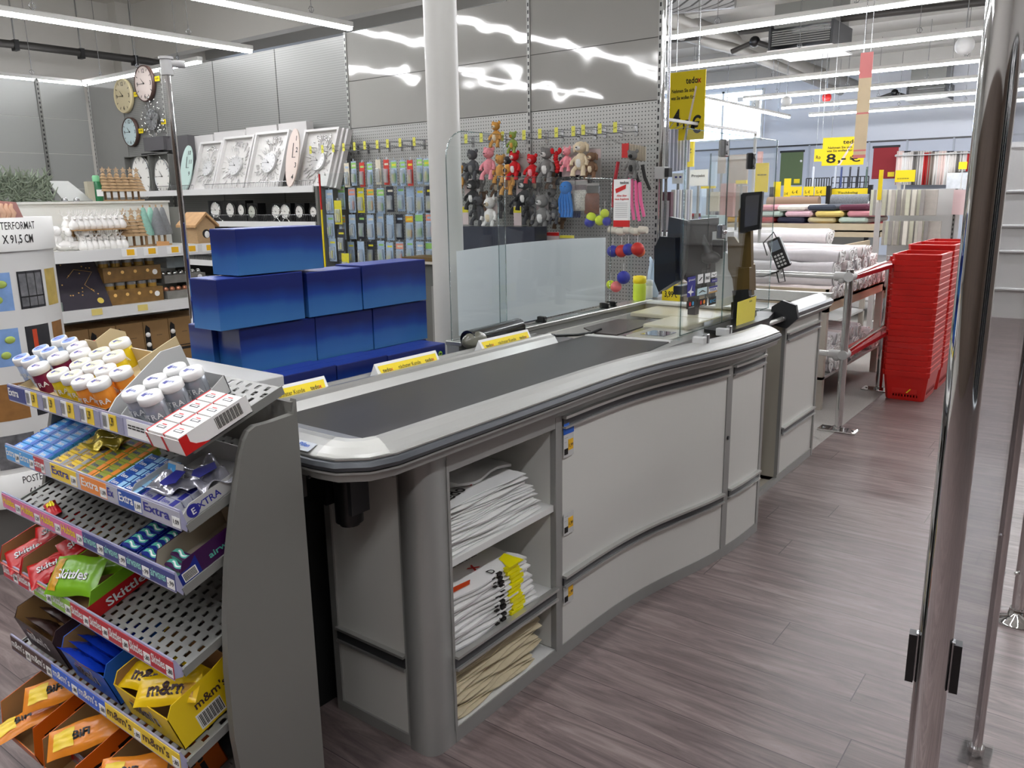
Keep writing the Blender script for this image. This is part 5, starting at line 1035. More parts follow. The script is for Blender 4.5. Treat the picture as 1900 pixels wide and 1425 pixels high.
for i,(px0,px1,py0,py1) in enumerate(((268,302,252,281),(303,322,256,280),(322,347,250,330))):
    x=4.82+.03*i; a=at(px0,py1,x=x);c=at(px1,py0,x=x); zb=a.z if i<2 else zc1; solo(MB().box((x,c.y,zb),(x+.2-.03*i,a.y,c.z),mat('box_slate',(84,82,84),.5)),'slate_box',['slate grey box lying on the boxed clocks, left','smaller slate grey box on the boxed clocks, middle','tall slate grey box right behind the chrome pole'][i],'box')
solo(MB().box((4.83,at(296,300,x=4.9).y,zc1),(5.0,at(275,300,x=4.9).y,at(290,284,x=4.9).z),DARK),'dark_carton','dark carton between the two boxed oval clocks','box')
# small clocks on the second shelf
for i,(px,hw,face,rim) in enumerate(((402,13,CFW,CHROME),(429,11,CFW,BLACK),(449,6,CFW,BLACK),(469,9,mat('clock_face_pale',(200,202,190),.4),BLACK),(514,7,CFW,CHROME),(531,8,CFW,CHROME),(557,8,CFW,BLACK),(583,7,CFW,BLACK))):
    x=XS+.08; a=at(px-hw,411,x=x);c=at(px+hw,372 if i<3 else 377,x=x); w=a.y-c.y; H_=c.z-zc2; t=thing('alarm_clock','small table clock in a dark box on the second clock shelf, %s from the left'%ORD[i],'clock',M=TR(x,(a.y+c.y)/2,zc2))
    MB().box((x,c.y+.004,zc2),(x+.09,a.y-.004,zc2+H_),BLACK).build('box',t); q=MB(); dial(q,Vector((x-.008,(a.y+c.y)/2,zc2+H_*.55)),(-1,0,0),Z,min(w*.42,H_*.36),face,INK,rim,.006,nums=False); q.build('dial',t)
    if i in (0,4,5): MB().tube([(x-.008,a.y-.02,zc2),(x-.008,(a.y+c.y)/2,zc2+H_*.3),(x-.008,c.y+.02,zc2)],.007,CHROME,6).build('stand',t)
x=XS+.05; a=at(402,476,x=x);c=at(432,426,x=x); t=thing('square_clock','square black table clock on the third shelf just left of the blue cartons','clock',M=TR(x,(a.y+c.y)/2,zc3)); MB().box((x,c.y,zc3),(x+.05,a.y,c.z),BLACK).build('case',t); q=MB(); dial(q,Vector((x-.003,(a.y+c.y)/2,(zc3+c.z)/2)),(-1,0,0),Z,(a.y-c.y)*.42,CFB,PALE,None,nums=True,hands=(10,2)); q.build('dial',t)
# ---- hooks and blister packs
TAGY=mat('tag_yellow',(226,222,90),.5)
def hook(y,z,l,lab,tagc=TAGY,x=WX):
    b=MB(); b.tube([(x,y,z),(x-.02,y,z),(x-l*.5,y,z-.01),(x-l,y,z-.005),(x-l-.01,y,z+.015)],.004,STEEL,6).tube([(x,y,z+.04),(x-l*.6,y,z+.035),(x-l-.015,y,z+.03)],.003,STEEL,5).box((x-.004,y-.012,z-.03),(x,y+.012,z+.05),STEEL); e=solo(b,'display_hook',lab,'hook','wire hooks with yellow tags on the pegboard',origin=(x,y,z)); 
    g=MB().box((x-l-.018,y-.014,z-.02),(x-l-.016,y+.014,z+.045),tagc).text('2,99',(x-l-.0185,y,z+.005),-Y,Z,.012,INK); g.build('price_tag',e); return e
hk=[]
for i,px in enumerate((606,628,648,667,687,706,729,748,771,797)):
    p=at(px+14,283-i*1.6,x=WX-.02); hook(p.y,p.z,.27,'wire hook with yellow price tag over the blister packs, %s from the left'%ORD[i])
for i,px in enumerate((853,884,912,951,990,1019,1049,1080,1098,1128,1156)):
    p=at(px+22,266-i*2.2,x=WX-.02); hook(p.y,p.z,.27,'wire hook with yellow price tag over the plush toys, %s from the left'%ORD[i])
CLR=mat('blister_plastic',(206,214,222),.12,alpha=.35); BCOL={'pale blue':(170,190,214),'orange':(226,165,60),'green and white':(150,200,110),'pink and orange':(226,150,130),'yellow':(226,214,60),'dark grey':(58,60,70),'cream':(214,206,186),'red topped':(205,70,60)}
BM={k:mat('card_'+k.replace(' ','_'),v,.4,noise=.25,nscale=60) for k,v in BCOL.items()}
keys=['pale blue','dark grey','orange','green and white','pink and orange','yellow','orange','green and white','dark grey','cream','pale blue']
def blister(x,y,z,w,h,key,lab,rd):
    """hanging carded pack, its top at z"""
    b=MB(); c=BM[key]; c2=BM[rd.choice(['pale blue','cream','yellow','green and white'])]
    b.box((x,y-w/2,z-h),(x+.003,y+w/2,z),BM['pale blue'] if key in('orange','pink and orange','green and white') else c).box((x-.0006,y-w/2,z-h*.3),(x,y+w/2,z-h*.06),c).box((x-.0008,y-w*.4,z-h*.22),(x-.0006,y+w*.3,z-h*.14),c2)
    b.rbox((x-.018,y-w*.38,z-h*.92),(x-.0006,y+w*.38,z-h*.36),CLR,.005)
    for k in range(3): yy=y-w*.28+k*w*.28; b.box((x-.014,yy-w*.08,z-h*.85),(x-.003,yy+w*.08,z-h*(.5+.1*rd.random())),[c,c2,BM['cream']][k])
    b.box((x-.001,y-.006,z-.004),(x+.004,y+.006,z+.02),CLR)
    o=solo(b,'blister_pack',lab,'blister pack','small carded packs on the pegboard',origin=(x,y,z-h)); 
    k2=MB().tube([(x-.05,y,z+.012),(x+.02,y,z+.012),(WX,y,z+.022)],.003,STEEL,5); return o
rd=random.Random(5)
rowsB=[('top',300,48,.85),('second',346,50,1),('third',398,50,1),('fourth',448,46,1),('bottom',496,46,1)]
for ri,(rn,py,hh,_) in enumerate(rowsB):
    xs=list(range(632,812,18)) if ri else list(range(640,812,15)); n=len(xs)
    for i,px in enumerate(xs):
        x=WX-.30+.02*rd.random() if ri<1 else WX-.22-.06*rd.random()
        key=rd.choice(['red topped','green and white','cream','red topped','green and white']) if ri==0 else keys[(i+ri*3)%len(keys)] if rd.random()<.7 else 'pale blue'
        p=at(px+rd.random()*3,py+rd.random()*6-3-(i*.6 if ri==0 else 0),x=x); sc=6.2/1500
        blister(x,p.y,p.z,.082 if ri else .06,hh*sc*1.0,key,'%s carded small pack, %s from the left in the %s row'%(key,ORD[i],rn),rd)
for i,(px,py) in enumerate(((610,352),(612,398),(616,442),(626,372),(632,425),(640,470))):
    x=WX-.34; p=at(px,py,x=x); blister(x,p.y,p.z,.09,.20,['pale blue','pale blue','pale blue','yellow','dark grey','yellow'][i],'%s hanging pack left of the small parts wall, %s from the top'%(['pale blue','pale blue','pale blue','yellow','dark grey','yellow'][i],ORD[i]),rd)
# clear screen with coloured edge in front of the packs
p0=at(592,323,x=4.3);p1=at(606,492,x=4.3); p2=at(800,322,x=4.3)
t=thing('plastic_screen','clear plastic panel with a yellow and red left edge in front of the carded packs','panel',(4.3,p1.y,.0)); MB().box((4.3,p2.y,.9),(4.304,p0.y,p0.z),BUSH).build('panel',t)
e=MB(); 
for k in range(12): z=.9+(p0.z-.9)*k/12; e.box((4.297,p0.y-.004,z),(4.307,p0.y+.006,z+(p0.z-.9)/12),YEL if k<8 else RED)
e.build('edge_strip',t); MB().box((4.28,p0.y-.02,0),(4.32,p0.y+.02,.9),GREY).box((4.28,p2.y-.02,0),(4.32,p2.y+.02,.9),GREY).build('leg',t)
b=MB(); p=at(780,485,x=4.6); b.box((4.6,p.y-.35,p.z-.02),(4.95,p.y+.22,p.z+.0),mat('magazine_stack',(210,200,190),.6)).box((4.6,p.y-.3,p.z+.001),(4.9,p.y+.2,p.z+.03),mat('brown_card',(110,84,40),.6)); 
b.box((4.65,p.y-.3,0),(4.9,p.y+.2,p.z-.02),MIDG); solo(b,'low_shelf','low shelf with magazines behind the blue cartons, left of the round column','shelf')
# ---- plush toys
def plush(px,py,s,c1,c2,lab,pose='sit',x=WX-.30,ears='round',arms=True,grp=None):
    """hanging plush toy: one body with head, ears, arms and legs"""
    c=at(px,py,x=x); t=thing('plush_toy',lab,'plush toy',M=TR(*c)); m1=mat('plush_'+c1[0],c1[1],.95,noise=.2,nscale=90,bump=.6); m2=mat('plush_'+c2[0],c2[1],.95,noise=.2,nscale=90,bump=.6)
    b=MB(TR(*c)); 
    if pose=='long':
        for k in range(7): b.ball((0,.01*math.sin(k),s*(.9-.32*k)),(s*.28,s*.30,s*.24),m1,10,7)
        for q in (-1,1): b.ball((-.01,q*s*.5,s*1.15),(s*.16,s*.26,s*.34),m1,10,7); b.tube([(0,0,s*.8),(0,q*s*.4,s*.9),(0,q*s*.5,s*1.1)],s*.1,m1,6)
        b.build('body',t)
    elif pose=='octo':
        b.ball((0,0,s*.7),(s*.45,s*.5,s*.5),m1,14,10)
        for k in range(5): y=(k-2)*s*.25; b.tube([(0,y*.6,s*.4),(-.01,y,-s*.2),(0,y*1.1,-s*1.0),(-.01,y*1.1,-s*1.5)],[s*.13,s*.12,s*.11,s*.13],m1,8)
        b.build('body',t)
    else:
        b.ball((0,0,0),(s*.42,s*.45,s*.6),m1,14,10).ball((-s*.12,0,-s*.05),(s*.34,s*.32,s*.42),m2,12,8)
        for q in (-1,1): b.tube([(-s*.1,q*s*.3,-s*.35),(-s*.35,q*s*.4,-s*.6),(-s*.4,q*s*.42,-s*.95)],[s*.17,s*.15,s*.19],m1,8)
        if arms:
            for q in (-1,1): b.tube([(0,q*s*.35,s*.3),(-s*.2,q*s*.62,0),(-s*.3,q*s*.6,-s*.25)],[s*.14,s*.12,s*.14],m1,8)
        b.build('body',t)
    hz=s*.95 if pose!='octo' else s*.7
    if pose!='long':
        h=MB(TR(*c)); 
        if pose!='octo': h.ball((-s*.08,0,hz),(s*.40,s*.42,s*.38),m1,14,10).ball((-s*.42,0,hz-s*.08),(s*.2,s*.2,s*.16),m2,10,7).ball((-s*.62,0,hz-s*.04),(s*.06,s*.07,s*.05),BLACK,8,5)
        for q in (-1,1):
            h.ball((-s*.38,q*s*.16,hz+s*.1),s*.05,BLACK,8,5)
            if pose!='octo':
                if ears=='round': h.ball((0,q*s*.36,hz+s*.3),(s*.08,s*.17,s*.17),m1,10,7)
                elif ears=='point': h.add([(0,q*s*.42,hz+s*.2),(0,q*s*.12,hz+s*.34),(0,q*s*.34,hz+s*.65),(.02,q*s*.3,hz+s*.3)],[(0,1,2),(1,3,2),(3,0,2),(0,3,1)],m1)
                else: h.tube([(0,q*s*.3,hz+s*.3),(0,q*s*.5,hz+s*.1),(0,q*s*.5,hz-s*.3)],[s*.08,s*.12,s*.1],m1,8)
        h.build('head',t)
    return t
G=('grey',(120,118,116));DG=('dark_grey',(70,70,74));PK=('pink',(236,150,160));RD=('red',(200,30,36));CR_=('cream',(222,206,176));OR_=('tan',(206,150,70));WH=('white',(226,224,220));BK=('black',(36,36,38));BL=('blue',(40,120,200));BRW=('brown',(120,92,70));HP=('hot_pink',(235,90,120));LGN=('olive',(140,160,80))
s=.086
for a in ((878,311,s*1.1,DG,G,'dark grey plush rat hanging left in the upper toy row'),(908,309,s*1.15,PK,PK,'pink plush pig hanging in the upper toy row'),(852,338,s,OR_,CR_,'tan plush bear hanging beside the round column'),(929,318,s,OR_,OR_,'tan plush toy between the pig and the red one'),(955,312,s,RD,WH,'red and white plush toy left of the grey card'),(988,318,s,RD,PK,'red and pink plush toy hanging under the grey card'),(1015,312,s*1.2,G,WH,'grey plush badger with white belly'),(944,338,s*1.1,OR_,BRW,'tan plush bear hanging lower, left of the zebra'),(878,366,s*1.1,BK,WH,'black and white striped plush zebra, left one'),(974,366,s*1.1,BK,WH,'black and white striped plush zebra, right one'),(910,402,s*1.2,WH,CR_,'white plush wolf hanging left above the milky screen'),(1007,402,s*1.3,G,WH,'grey plush wolf hanging above the milky screen'),(888,395,s*1.1,DG,BK,'dark plush toy between zebra and white wolf'),(985,395,s*1.0,DG,BK,'dark plush toy between right zebra and grey wolf'),(1078,300,s*1.15,CR_,WH,'cream plush lamb on a pink card'),(1098,312,s*.9,BRW,CR_,'brown plush toy half behind the cream lamb'),(1174,310,s*.9,G,BK,'grey plush rat at the right end of the toy row'),(1030,398,s*.8,DG,G,'small dark grey plush toy right of the grey wolf')):
    plush(*a,ears='point' if 'wolf' in a[5] or 'fox' in a[5] else 'flop' if 'zebra' in a[5] or 'lamb' in a[5] else 'round')
for i in range(16):
    px=[866,892,924,942,960,996,1026,1046,1066,1090,898,926,960,1024,1040,1088][i]; py=[330,336,346,318,344,342,330,322,318,330,382,386,378,378,404,352][i]
    plush(px,py,s*.95,[DG,G,BRW,DG][i%4],[G,BK,CR_][i%3],'%s plush toy hanging behind the front toys, %s from the left in the %s group'%(['dark','grey','brown','dark'][i%4],ORD[i if i<10 else i-10],'upper' if i<10 else 'lower'),x=WX-.14)
plush(1033,300,s*.72,RD,RD,'long red plush lobster hanging beside the badger',pose='long'); plush(1052,300,s*.8,PK,PK,'pink plush flamingo with long dangling legs',ears='point'); plush(1050,366,s*1.05,BL,BL,'blue plush octopus with long dangling arms',pose='octo'); plush(1066,372,s*.9,('navy',(30,50,110)),BL,'dark blue plush octopus behind the light blue one',pose='octo',x=WX-.2)
plush(921,254,s*.9,OR_,CR_,'tan plush lion lying on top of the hooks'); plush(952,268,s*.75,LGN,OR_,'green and tan plush pineapple lying on the hooks')
def cardp(px,py,w,h,m,lab,x=WX-.27,txt=None,m2=None):
    p=at(px,py,x=x); b=MB().box((x,p.y-w/2,p.z-h),(x+.004,p.y+w/2,p.z),m)
    if m2: b.box((x-.001,p.y-w/2,p.z-h*.35),(x,p.y+w/2,p.z-h*.05),m2)
    if txt: b.text(txt,(x-.002,p.y,p.z-h*.25),-Y,Z,w*.22,INK)
    solo(b,'toy_card',lab,'card',origin=(x,p.y,p.z-h))
GC=mat('card_grey_paper',(170,166,160),.6); PC=mat('card_pink_paper',(214,196,194),.6)
cardp(870,332,.09,.13,PC,'pale pink toy card above the left zebra',m2=GC); cardp(968,332,.10,.13,PC,'pale pink toy card above the right zebra',m2=GC); cardp(968,285,.12,.13,GC,'grey toy card hanging in the upper row, left of the upright',txt='---'); cardp(912,366,.10,.12,PC,'pale card above the white wolf',m2=GC); cardp(1006,362,.10,.12,PC,'pale card above the grey wolf',m2=GC)
cardp(1055,272,.11,.2,PC,'pink toy card behind the flamingo',m2=GC,x=WX-.24); cardp(1078,268,.13,.2,PC,'pink toy card behind the cream lamb',m2=GC,x=WX-.25,txt='---'); cardp(1102,274,.11,.2,GC,'grey toy card right of the cream lamb',m2=PC,x=WX-.22); cardp(862,382,.07,.14,PC,'white and yellow toy card at the left beside the zebra',m2=BM['yellow']); cardp(960,382,.07,.14,PC,'white and yellow toy card right of the glass corner',m2=BM['yellow']); cardp(1056,335,.11,.09,PC,'pink card over the blue octopus',m2=GC); cardp(1078,334,.10,.09,PC,'pink card over the chew bag',m2=GC); cardp(1100,340,.09,.08,GC,'grey card over the brown chew bag'); cardp(1022,430,.14,.08,PC,'pink striped card low above the milky screen',m2=RED); cardp(1052,436,.12,.06,GC,'grey card low above the milky screen',m2=BM['yellow']); cardp(1000,432,.08,.1,GC,'grey card with yellow tag above the milky screen',m2=BM['yellow'])
for k in range(8): cardp(1160+k*4.6,266+k*.9,.05,.09,mat('card_kraft',(196,184,164),.6) if k else RED,'card of chew toys hanging at top right, %s in the row'%ORD[k],x=WX-.27+.01*k)
CHW=mat('chew_mix',(206,190,180),.5,noise=.9,nscale=120,bump=.5); BRC=mat('chew_brown',(112,66,46),.5,noise=.5,nscale=60,bump=.5)
for px,py,m,l in ((1075,372,CHW,'clear bag of red and white chews beside the blue octopus'),(1098,378,BRC,'clear bag of brown chews right of the red and white chews')):
    p=at(px,py,x=WX-.27); b=MB(); b.grid(lambda u,v:(p.x-.03*math.sin(math.pi*u)*math.sin(math.pi*v)**.5,p.y+(u-.5)*.12,p.z+(v-.5)*.14),10,10,m); b.box((p.x+.0,p.y-.06,p.z-.07),(p.x+.004,p.y+.06,p.z+.12),CLR); solo(b,'chew_bag',l,'bag')
BALLY=mat('tennis_yellow',(212,232,50),.8); RUBB=mat('rubber_blue',(34,44,160),.5,bump=.6,noise=.1,nscale=60); RUBR=mat('rubber_red',(205,44,30),.5,bump=.6,noise=.1,nscale=60); RUBO=mat('rubber_orange',(236,110,50),.5,bump=.6,noise=.1,nscale=60)
for px,py,m,r,l in ((1094,412,RUBB,.036,'blue and yellow ball, leftmost of the ball group right of the octopus'),(1097,403,BALLY,.034,'bright yellow tennis ball, left of the ball group'),(1113,409,BALLY,.034,'bright yellow tennis ball in the middle of the group'),(1122,396,BALLY,.030,'bright yellow tennis ball at the top right of the group'),(1126,411,RUBB,.030,'blue ball at the right of the tennis balls'),(1137,466,RUBB,.040,'blue spiky ball, left one of the low row'),(1153,466,RUBR,.042,'red spiky ball, second in the low row'),(1166,463,RUBB,.040,'blue spiky ball, third in the low row'),(1183,462,RUBR,.044,'red spiky ball at the right of the low row'),(1187,467,RUBO,.036,'orange spiky ball behind the red one at the right'),(1143,532,mat('rubber_pink',(232,120,120),.5),.038,'pink rubber ball in a net below the spiky balls'),(1133,528,BALLY,.03,'yellow ball low beside the pink rubber ball'),(1157,515,RUBB,.045,'blue ball bag above the pink rubber ball')):
    p=at(px,py,x=WX-.28+ (.05 if 'behind' in l else 0)); solo(MB().ball(p,r,m,18,12).tube([p+Z*r,p+Z*(r+.05)],.002,PAPER,5),'toy_ball',l,'ball')
for i in range(5):
    p=at(1137+i*14,427+ (i%2)*3,x=WX-.27); solo(MB().tube([p+Vector((0,-.03,0)),p,p+Vector((0,.03,.005))],[.022,.026,.022],mat('rope_cream',(220,212,196),.9,bump=.8,nscale=80,noise=.1),10),'rope_toy','cream rope toy hanging under the leaflet, %s from the left'%ORD[i],'toy')
for i,(px,c,l) in enumerate(((1147,'rope_red',(170,40,50)),(1165,'rope_pink',(240,110,160)),(1172,'rope_pink',(240,110,160)),(1180,'rope_pink',(240,110,160)),(1187,'rope_pink',(240,110,160)),(1176,'rope_black',(30,28,28)),(1192,'rope_black',(30,28,28)))):
    p=at(px,[300,330,332,335,338,298,306][i],x=WX-.3); q=at(px+[-10,0,4,6,8,10,14][i],[385,405,408,410,402,340,352][i],x=WX-.3); solo(MB().tube([p,(p+q)/2+Vector((0,.01,0)),q],[.012,.012,.010],mat(c,l,.7),8),'toy_strap',['dark red strap toy hanging behind the leaflet','bright pink strap toy, first from the left','bright pink strap toy, second from the left','bright pink strap toy, third from the left','bright pink strap toy, rightmost','black tail toy beside the pink straps, left','black tail toy at the far right'][i],'toy')
# dark plastic wrapped pack behind the screen
p=at(922,440,x=4.6); a=at(852,420,x=4.6);c=at(992,466,x=4.6); b=MB(); b.box((4.6,c.y,.5),(4.75,a.y,a.z),mat('navy_pack',(54,58,70),.25,noise=.5,nscale=6,bump=.4)); solo(b,'wrapped_pack','large dark grey pack in clear wrapping behind the milky screen','pack')
p0=at(935,258,x=4.55); p1=at(939,456,x=4.55)
# red white leaflet
x=4.2; a=at(1138,421,x=x);c=at(1170,332,x=x); b=MB(); b.box((x,c.y,a.z),(x+.003,a.y,c.z),PAPER); w=a.y-c.y;H_=c.z-a.z
b.box((x-.001,c.y,a.z),(x,a.y,a.z+H_*.14),RED).text('tedox',(x-.002,c.y+w*.35,c.z-H_*.1),-Y,Z,H_*.09,INK).prism([(a.y-w*.1,c.z-H_*.2),(a.y-w*.75,c.z-H_*.11),(a.y-w*.72,c.z-H_*.2),(a.y-w*.15,c.z-H_*.29)],x-.002,x-.001,RED,ax='x').text('Alles über',(x-.002,(a.y+c.y)/2,c.z-H_*.36),-Y,Z,H_*.06,RED).text('neue Angebote',(x-.002,(a.y+c.y)/2,c.z-H_*.43),-Y,Z,H_*.06,RED,wmax=w*.85)
for k in range(8): b.box((x-.0015,c.y+w*.15,c.z-H_*(.50+k*.042)),(x-.0005,a.y-w*.1,c.z-H_*(.495+k*.042)),DGREY)
t=solo(b,'leaflet','white leaflet with red footer and tedox heading hanging in front of the toys','leaflet'); 
MB().box((x+.004,c.y-.02,.99),(x+.010,a.y+.02,a.z+H_+.02),BUSH).build('clear_holder',t)
# upright end, chrome pole and grey box
p=at(1230,150,x=4.95); t=thing('corner_pole','thin chrome pole with a grey box at the right end of the shelf wall','pole',(4.95,p.y,0)); MB().cyl((4.95,p.y,0),(4.95,p.y,4.4),.013,CHROME).cyl((4.99,p.y-.02,0),(4.99,p.y-.02,4.3),.010,STEEL).build('pole',t)
a=at(1213,332,x=4.9);c=at(1232,309,x=4.9); MB().rbox((4.9,c.y,a.z),(4.97,a.y,c.z),PALE,.004).box((4.91,c.y-.03,a.z+.01),(4.96,c.y,c.z-.01),DARK).build('junction_box',t)
# ================================================================ LOW GONDOLA ON THE LEFT
GY=4.6; gl=thing('low_shelf_unit','low white shelf unit with figures and gift boxes in front of the clock wall','shelf unit',(2.4,GY,0))
gx0=at(72,475,y=GY).x; gx1=at(389,455,y=GY).x; z1=at(230,462,y=GY).z; z2=at(240,566,y=GY).z; zt=at(200,377,y=GY+.42).z
gx1b=at(312,376,y=GY+.42).x
WSH=mat('shelf_white',(222,222,216),.35)
def lsh(z,x1,n='shelf',hh=.058):
    MB().box((gx0-.25,GY,z-.014),(x1,GY+.42,z),WSH).box((gx0-.25,GY-.014,z-hh),(x1,GY,z+.006),EDGEW).build(n,gl)
lsh(z1,gx1); lsh(z2,gx1+.01); MB().box((gx0-.25,GY-.01,0),(gx1+.02,GY+.42,.42),WSH).build('base',gl)
MB().box((gx0-.25,GY+.42,0),(gx1b,GY+.45,zt),WSH).box((gx0-.25,GY+.40,zt),(gx1b,GY+.62,zt+.012),WSH).build('back_panel',gl); MB().box((gx1b,GY+.3,0),(gx1b+.02,GY+.45,zt-.03),MIDG).build('upright',gl)
for i,px in enumerate((235,275,318,350,383)): 
    p=at(px,468-(px-235)*.06,y=GY-.016); b=MB().box((p.x-.03,GY-.017,p.z-.025),(p.x+.06,GY-.0155,p.z+.02),PAPER).box((p.x+.0,GY-.018,p.z-.018),(p.x+.045,GY-.0172,p.z+.015),MT['price_orange']); b.build('price_label',gl)
for px,py in ((180,578),(265,570),(362,557)):
    p=at(px,py,y=GY-.016); MB().box((p.x-.03,GY-.017,p.z-.02),(p.x+.03,GY-.0155,p.z+.015),mat('label_faded',(226,206,120),.5)).build('price_label',gl)
POR=mat('white_porcelain',(238,236,232),.2,coat=.4)
def angel(px,s,lab,rz=0):
    p=at(px,462,y=GY+.12); T=TR(p.x,GY+.12,z1)@rotz(rz); t=MB(T); t.ball((0,0,s*.28),(s*.55,s*.28,s*.26),POR,14,9).ball((-s*.25,0,s*.62),(s*.24,s*.22,s*.3),POR).ball((-s*.28,-.02,s*.98),s*.2,POR).ball((-s*.28,0,s*1.12),(s*.24,s*.22,s*.14),POR)
    t.tube([(s*.2,-s*.1,s*.25),(s*.6,-s*.15,s*.3),(s*.9,-s*.1,s*.12)],[s*.15,s*.13,s*.1],POR).tube([(-s*.35,-s*.15,s*.7),(-s*.5,-s*.25,s*.4),(-s*.3,-s*.35,s*.2)],[s*.09,s*.08,s*.08],POR)
    for k in range(5): a=.4+k*.28; t.ball((s*.05+s*.35*math.sin(a),s*.15,s*.75+s*.3*math.cos(a)),(s*.12,s*.06,s*.2),POR,8,6)
    o=t.build('porcelain_angel'); o.data.transform(T.inverted()); o.matrix_world=T; tag(o,lab,'figurine')
angel(92,.14,'white porcelain figure with a raised head at the left end of the upper shelf',.3); angel(118,.11,'white porcelain figure beside the large one at the left'); angel(140,.10,'white porcelain winged figure leaning to the right',-.3); angel(162,.10,'white reclining porcelain figure next to the antlered heads',.5)
def deer(px,py0,s,lab,dy=.1,g='white reindeer vases on the upper shelf',z=None,row=None):
    p=at(px,430,y=GY+dy); zz=z; T=TR(p.x,GY+dy,zz); return p.x,GY+dy,zz
def deer_mesh(s):
    b=MB(); b.lathe([(s*.3,0),(s*.42,s*.15),(s*.45,s*.4),(s*.3,s*.72),(s*.2,s*.85),(s*.26,s*1.0),(s*.2,s*1.15),(.001,s*1.2)],POR,n=14,cap=False).ball((0,-s*.25,s*.95),(s*.12,s*.18,s*.1),POR,8,6)
    for q in(-1,1):
        b.tube([(q*s*.12,0,s*1.12),(q*s*.35,0,s*1.35),(q*s*.42,0,s*1.75)],[s*.06,s*.05,s*.03],POR,6).tube([(q*s*.33,0,s*1.32),(q*s*.6,0,s*1.55)],[s*.04,s*.025],POR,5).tube([(q*s*.3,0,s*1.28),(q*s*.16,0,s*1.6)],[s*.04,s*.025],POR,5)
    return b
dm=None; tier=z1+.115
c1_=MB().box((at(132,425,y=GY+.1).x,GY+.04,tier-.006),(at(232,423,y=GY+.1).x,GY+.30,tier),CARD)
for px in (140,180,226): q=at(px,440,y=GY+.2).x; c1_.box((q-.01,GY+.2,z1),(q+.01,GY+.22,tier-.006),CARD)
solo(c1_,'card_tier','brown cardboard step carrying the upper row of white reindeer','card step')
for row,zz,n in (('lower',z1,8),('upper',tier,9)):
    for i in range(n):
        px=[0,0][0]+ (150+i*11 if row=='lower' else 139+i*11)
        for d in ((0,1) if i%2==0 else (0,)):
            x=at(px,440,y=GY+.1).x; loc=(x,GY+.09+d*.09,zz); lab='small white porcelain reindeer with antlers, %s row, %s from the left, %s'%(row,ORD[i],'back' if d else 'front')
            if dm is None: dm=deer_mesh(.062).build('reindeer_vase'); o=dm; o['group']='white reindeer in two rows'
            else: o=dm.copy(); COL.objects.link(o); o['group']='white reindeer in two rows'
            o.location=loc; tag(o,lab,'figurine')
WDT=mat('wood_raw',(176,146,108),.8,noise=.2,nscale=40,aniso=(1,1,6)); BARK=mat('wood_bark',(120,92,62),.85,noise=.3,nscale=50); FMINT=mat('felt_mint',(140,184,168),.95,noise=.2,nscale=90); FGRY=mat('felt_grey',(128,130,132),.95,noise=.2,nscale=90); STARW=mat('star_wood',(196,170,140),.8)
def tree_mesh(kind,s):
    b=MB()
    b.cyl((0,0,0),(0,0,s*.04),s*.16,WDT,n=14).cyl((0,0,0),(0,0,s*.35),s*.035,BARK if kind=='bark' else WDT,n=8)
    if kind=='bark':
        for k in range(6): b.cyl((0,0,s*(.30+k*.095)),(0,0,s*(.385+k*.095)),s*(.25-.033*k),WDT,r1=s*(.19-.033*k),n=14)
        n=5; pts=[]
        for k in range(10): r=s*(.1 if k%2==0 else .045); a=math.radians(90+36*k); pts.append((r*math.cos(a),s*.94+r*math.sin(a)))
        b.prism(pts,-s*.015,s*.015,STARW,ax='y')
    else: b.lathe([(s*.2,s*.28),(s*.21,s*.33),(s*.05,s*.95),(.002,s*.99)],FMINT if kind=='mint' else FGRY,n=14,cap=False).cyl((0,0,s*.94),(0,0,s*1.04),s*.02,WDT,n=6)
    return b
tm={}
def place_tree(kind,px,py,y,z,s,lab):
    x=at(px,py,y=y).x
    if (kind,s) not in tm: o=tree_mesh(kind,s).build('wooden_tree' if kind=='bark' else 'felt_tree'); tm[(kind,s)]=o
    else: o=tm[(kind,s)].copy(); COL.objects.link(o)
    o.location=(x,y,z); tag(o,lab,'decorative tree','small decorative trees on sticks')
for i,px in enumerate((194,206,219,232,245,256)): place_tree('bark',px,350,GY+.50,zt+.012 if False else zt+.012,.20,'small raw wood tree with a star on the shelf back, %s from the left'%ORD[i])
for i,px in enumerate((233,247,261)): place_tree('bark',px,430,GY+.12,z1,.22,'raw wood tree with a star on the upper shelf, %s from the left'%ORD[i])
for i,(px,k) in enumerate(((270,'mint'),(283,'mint'),(294,'grey'),(305,'grey'))): place_tree(k,px,430,GY+.12+.05*(i%2),z1,.235,'%s felt tree on a wooden stick, %s one'%({'mint':'mint green','grey':'grey'}[k],['left','right'][i%2]))
for px,py,y,l in ((250,384,GY+.5,'brown hanging paper tag in front of the trees'),(305,458,GY+.02,'brown paper tag lying at the shelf edge under the felt trees')):
    p=at(px,py,y=y); solo(MB().add([(p.x-.05,y,p.z-.03),(p.x+.03,y,p.z-.04),(p.x+.04,y+.01,p.z+.03),(p.x-.04,y+.01,p.z+.035)],[(0,1,2,3)],mat('kraft_paper',(190,140,88),.7)),'paper_tag',l,'tag',solid=.002)
p=at(365,430,y=GY+.15); t=thing('wooden_birdhouse','raw wood birdhouse with a painted bird at the right end of the upper shelf','birdhouse',(p.x,GY+.15,z1)); x=p.x
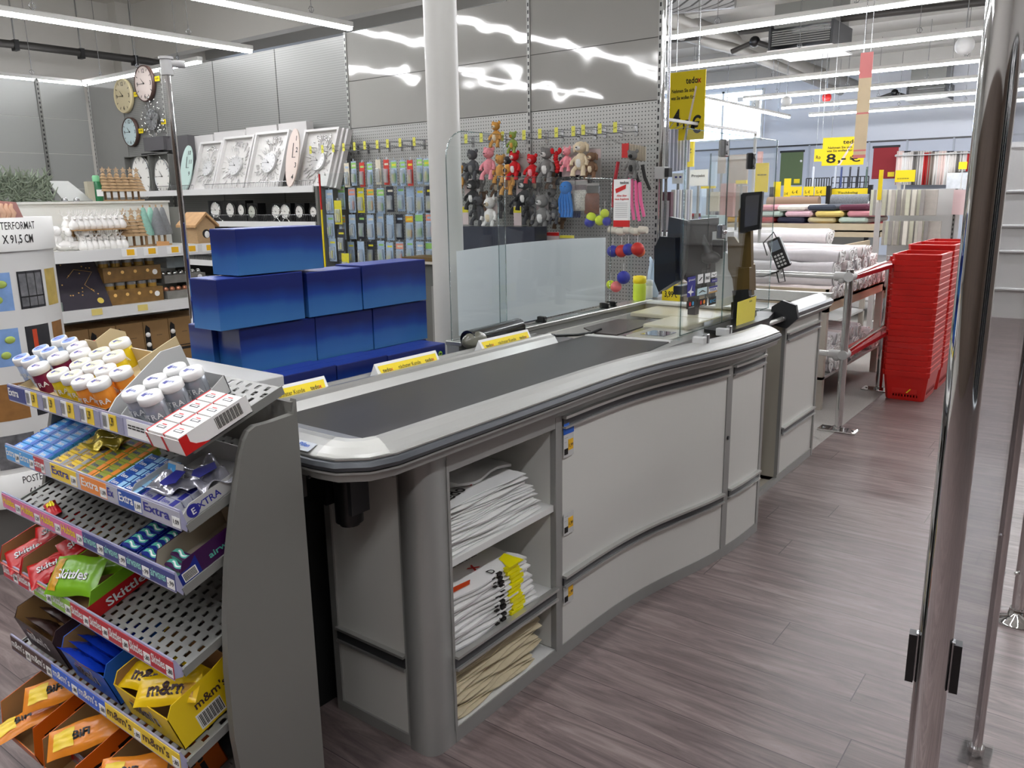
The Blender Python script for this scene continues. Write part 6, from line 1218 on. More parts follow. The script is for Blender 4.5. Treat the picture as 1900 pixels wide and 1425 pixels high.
MB().prism([(x-.03,z1),(x+.10,z1),(x+.10,z1+.11),(x+.035,z1+.17),(x-.03,z1+.11)],GY+.10,GY+.28,WDT,ax='y').build('house',t); MB().prism([(x-.05,z1+.10),(x+.035,z1+.178),(x+.12,z1+.10),(x+.12,z1+.115),(x+.035,z1+.195),(x-.05,z1+.115)],GY+.08,GY+.30,mat('roof_slats',(190,150,105),.8,noise=.3,nscale=30),ax='y').build('roof',t); MB().cyl((x+.035,GY+.099,z1+.06),(x+.035,GY+.0975,z1+.06),.028,INK,n=16).ball((x+.038,GY+.097,z1+.055),(.018,.003,.022),PAPER).build('painted_bird',t)
# on top of the unit: garlands, bottle, tablet
FROSTG=mat('frosted_twigs',(132,142,124),.9,noise=.5,nscale=60)
for gi,(pa,pb_) in enumerate(((-15,22),(22,48),(50,95))):
    b=MB(); r=random.Random(gi); xa=at(pa,350,y=GY+.5).x; xb=at(pb_,350,y=GY+.5).x
    for k in range(150):
        x=xa+(xb-xa)*r.random(); z=zt+.012+r.random()*.14; dx,dy,dz=(r.random()-.5)*.11,(r.random()-.5)*.1,(r.random()-.35)*.12
        b.tube([(x,GY+.5,z),(x+dx,GY+.5+dy,max(zt+.015,z+dz))],[.007,.002],FROSTG,5)
    solo(b,'fir_garland',['frosted fir garland at the far left edge on the shelf back','frosted fir garland, middle bundle of three','frosted fir garland, right bundle beside the grey tablet'][gi],'garland')
p=at(112,358,y=GY+.52); solo(MB().add([(p.x-.02,GY+.45,zt+.012),(p.x+.16,GY+.47,zt+.012),(p.x+.09,GY+.6,zt+.13),(p.x-.03,GY+.6,zt+.13)],[(0,1,2,3)],mat('slate_board',(150,152,146),.4)),'slate_board','grey flat board leaning right of the frosted garlands','board',solid=.012)
for k in range(2): q=at(120+22*k,372,y=GY+.45); solo(MB().ball(q,.018,STEEL,10,7).cyl((q.x,q.y,zt+.012),(q.x,q.y,q.z),.01,STEEL),'metal_knob','small metal ornament on the shelf edge, %s one'%['left','right'][k],'ornament')
p=at(180,350,y=GY+.5); t=thing('green_bottle','green plastic bottle with a pale green cap beside the wooden trees','bottle',(p.x,p.y,zt+.012)); T=TR(p.x,p.y,zt+.012); MB(T).lathe([(.028,0),(.03,.01),(.03,.09),(.02,.12)],mat('bottle_green',(30,110,66),.3)).box((-.02,-.0305,.03),(.02,-.03,.07),PAPER).build('body',t); MB(T).lathe([(.021,.118),(.021,.145),(.016,.155)],mat('cap_green',(120,190,140),.4)).build('cap',t)
p=at(166,350,y=GY+.5); solo(MB().box((p.x-.02,p.y-.02,zt+.012),(p.x+.02,p.y+.02,zt+.13),mat('small_carton_beige',(176,170,150),.6)),'small_carton','small beige carton left of the green bottle','box')
# lower shelf goods
NT=mat('night_print',(58,54,64),.12,noise=.3,nscale=5,coat=.6)
a=at(122,575,y=GY+.05); x0=at(118,575,y=GY+.05).x; x1=at(207,565,y=GY+.05).x; H_=.33
t=thing('light_curtain_box','large dark glossy box printed with stars leaning back on the lower shelf','box',M=frame((x0,GY+.04,z2),X,Vector((0,.5,.86)))); T=ROOT[t.name]
MB(T).box((0,0,-.045),(x1-x0,H_,0),NT).build('carton',t); q=MB(T); r=random.Random(4); pr=None
for k in range(16): X1,Y1=(x1-x0)*(.1+.8*r.random()),H_*(.2+.7*r.random()); q.cyl((X1,Y1,.0),(X1,Y1,.001),.004,mat('gold_dot',(220,170,90),.4),n=6); 
q.cyl(((x1-x0)*.8,H_*.13,0),((x1-x0)*.8,H_*.13,.001),.018,mat('gold_seal',(226,200,90),.4),n=16).tube([((x1-x0)*.3,H_*.6,.001),((x1-x0)*.5,H_*.75,.001),((x1-x0)*.85,H_*.68,.001),((x1-x0)*.6,H_*.45,.001),((x1-x0)*.75,H_*.3,.001)],.0015,MT['gold_dot'],4); q.build('star_print',t)
p=at(98,575,y=GY+.06); t=thing('star_ornament_box','small dark box with a gold wire star at the left end of the lower shelf','box',(p.x,GY+.06,z2)); MB().box((p.x-.05,GY+.05,z2),(p.x+.05,GY+.13,z2+.05),mat('box_sage',(120,130,124),.6)).box((p.x-.05,GY+.1,z2+.05),(p.x+.05,GY+.13,z2+.16),DARK).build('box',t)
pts=[(p.x+(.045 if k%2==0 else .02)*math.cos(math.radians(90+36*k)),GY+.09,z2+.10+(.045 if k%2==0 else .02)*math.sin(math.radians(90+36*k))) for k in range(10)]; MB().tube(pts,.004,mat('gold_wire',(214,190,110),.3,.8),6,closed=True).build('star',t)
GOLDB=mat('gold_box_print',(126,94,48),.4,noise=.5,nscale=22); SLB=mat('silver_box_print',(126,124,118),.4,noise=.4,nscale=22)
for i,(pa,pb_,lv,m,l) in enumerate(((205,305,0,GOLDB,'lower brown display box of small light jars on the lower shelf'),(198,305,1,GOLDB,'upper brown display box of small light jars, stacked on the other'),(312,393,0,SLB,'lower grey display box of bead chains at the right end'),(310,386,1,SLB,'upper grey display box of bead chains at the right end'))):
    yy=GY+.06+.04*lv; x0=at(pa,560,y=yy).x; x1=at(pb_,560,y=yy).x; h=.125 if m is GOLDB else .07; z=z2+lv*(h+.002) if m is GOLDB else z2+lv*(.092); t=thing('jar_display_box',l,'display box',(x0,yy,z))
    MB().box((x0,yy,z),(x1,yy+.2,z+h*.68),m).cyl((x1-.04,yy-.0005,z+h*.35),(x1-.04,yy-.002,z+h*.35),.016,PAPER,n=16).build('box',t)
    n=5 if m is GOLDB else 7
    for k in range(n):
        x=x0+(x1-x0)*(k+.5)/n
        if m is GOLDB: MB().cyl((x,yy+.06,z+h*.68),(x,yy+.06,z+h*.86),.026,mat('jar_amber',(190,150,70),.2,.3)).cyl((x,yy+.06,z+h*.86),(x,yy+.06,z+h*1.0),.028,mat('jar_lid',(150,150,150),.3,.6)).build('jar',t)
        else: MB().ball((x,yy+.05,z+h*.8),.017,CHROME if lv else mat('bead_copper',(190,130,100),.3,.6)).build('bead',t)
    if m is GOLDB:
        q=MB()
        for k in range(4): q.cyl((x0+(x1-x0)*(.1+.22*k),yy-.0005,z+h*.45),(x0+(x1-x0)*(.1+.22*k),yy-.002,z+h*.45),.010,mat('warm_dot',(236,190,110),.4),n=10)
        q.build('light_print',t)
x0=at(310,495,y=GY+.1).x; solo(MB().box((x0,GY+.1,z2+.185),(x0+.13,GY+.25,z2+.25),mat('clear_box',(150,160,165),.1,.3,alpha=.6)),'clear_box','clear plastic box on top of the grey bead boxes','box')
# brown cartons of ornaments in the bottom
KR=mat('kraft_box',(140,108,66),.7,noise=.08,nscale=20); zb=.42; edges=[95,112,165,216,267,314,362,398]; 
for i in range(7):
    y=GY+.05; x0=at(edges[i],620,y=y).x; x1=at(edges[i+1],620,y=y).x; h=.40; t=thing('ornament_carton','brown kraft carton of tree ornaments in the bottom row, %s from the left'%ORD[i],'carton',(x0,y,zb)); w=x1-x0
    MB().box((x0+.002,y,zb),(x1-.002,y+.28,zb+h),KR).build('carton',t); q=MB(); q.box((x0+w*.18,y-.001,zb+h*.50),(x1-.004,y-.0002,zb+h*.54),INK).box((x0+w*.18,y-.001,zb+h*.56),(x1-.004,y-.0002,zb+h*.575),INK)
    q.prism([(x0+.006,zb+h*.12),(x0+.04,zb+h*.12),(x0+.044,zb+h*.5),(x0+.04,zb+h*.9),(x0+.018,zb+h*.95),(x0+.008,zb+h*.88)],y-.0012,y-.0004,BLACK,ax='y'); q.text('----',(x0+w*.6,y-.001,zb+h*.76),X,Z,.028,INK,bold=False); q.build('window_print',t)
    q=MB(); mm=RUBR if i in(2,) else POR
    for k in range(5): q.ball((x0+.024,y-.004,zb+h*(.2+.15*k)),.015,mm if i!=3 else (RUBR if k>2 else POR),10,7)
    q.build('bauble',t)
# ---- packs hanging on the end of the tall shelf wall and behind the till screen
LIL=mat('lilac_sleeve',(176,178,190),.35,noise=.15,nscale=10,aniso=(1,9,1)); 
b0=thing('hanging_rail','grey rail arm at the right end of the tall shelf wall holding pale sleeves','rail',(5.5,2.4,0)); p=at(1232,240,x=5.45); MB().box((5.2,p.y-.01,p.z+.06),(7.2,p.y+.01,p.z+.08),PALE).box((7.2,p.y-.01,0),(7.22,p.y+.01,p.z+.08),PALE).build('arm',b0)
for i,px in enumerate((1229,1238,1245,1252,1258,1264,1270,1275)):
    x=5.45+i*.16; a=at(px-6,240 if i else 236,x=x);c=at(px+4,318-(4*i if i>5 else 0),x=x); c=at(px+3,[330,318,317,318,317,316,315,300][i],x=x); solo(MB().rbox((x,c.y,c.z),(x+.02,a.y,a.z),LIL if i else mat('grey_paper_sleeve',(206,204,200),.5),.004).tube([(x+.01,(a.y+c.y)/2,a.z-.01),(x+.01,p.y,p.z+.07)],.003,STEEL,4),'pale_sleeve','pale lilac sleeve hanging right of the tall shelf wall, %s from the left'%ORD[i],'sleeve','pale sleeves hanging in a row')
x=5.3; a=at(1218,430,x=x);c=at(1245,356,x=x); b=MB(); b.box((x+.01,a.y-.03,0),(x+.03,a.y-.01,a.z),GREY); b.box((x,c.y,a.z),(x+.04,a.y,c.z),mat('plum_frame',(104,64,78),.5)).box((x-.002,c.y+.01,a.z+.01),(x,a.y-.02,c.z-.06),mat('pale_pink_print',(206,196,200),.5)); solo(b,'pink_framed_pack','plum edged pale pink pack hanging left of the till monitor','pack')
for i in range(7):
    px=1248+i*5; x=6.0+i*.12; a=at(px-3,352,x=x);c=at(px+3,410,x=x); solo(MB().rbox((x,c.y,c.z),(x+.03,a.y,a.z),LIL if i%2 else MT['grey_paper_sleeve'],.004).box((x+.01,a.y-.012,0),(x+.02,a.y-.002,c.z),PALE),'curtain_pack','narrow upright grey curtain pack behind the till monitor, %s from the left'%ORD[i],'pack','narrow curtain packs in a row')
def panel(px0,py0,px1,py1,x,m,name,lab,cat,th=.03,txt=None,tc=None,leg=False):
    a=at(px0,py1,x=x);c=at(px1,py0,x=x); b=MB(); b.box((x,c.y,a.z),(x+th,a.y,c.z),m)
    if txt: b.text(txt,(x-.002,(a.y+c.y)/2,a.z+(c.z-a.z)*.55),-Y,Z,(c.z-a.z)*.22,tc or INK,wmax=(a.y-c.y)*.7)
    if leg: b.box((x+.005,(a.y+c.y)/2-.01,0),(x+.02,(a.y+c.y)/2+.01,a.z),GREY)
    solo(b,name,lab,cat,origin=(x+th/2,(a.y+c.y)/2,0 if leg else a.z))
BLG=mat('pale_blue_fabric',(186,204,222),.8,noise=.1,nscale=10); PNK=mat('rose_fabric',(196,150,144),.8,noise=.08,nscale=10); TAU=mat('taupe_fabric',(176,162,150),.8,noise=.15,nscale=14)
panel(1247,321,1268,341,6.2,PAPER,'blue_white_label','white card with blue figures behind the front screen','card',.004,'II',NAVY,True)
panel(1277,314,1314,345,7.5,PAPER,'white_sign','white sign reading Projekt seen through the front screen','sign',.006,'Projekt',INK,True)
panel(1280,346,1300,396,7.6,BLG,'fabric_sample','pale blue fabric sample panel, left of the till arm','fabric',.03,leg=True); panel(1300,346,1315,400,7.7,mat('ice_fabric',(206,218,228),.8),'fabric_sample','ice white fabric sample panel left of the rose one','fabric',.03,leg=True)
panel(1316,300,1328,346,8.0,BLG,'fabric_sample','pale blue upright fabric roll behind the front screen','fabric',.05,leg=True); panel(1331,278,1346,322,8.3,TAU,'fabric_sample','patterned taupe fabric hanging behind the screen clamp','fabric',.03,leg=True); panel(1350,286,1388,344,8.6,TAU,'fabric_sample','wide taupe patterned fabric panel seen through the screen','fabric',.03,leg=True)
panel(1335,340,1362,402,8.2,PNK,'fabric_sample','rose coloured fabric roll standing behind the till arm','fabric',.06,leg=True); panel(1363,345,1386,400,8.5,TAU,'fabric_sample','taupe printed panel left of the customer display','fabric',.03,leg=True); panel(1316,356,1334,392,7.9,mat('beige_fabric',(196,184,160),.8),'fabric_sample','beige fabric panel between blue and rose','fabric',.03,leg=True)
panel(1300,345,1326,350,7.4,YEL,'shelf_label','thin yellow label strip behind the front screen','label',.03,leg=True); panel(1365,334,1385,341,8.1,YEL,'shelf_label','short yellow label strip right of the rose fabric','label',.03,leg=True); panel(1299,400,1330,440,7.0,mat('teal_book_stack',(150,170,170),.6),'goods_stack','grey teal stack of goods behind the till monitor','stack',.2,leg=True)
panel(1404,281,1414,315,9.5,PNK,'fabric_sample','narrow rust coloured fabric beside the green blind','fabric',.04,leg=True)
panel(1400,302,1427,357,6.9,YEL,'yellow_sign','upright yellow sign above the customer display','sign',.006,'---',INK,True)
panel(1268,262,1287,310,7.2,YEL,'yellow_sign','yellow sign with a euro mark hanging left behind the screen','sign',.03,'€',INK,True)
# ================================================================ SALES AREA AT THE RIGHT
def hsign(px0,py0,px1,py1,x,lab,lines,th=.008,wires=True,base=None,name='price_sign',yaw=0):
    """yellow price board hanging at distance x"""
    a=at(px0,py1,x=x);c=at(px1,py0,x=x); W_=a.y-c.y; H_=c.z-a.z; T=TR(x,(a.y+c.y)/2,a.z)@rotz(yaw); t=thing(name,lab,'sign',M=T); b=MB(T); b.box((0,-W_/2,0),(th,W_/2,H_),base or YEL); b.build('board',t)
    q=MB(T)
    for (s_,u,v,sz,m,wm) in lines: q.text(s_,(-.002,W_*(.5-u),H_*v),-Y,Z,H_*sz,m,wmax=wm*W_ if wm else None)
    if lines: q.build('lettering',t)
    if wires:
        for s_ in (-1,1): MB(T).tube([(th/2,s_*W_*.3,H_),(th/2,s_*W_*.3,4.41-a.z)],.003,STEEL,4).build('hanging_wire',t)
    else: MB(T).box((th,-.008,(1.14 if abs(x-12.55)<.01 else 0)-a.z),(th+.012,.008,H_*.8),PALE).build('stand',t)
    return T,W_,H_,t
GRL=mat('pale_slash',(236,220,205),.5)
T,W_,H_,t=hsign(1238,128,1310,262,6.0,'tall yellow hanging sign reading 4,- € at the right end of the shelf wall',[('tedo',.64,.82,.13,INK,.32),('x',.84,.82,.13,RED,.1),('Nehmen Sie sich',.40,.70,.075,INK,.62),('was Sie wollen für:',.40,.60,.075,INK,.64),('4',.24,.22,.34,INK,.22),(',-',.50,.2,.34,INK,.16),('€',.78,.10,.34,INK,.28)])
MB(T).prism([(-W_*.03,0),(W_*.04,0),(-W_*.24,H_*.78),(-W_*.28,H_*.76)],-.0015,-.0005,GRL,ax='x').build('slash_print',t)
T,W_,H_,t=hsign(1525,252,1605,308,10.0,'wide yellow hanging sign reading 8,- € over the fabric tables',[('tedo',.66,.76,.2,INK,.34),('x',.86,.76,.2,RED,.08),('Nehmen Sie sich',.42,.60,.11,INK,.58),('was Sie wollen für:',.42,.49,.11,INK,.62),('8',.22,.10,.46,INK,.24),(',-',.48,.12,.46,INK,.2),('€',.80,.12,.36,INK,.26)],yaw=.1)
MB(T).prism([(W_*.12,0),(W_*.05,0),(-W_*.24,H_*.78),(-W_*.20,H_*.80)],-.0015,-.0005,GRL,ax='x').build('slash_print',t)
# long narrow hanging banner
x=8.2; b=MB(); m1=mat('banner_beige',(200,182,150),.6,noise=.1,nscale=8); m2=mat('banner_rose',(205,120,118),.5)
tp=at(1609,97,x=x); bt=at(1601,293,x=x); w=.055; zz=[tp.z,tp.z-.20,tp.z-.22,tp.z-.52,tp.z-.535,tp.z-.85,tp.z-.865,bt.z+.03,bt.z]
t=thing('hanging_banner','narrow rose and beige banner hanging in front of the 8 euro sign','banner',(x,tp.y,bt.z))
for k in range(8): MB().box((x,tp.y-w,zz[k+1]),(x+.006,tp.y+w,zz[k]),m2 if k in(0,1,3,5,7) else m1).build('banner_panel',t)
MB().tube([(x,tp.y-.03,tp.z),(x,tp.y-.03,4.35)],.003,STEEL,4).tube([(x,tp.y+.03,tp.z),(x,tp.y+.03,4.35)],.003,STEEL,4).build('hanging_wire',t)
# ---- chrome barrier
px_=5.258; p1=at(1575,500,x=px_); py1=at(1556,800,z=0).y; bp=Vector((5.3,1.372,0))
t=thing('chrome_barrier','chrome customer barrier with two posts, white rails and red banded rails','barrier',bp)
def post(x,y,h): 
    MB().cyl((x,y,0),(x,y,h),.024,CHROME,n=22).cyl((x,y,h),(x,y,h+.006),.024,STEEL,n=22).build('post',t); o=t.children[-1]
    MB().rbox((x-.06,y-.12,0),(x+.06,y+.12,.012),CHROME,.01).cyl((x,y,.012),(x,y,.03),.035,CHROME).cyl((x,y+.09,.012),(x,y+.09,.018),.008,STEEL).cyl((x,y-.09,.012),(x,y-.09,.018),.008,STEEL).build('foot_plate',t)
ax,ay=5.30,1.372; post(ax,ay,1.035); bx,by=6.62,1.435; post(bx,by,1.035)
zr=at(1566,513,x=ax).z; zl=at(1553,657,x=ax).z
WR=mat('white_rail_tube',(226,226,224),.2,.5)
for z in (zr,zl):
    MB().cyl((ax,ay+.02,z),(ax,ay+1.5,z),.019,WR).build('rail',t); MB().cyl((ax,ay+.015,z),(ax,ay+.09,z),.028,PALE).cyl((ax-.03,ay,z),(ax+.06,ay,z),.03,PALE).ball((ax,ay+.045,z-.02),.025,PALE).build('clamp',t)
    MB().cyl((ax+.02,ay,z),(bx,by,z),.019,CHROME).build('rail',t); r=t.children[-1]; MB().box((ax+.07,ay-.0215,z-.022),(bx-.05,by-.0,z+.004),mat('red_band',(150,16,28),.25)).build('red_band',r)
post(ax,ay+1.5,1.0)
# card terminal on a flexible arm clipped to the rail
q=at(1447,512,x=ax); t=thing('card_terminal','black card terminal on a short post clipped to the white barrier rail','card terminal',(ax,q.y,zr)); yy=q.y
MB().cyl((ax,yy,zr-.03),(ax,yy,zr+.07),.022,PALE).cyl((ax-.02,yy,zr+.06),(ax-.02,yy,zr+.17),.026,BLACK).build('mount',t)
T=frame((ax-.05,yy-.01,zr+.10),Vector((0,-.93,-.36)),Vector((0,-.36,.93))); T=frame((ax-.05,yy-.02,zr+.10),Vector((0,-.9,.42)),Vector((0,.42,.9)),Vector((-1,0,0)))
MB(T).rbox((-.045,-.06,-.025),(.045,.14,.02),BLACK,.01).box((-.03,.06,.02),(.03,.125,.0215),mat('terminal_screen',(120,130,140),.15)).build('terminal',t)
k=MB(T); 
for i in range(12): k.box((-.03+.022*(i%3),-.045+.022*(i//3),.02),(-.016+.022*(i%3),-.032+.022*(i//3),.024),PALE)
k.build('keys',t); MB().tube([(ax-.02,yy+.0,zr+.02),(ax-.03,yy+.1,zr-.02),(ax-.02,yy+.4,zr-.03)],.005,BLACK).tube([(ax-.06,yy+.07,zr+.12),(ax-.06,yy+.10,zr+.2),(ax-.05,yy+.04,zr+.27),(ax-.05,yy+.0,zr+.2)],.005,BLACK).tube([(ax-.07,yy-.04,zr+.04),(ax-.07,yy-.06,zr-.04),(ax-.07,yy-.02,zr-.05),(ax-.07,yy-.0,zr+.02)],.004,BLACK).build('cable',t)
# ---- nested red baskets
BR_=mat('basket_red',(206,28,22),.3,noise=.05,nscale=10); BRD=mat('basket_red_dark',(150,16,14),.4)
def basket_mesh(bottom=False):
    """open tapered basket, origin at its floor centre; x = length, y = width, height .22"""
    L1,W1,L0,W0,H_=.225,.160,.190,.128,.225; b=MB(); R_in=.004
    def ring(l,w,z): r=.02; return [(-l+r,-w,z),(l-r,-w,z),(l,-w+r,z),(l,w-r,z),(l-r,w,z),(-l+r,w,z),(-l,w-r,z),(-l,-w+r,z)]
    zs=[(0,0),(1,1)]
    O=[ring(L0,W0,0),ring(L0+.004,W0+.004,.012),ring(L1-.008,W1-.008,H_-.03)]; V=sum(O,[]); F=[]
    for k in range(2):
        for i in range(8): F.append((k*8+i,k*8+(i+1)%8,k*8+8+(i+1)%8,k*8+8+i))
    b.add(V,F,BR_); b.add(O[0],[tuple(range(8))[::-1]],BR_)
    I=[ring(L1-.012,W1-.012,H_-.03),ring(L0-.002,W0-.002,.006)]; b.add(sum(I,[]),[(i,(i+1)%8,8+(i+1)%8,8+i) for i in range(8)],BRD); b.add(I[1],[tuple(range(8))],BRD)
    rim=[ring(L1-.006,W1-.006,H_-.0405),ring(L1-.002,W1-.002,H_-.0405),ring(L1+.002,W1+.002,H_-.004),ring(L1-.002,W1-.002,H_),ring(L1-.014,W1-.014,H_),ring(L1-.014,W1-.014,H_-.03)]; b.add(sum(rim,[]),[(k*8+i,k*8+(i+1)%8,k*8+8+(i+1)%8,k*8+8+i) for k in range(5) for i in range(8)],BR_)
    if bottom:
        for s in (-1,1):
            for k in range(9): b.box((-L0-.0125+.0*k,-.09+.02*k,.03),(-L0-.006,-.082+.02*k,.045),BRD)
        b.box((-L0-.014,-.085,.055),(-L0-.006,.085,.16),BR_).text('tedo',(-L0-.0155,.02,.11),-Y,Z,.035,INK).prism([(-.02,.06),(-.01,.06),(-.035,.09),(-.045,.09)],-L0-.0155,-L0-.0145,YEL,ax='x')
        for k in range(8): b.box((-.15+.04*k,-W0-.012,.05),(-.13+.04*k,-W0-.004,.12),BRD)
    return b
o0=basket_mesh(True).build('shopping_basket'); o1=basket_mesh().build('shopping_basket')
first=[True,True]
for pi,(x,yy,n) in enumerate(((6.585,1.205,21),(7.06,1.200,22),(7.54,1.19,22))):
    for k in range(n):
        src=o0 if k==0 else o1; fl=0 if k==0 else 1
        if first[fl]: o=src; first[fl]=False
        else: o=src.copy(); COL.objects.link(o)
        o.location=(x,yy,.0+k*.0425)
        nm=['nearest','middle','farthest'][pi]; pos='the lowest basket' if k==0 else 'the top basket' if k==n-1 else None
        if pos: tag(o,'red plastic shopping basket, %s of the %s pile'%(pos,nm),'shopping basket','red shopping baskets nested in piles')
        else: tag(o,'red plastic shopping basket nested inside the %s pile'%nm,'shopping basket','nested baskets of the %s pile'%nm)
# ---- fabric tables
ROLLW=mat('fabric_white_lace',(232,228,230),.85,noise=.06,nscale=30,bump=.5); ROLLP=mat('fabric_blush',(226,214,212),.85,noise=.1,nscale=30,bump=.4)
def fabtable(x0,x1,y0,y1,h,lab,shelfz=.22,post=True):
    t=thing('fabric_table',lab,'table',((x0+x1)/2,(y0+y1)/2,0)); WDP=mat('plywood',(206,190,162),.7,noise=.08,nscale=10)
    MB().box((x0,y0,h-.10),(x1,y1,h-.08),WHITE).box((x0,y0,h-.16),(x0+.02,y1,h-.0),WDP).box((x0,y0,h-.16),(x1,y0+.02,h),WDP).build('table_top',t); MB().box((x0,y0,shelfz),(x1,y1,shelfz+.02),PALE).build('lower_shelf',t)
    for x in (x0,x1-.05):
        for y in (y0,y1-.05): MB().box((x,y,0),(x+.05,y+.05,h-.1),mat('leg_beige',(180,172,160),.5)).build('leg',t)
    return t
fabtable(5.75,7.35,1.62,2.75,.86,'plywood edged sales table full of white curtain rolls right behind the barrier'); fabtable(5.75,7.35,2.85,4.6,.86,'plywood edged sales table behind the till with small goods and rolls')
def roll(x0,x1,y,z,r,m,lab,grp,a=0,y2=None):
    y2=y if y2 is None else y2; T=Matrix.Identity(4); b=MB(); rj=random.Random(int(y*977+z*313)); b.tube([(x0+(x1-x0)*k/9,y+.010*(rj.random()-.5),z+r+.008*(rj.random()-.5)) for k in range(10)],[r*(.88+.2*rj.random()) for k in range(10)],m,12)
    for k in range(3): b.tube([(x0-.002,y+r*(.75-.25*k)*math.cos(q/10*6.28),z+r+r*(.75-.25*k)*math.sin(q/10*6.28)) for q in range(10)],.004,PAPER,4,closed=True)
    return solo(b,'fabric_roll',lab,'fabric roll',grp)
g='white fabric rolls on the table behind the barrier'; r=random.Random(8)
zt0=.785; 
def rolly(x,y0,y1,z,r,m,lab,grp):
    """crumpled roll lying across the table, its open end toward the aisle"""
    rj=random.Random(int(x*977+z*313+y0*71)); L_=y1-y0; b=MB(); b.tube([(x+.012*(rj.random()-.5),y0+L_*k/9,z+r+.008*(rj.random()-.5)) for k in range(10)],[r*(.86+.22*rj.random()) for k in range(10)],m,12)
    for k in range(3):
        q=[(x+r*(.85-.25*k)*math.cos(a/10*6.28)*(1+.15*rj.random()),y0-.006-.012*rj.random(),z+r+r*(.85-.25*k)*math.sin(a/10*6.28)) for a in range(10)]; b.tube(q,.006,PAPER,4,closed=True)
    solo(b,'fabric_roll',lab,'fabric roll',grp)
LV=['lowest','second','third','top']
for lvl,n in ((0,13),(1,12),(2,11),(3,8)):
    for i in range(n): rolly(5.82+i*.112+lvl*.05,1.60+.06*r.random(),2.66+.06*r.random(),zt0+lvl*.078,.047,ROLLW if (i+lvl)%4 else ROLLP,'%s fabric roll, %s layer, %s from the barrier on the near table'%('white' if (i+lvl)%4 else 'blush',LV[lvl],ORD[i]),g)
for lvl,n in ((0,13),(1,12),(2,8)):
    for i in range(n): rolly(5.84+i*.112+lvl*.05,1.62+.06*r.random(),2.68,.24+lvl*.082,.05,ROLLW if (i+lvl)%5 else ROLLP,'%s fabric roll on the lower table shelf, %s layer, %s from the barrier'%('white' if (i+lvl)%5 else 'blush',LV[lvl],ORD[i]),'white fabric rolls on the lower shelf')
for lvl in (0,1):
    for i in range(8): rolly(6.25+i*.125+.05*lvl,2.9+.05*r.random(),4.4,.785+.09*lvl,.052,ROLLW,'white fabric roll on the second table behind the till, %s layer, %s from the front'%(LV[lvl],ORD[i]),'white rolls on the second table')
for i,(px,py,m,w,h,l) in enumerate(((1420,488,RED,.12,.05,'small red and white carton on the near table edge by the screen'),(1428,470,mat('teal_card',(40,150,165),.5),.1,.1,'teal card standing among small goods behind the screen'),(1490,492,PAPER,.10,.08,'white tag lying tilted beside the card terminal'),(1512,488,BLACK,.07,.06,'small black item beside the white tag'),(1525,496,CARD,.16,.06,'small brown carton at the corner of the rail'),(1465,494,RED,.2,.03,'flat red item lying behind the rail'))):
    p=at(px,py,x=5.85); solo(MB().rbox((5.85,p.y-w/2,.79),(5.95,p.y+w/2,.79+h),m,.005),'small_goods',l,'goods')
# second row of fabric: lace rolls, flat bolts, long rolls, price cards
fabtable(8.1,9.6,2.3,5.3,1.0,'fabric table with rolled lace in the second row'); 
LACE=mat('lace_print',(206,202,198),.85,noise=.35,nscale=50,bump=.4)
for lvl in range(2):
    for i in range(11): rolly(8.2+i*.118+lvl*.05,at(1540,430,x=8.2+i*.118).y+.05*r.random(),5.2,.925+lvl*.10,.055,LACE if i%3 else ROLLW,'pale lace fabric roll on the second fabric table, %s layer, %s from the front'%(['lower','upper'][lvl],ORD[i]),'lace rolls on the second fabric table')
fabtable(10.4,11.6,2.4,6.2,1.15,'fabric table with flat colourful bolts in the third row')
cols_=[(176,40,50),(90,40,60),(226,190,200),(210,160,60),(60,66,80),(180,200,190),(150,130,190),(230,225,215),(200,190,150),(120,40,50),(205,140,150),(44,46,66),(190,205,220),(224,200,120)]
for lvl in range(4):
    for i in range(9):
        c=cols_[(i*3+lvl*5)%14]; y=2.45+i*.38+.1*(lvl%2); m=mat('bolt_%d'%((i*3+lvl*5)%14),c,.85,noise=.1,nscale=20); b=MB(); b.rbox((10.4+.06*r.random(),y,1.08+lvl*.075),(11.5,y+.34,1.08+lvl*.075+.068),m,.03); cn={0:'crimson',1:'plum',2:'blush pink',3:'ochre',4:'slate',5:'sage',6:'lilac',7:'ivory',8:'sand',9:'wine red',10:'old rose',11:'midnight blue',12:'powder blue',13:'straw yellow'}[(i*3+lvl*5)%14]
        solo(b,'fabric_bolt','%s flat fabric bolt on the third table, %s layer, %s from the right'%(cn,ORD[lvl],ORD[i]),'fabric bolt','flat fabric bolts on the third table')
b=None
def xroll(px0,px1,py,x,r,m,lab,z=None):
    a=at(px0,py,x=x);c=at(px1,py,x=x); solo(MB().cyl((x,c.y,a.z),(x,a.y,a.z),r,m,n=16),'fabric_roll',lab,'fabric roll','long rolls lying across the rear tables')
rk2=thing('roll_rack','dark rack holding long table cloth rolls in front of the rear wall','rack',(12.6,3.6,0)); a=at(1420,400,x=12.5);c=at(1612,400,x=12.5); 
MB().box((12.5,c.y,0),(13.2,a.y,1.15),MIDG).build('body',rk2)
for px in (1430,1535,1612): q=at(px,380,x=12.45); MB().box((12.45,q.y-.03,0),(12.5,q.y+.03,1.62),BLACK).build('upright',rk2)
xroll(1425,1520,376,12.42,.085,mat('roll_brown',(150,122,100),.7),'brown long fabric roll on top of the rear rack at left'); xroll(1425,1525,388,12.43,.07,mat('roll_cream',(222,206,182),.7),'cream long fabric roll under the brown one'); xroll(1543,1612,372,12.42,.085,mat('roll_dotted',(120,124,130),.7,noise=.5,nscale=60),'grey dotted long roll at the right of the rear rack'); xroll(1543,1612,383,12.43,.07,PAPER,'white long roll under the grey dotted roll'); xroll(1540,1612,392,12.44,.06,mat('roll_cream',(222,206,182),.7),'cream long roll lowest at the right of the rear rack')
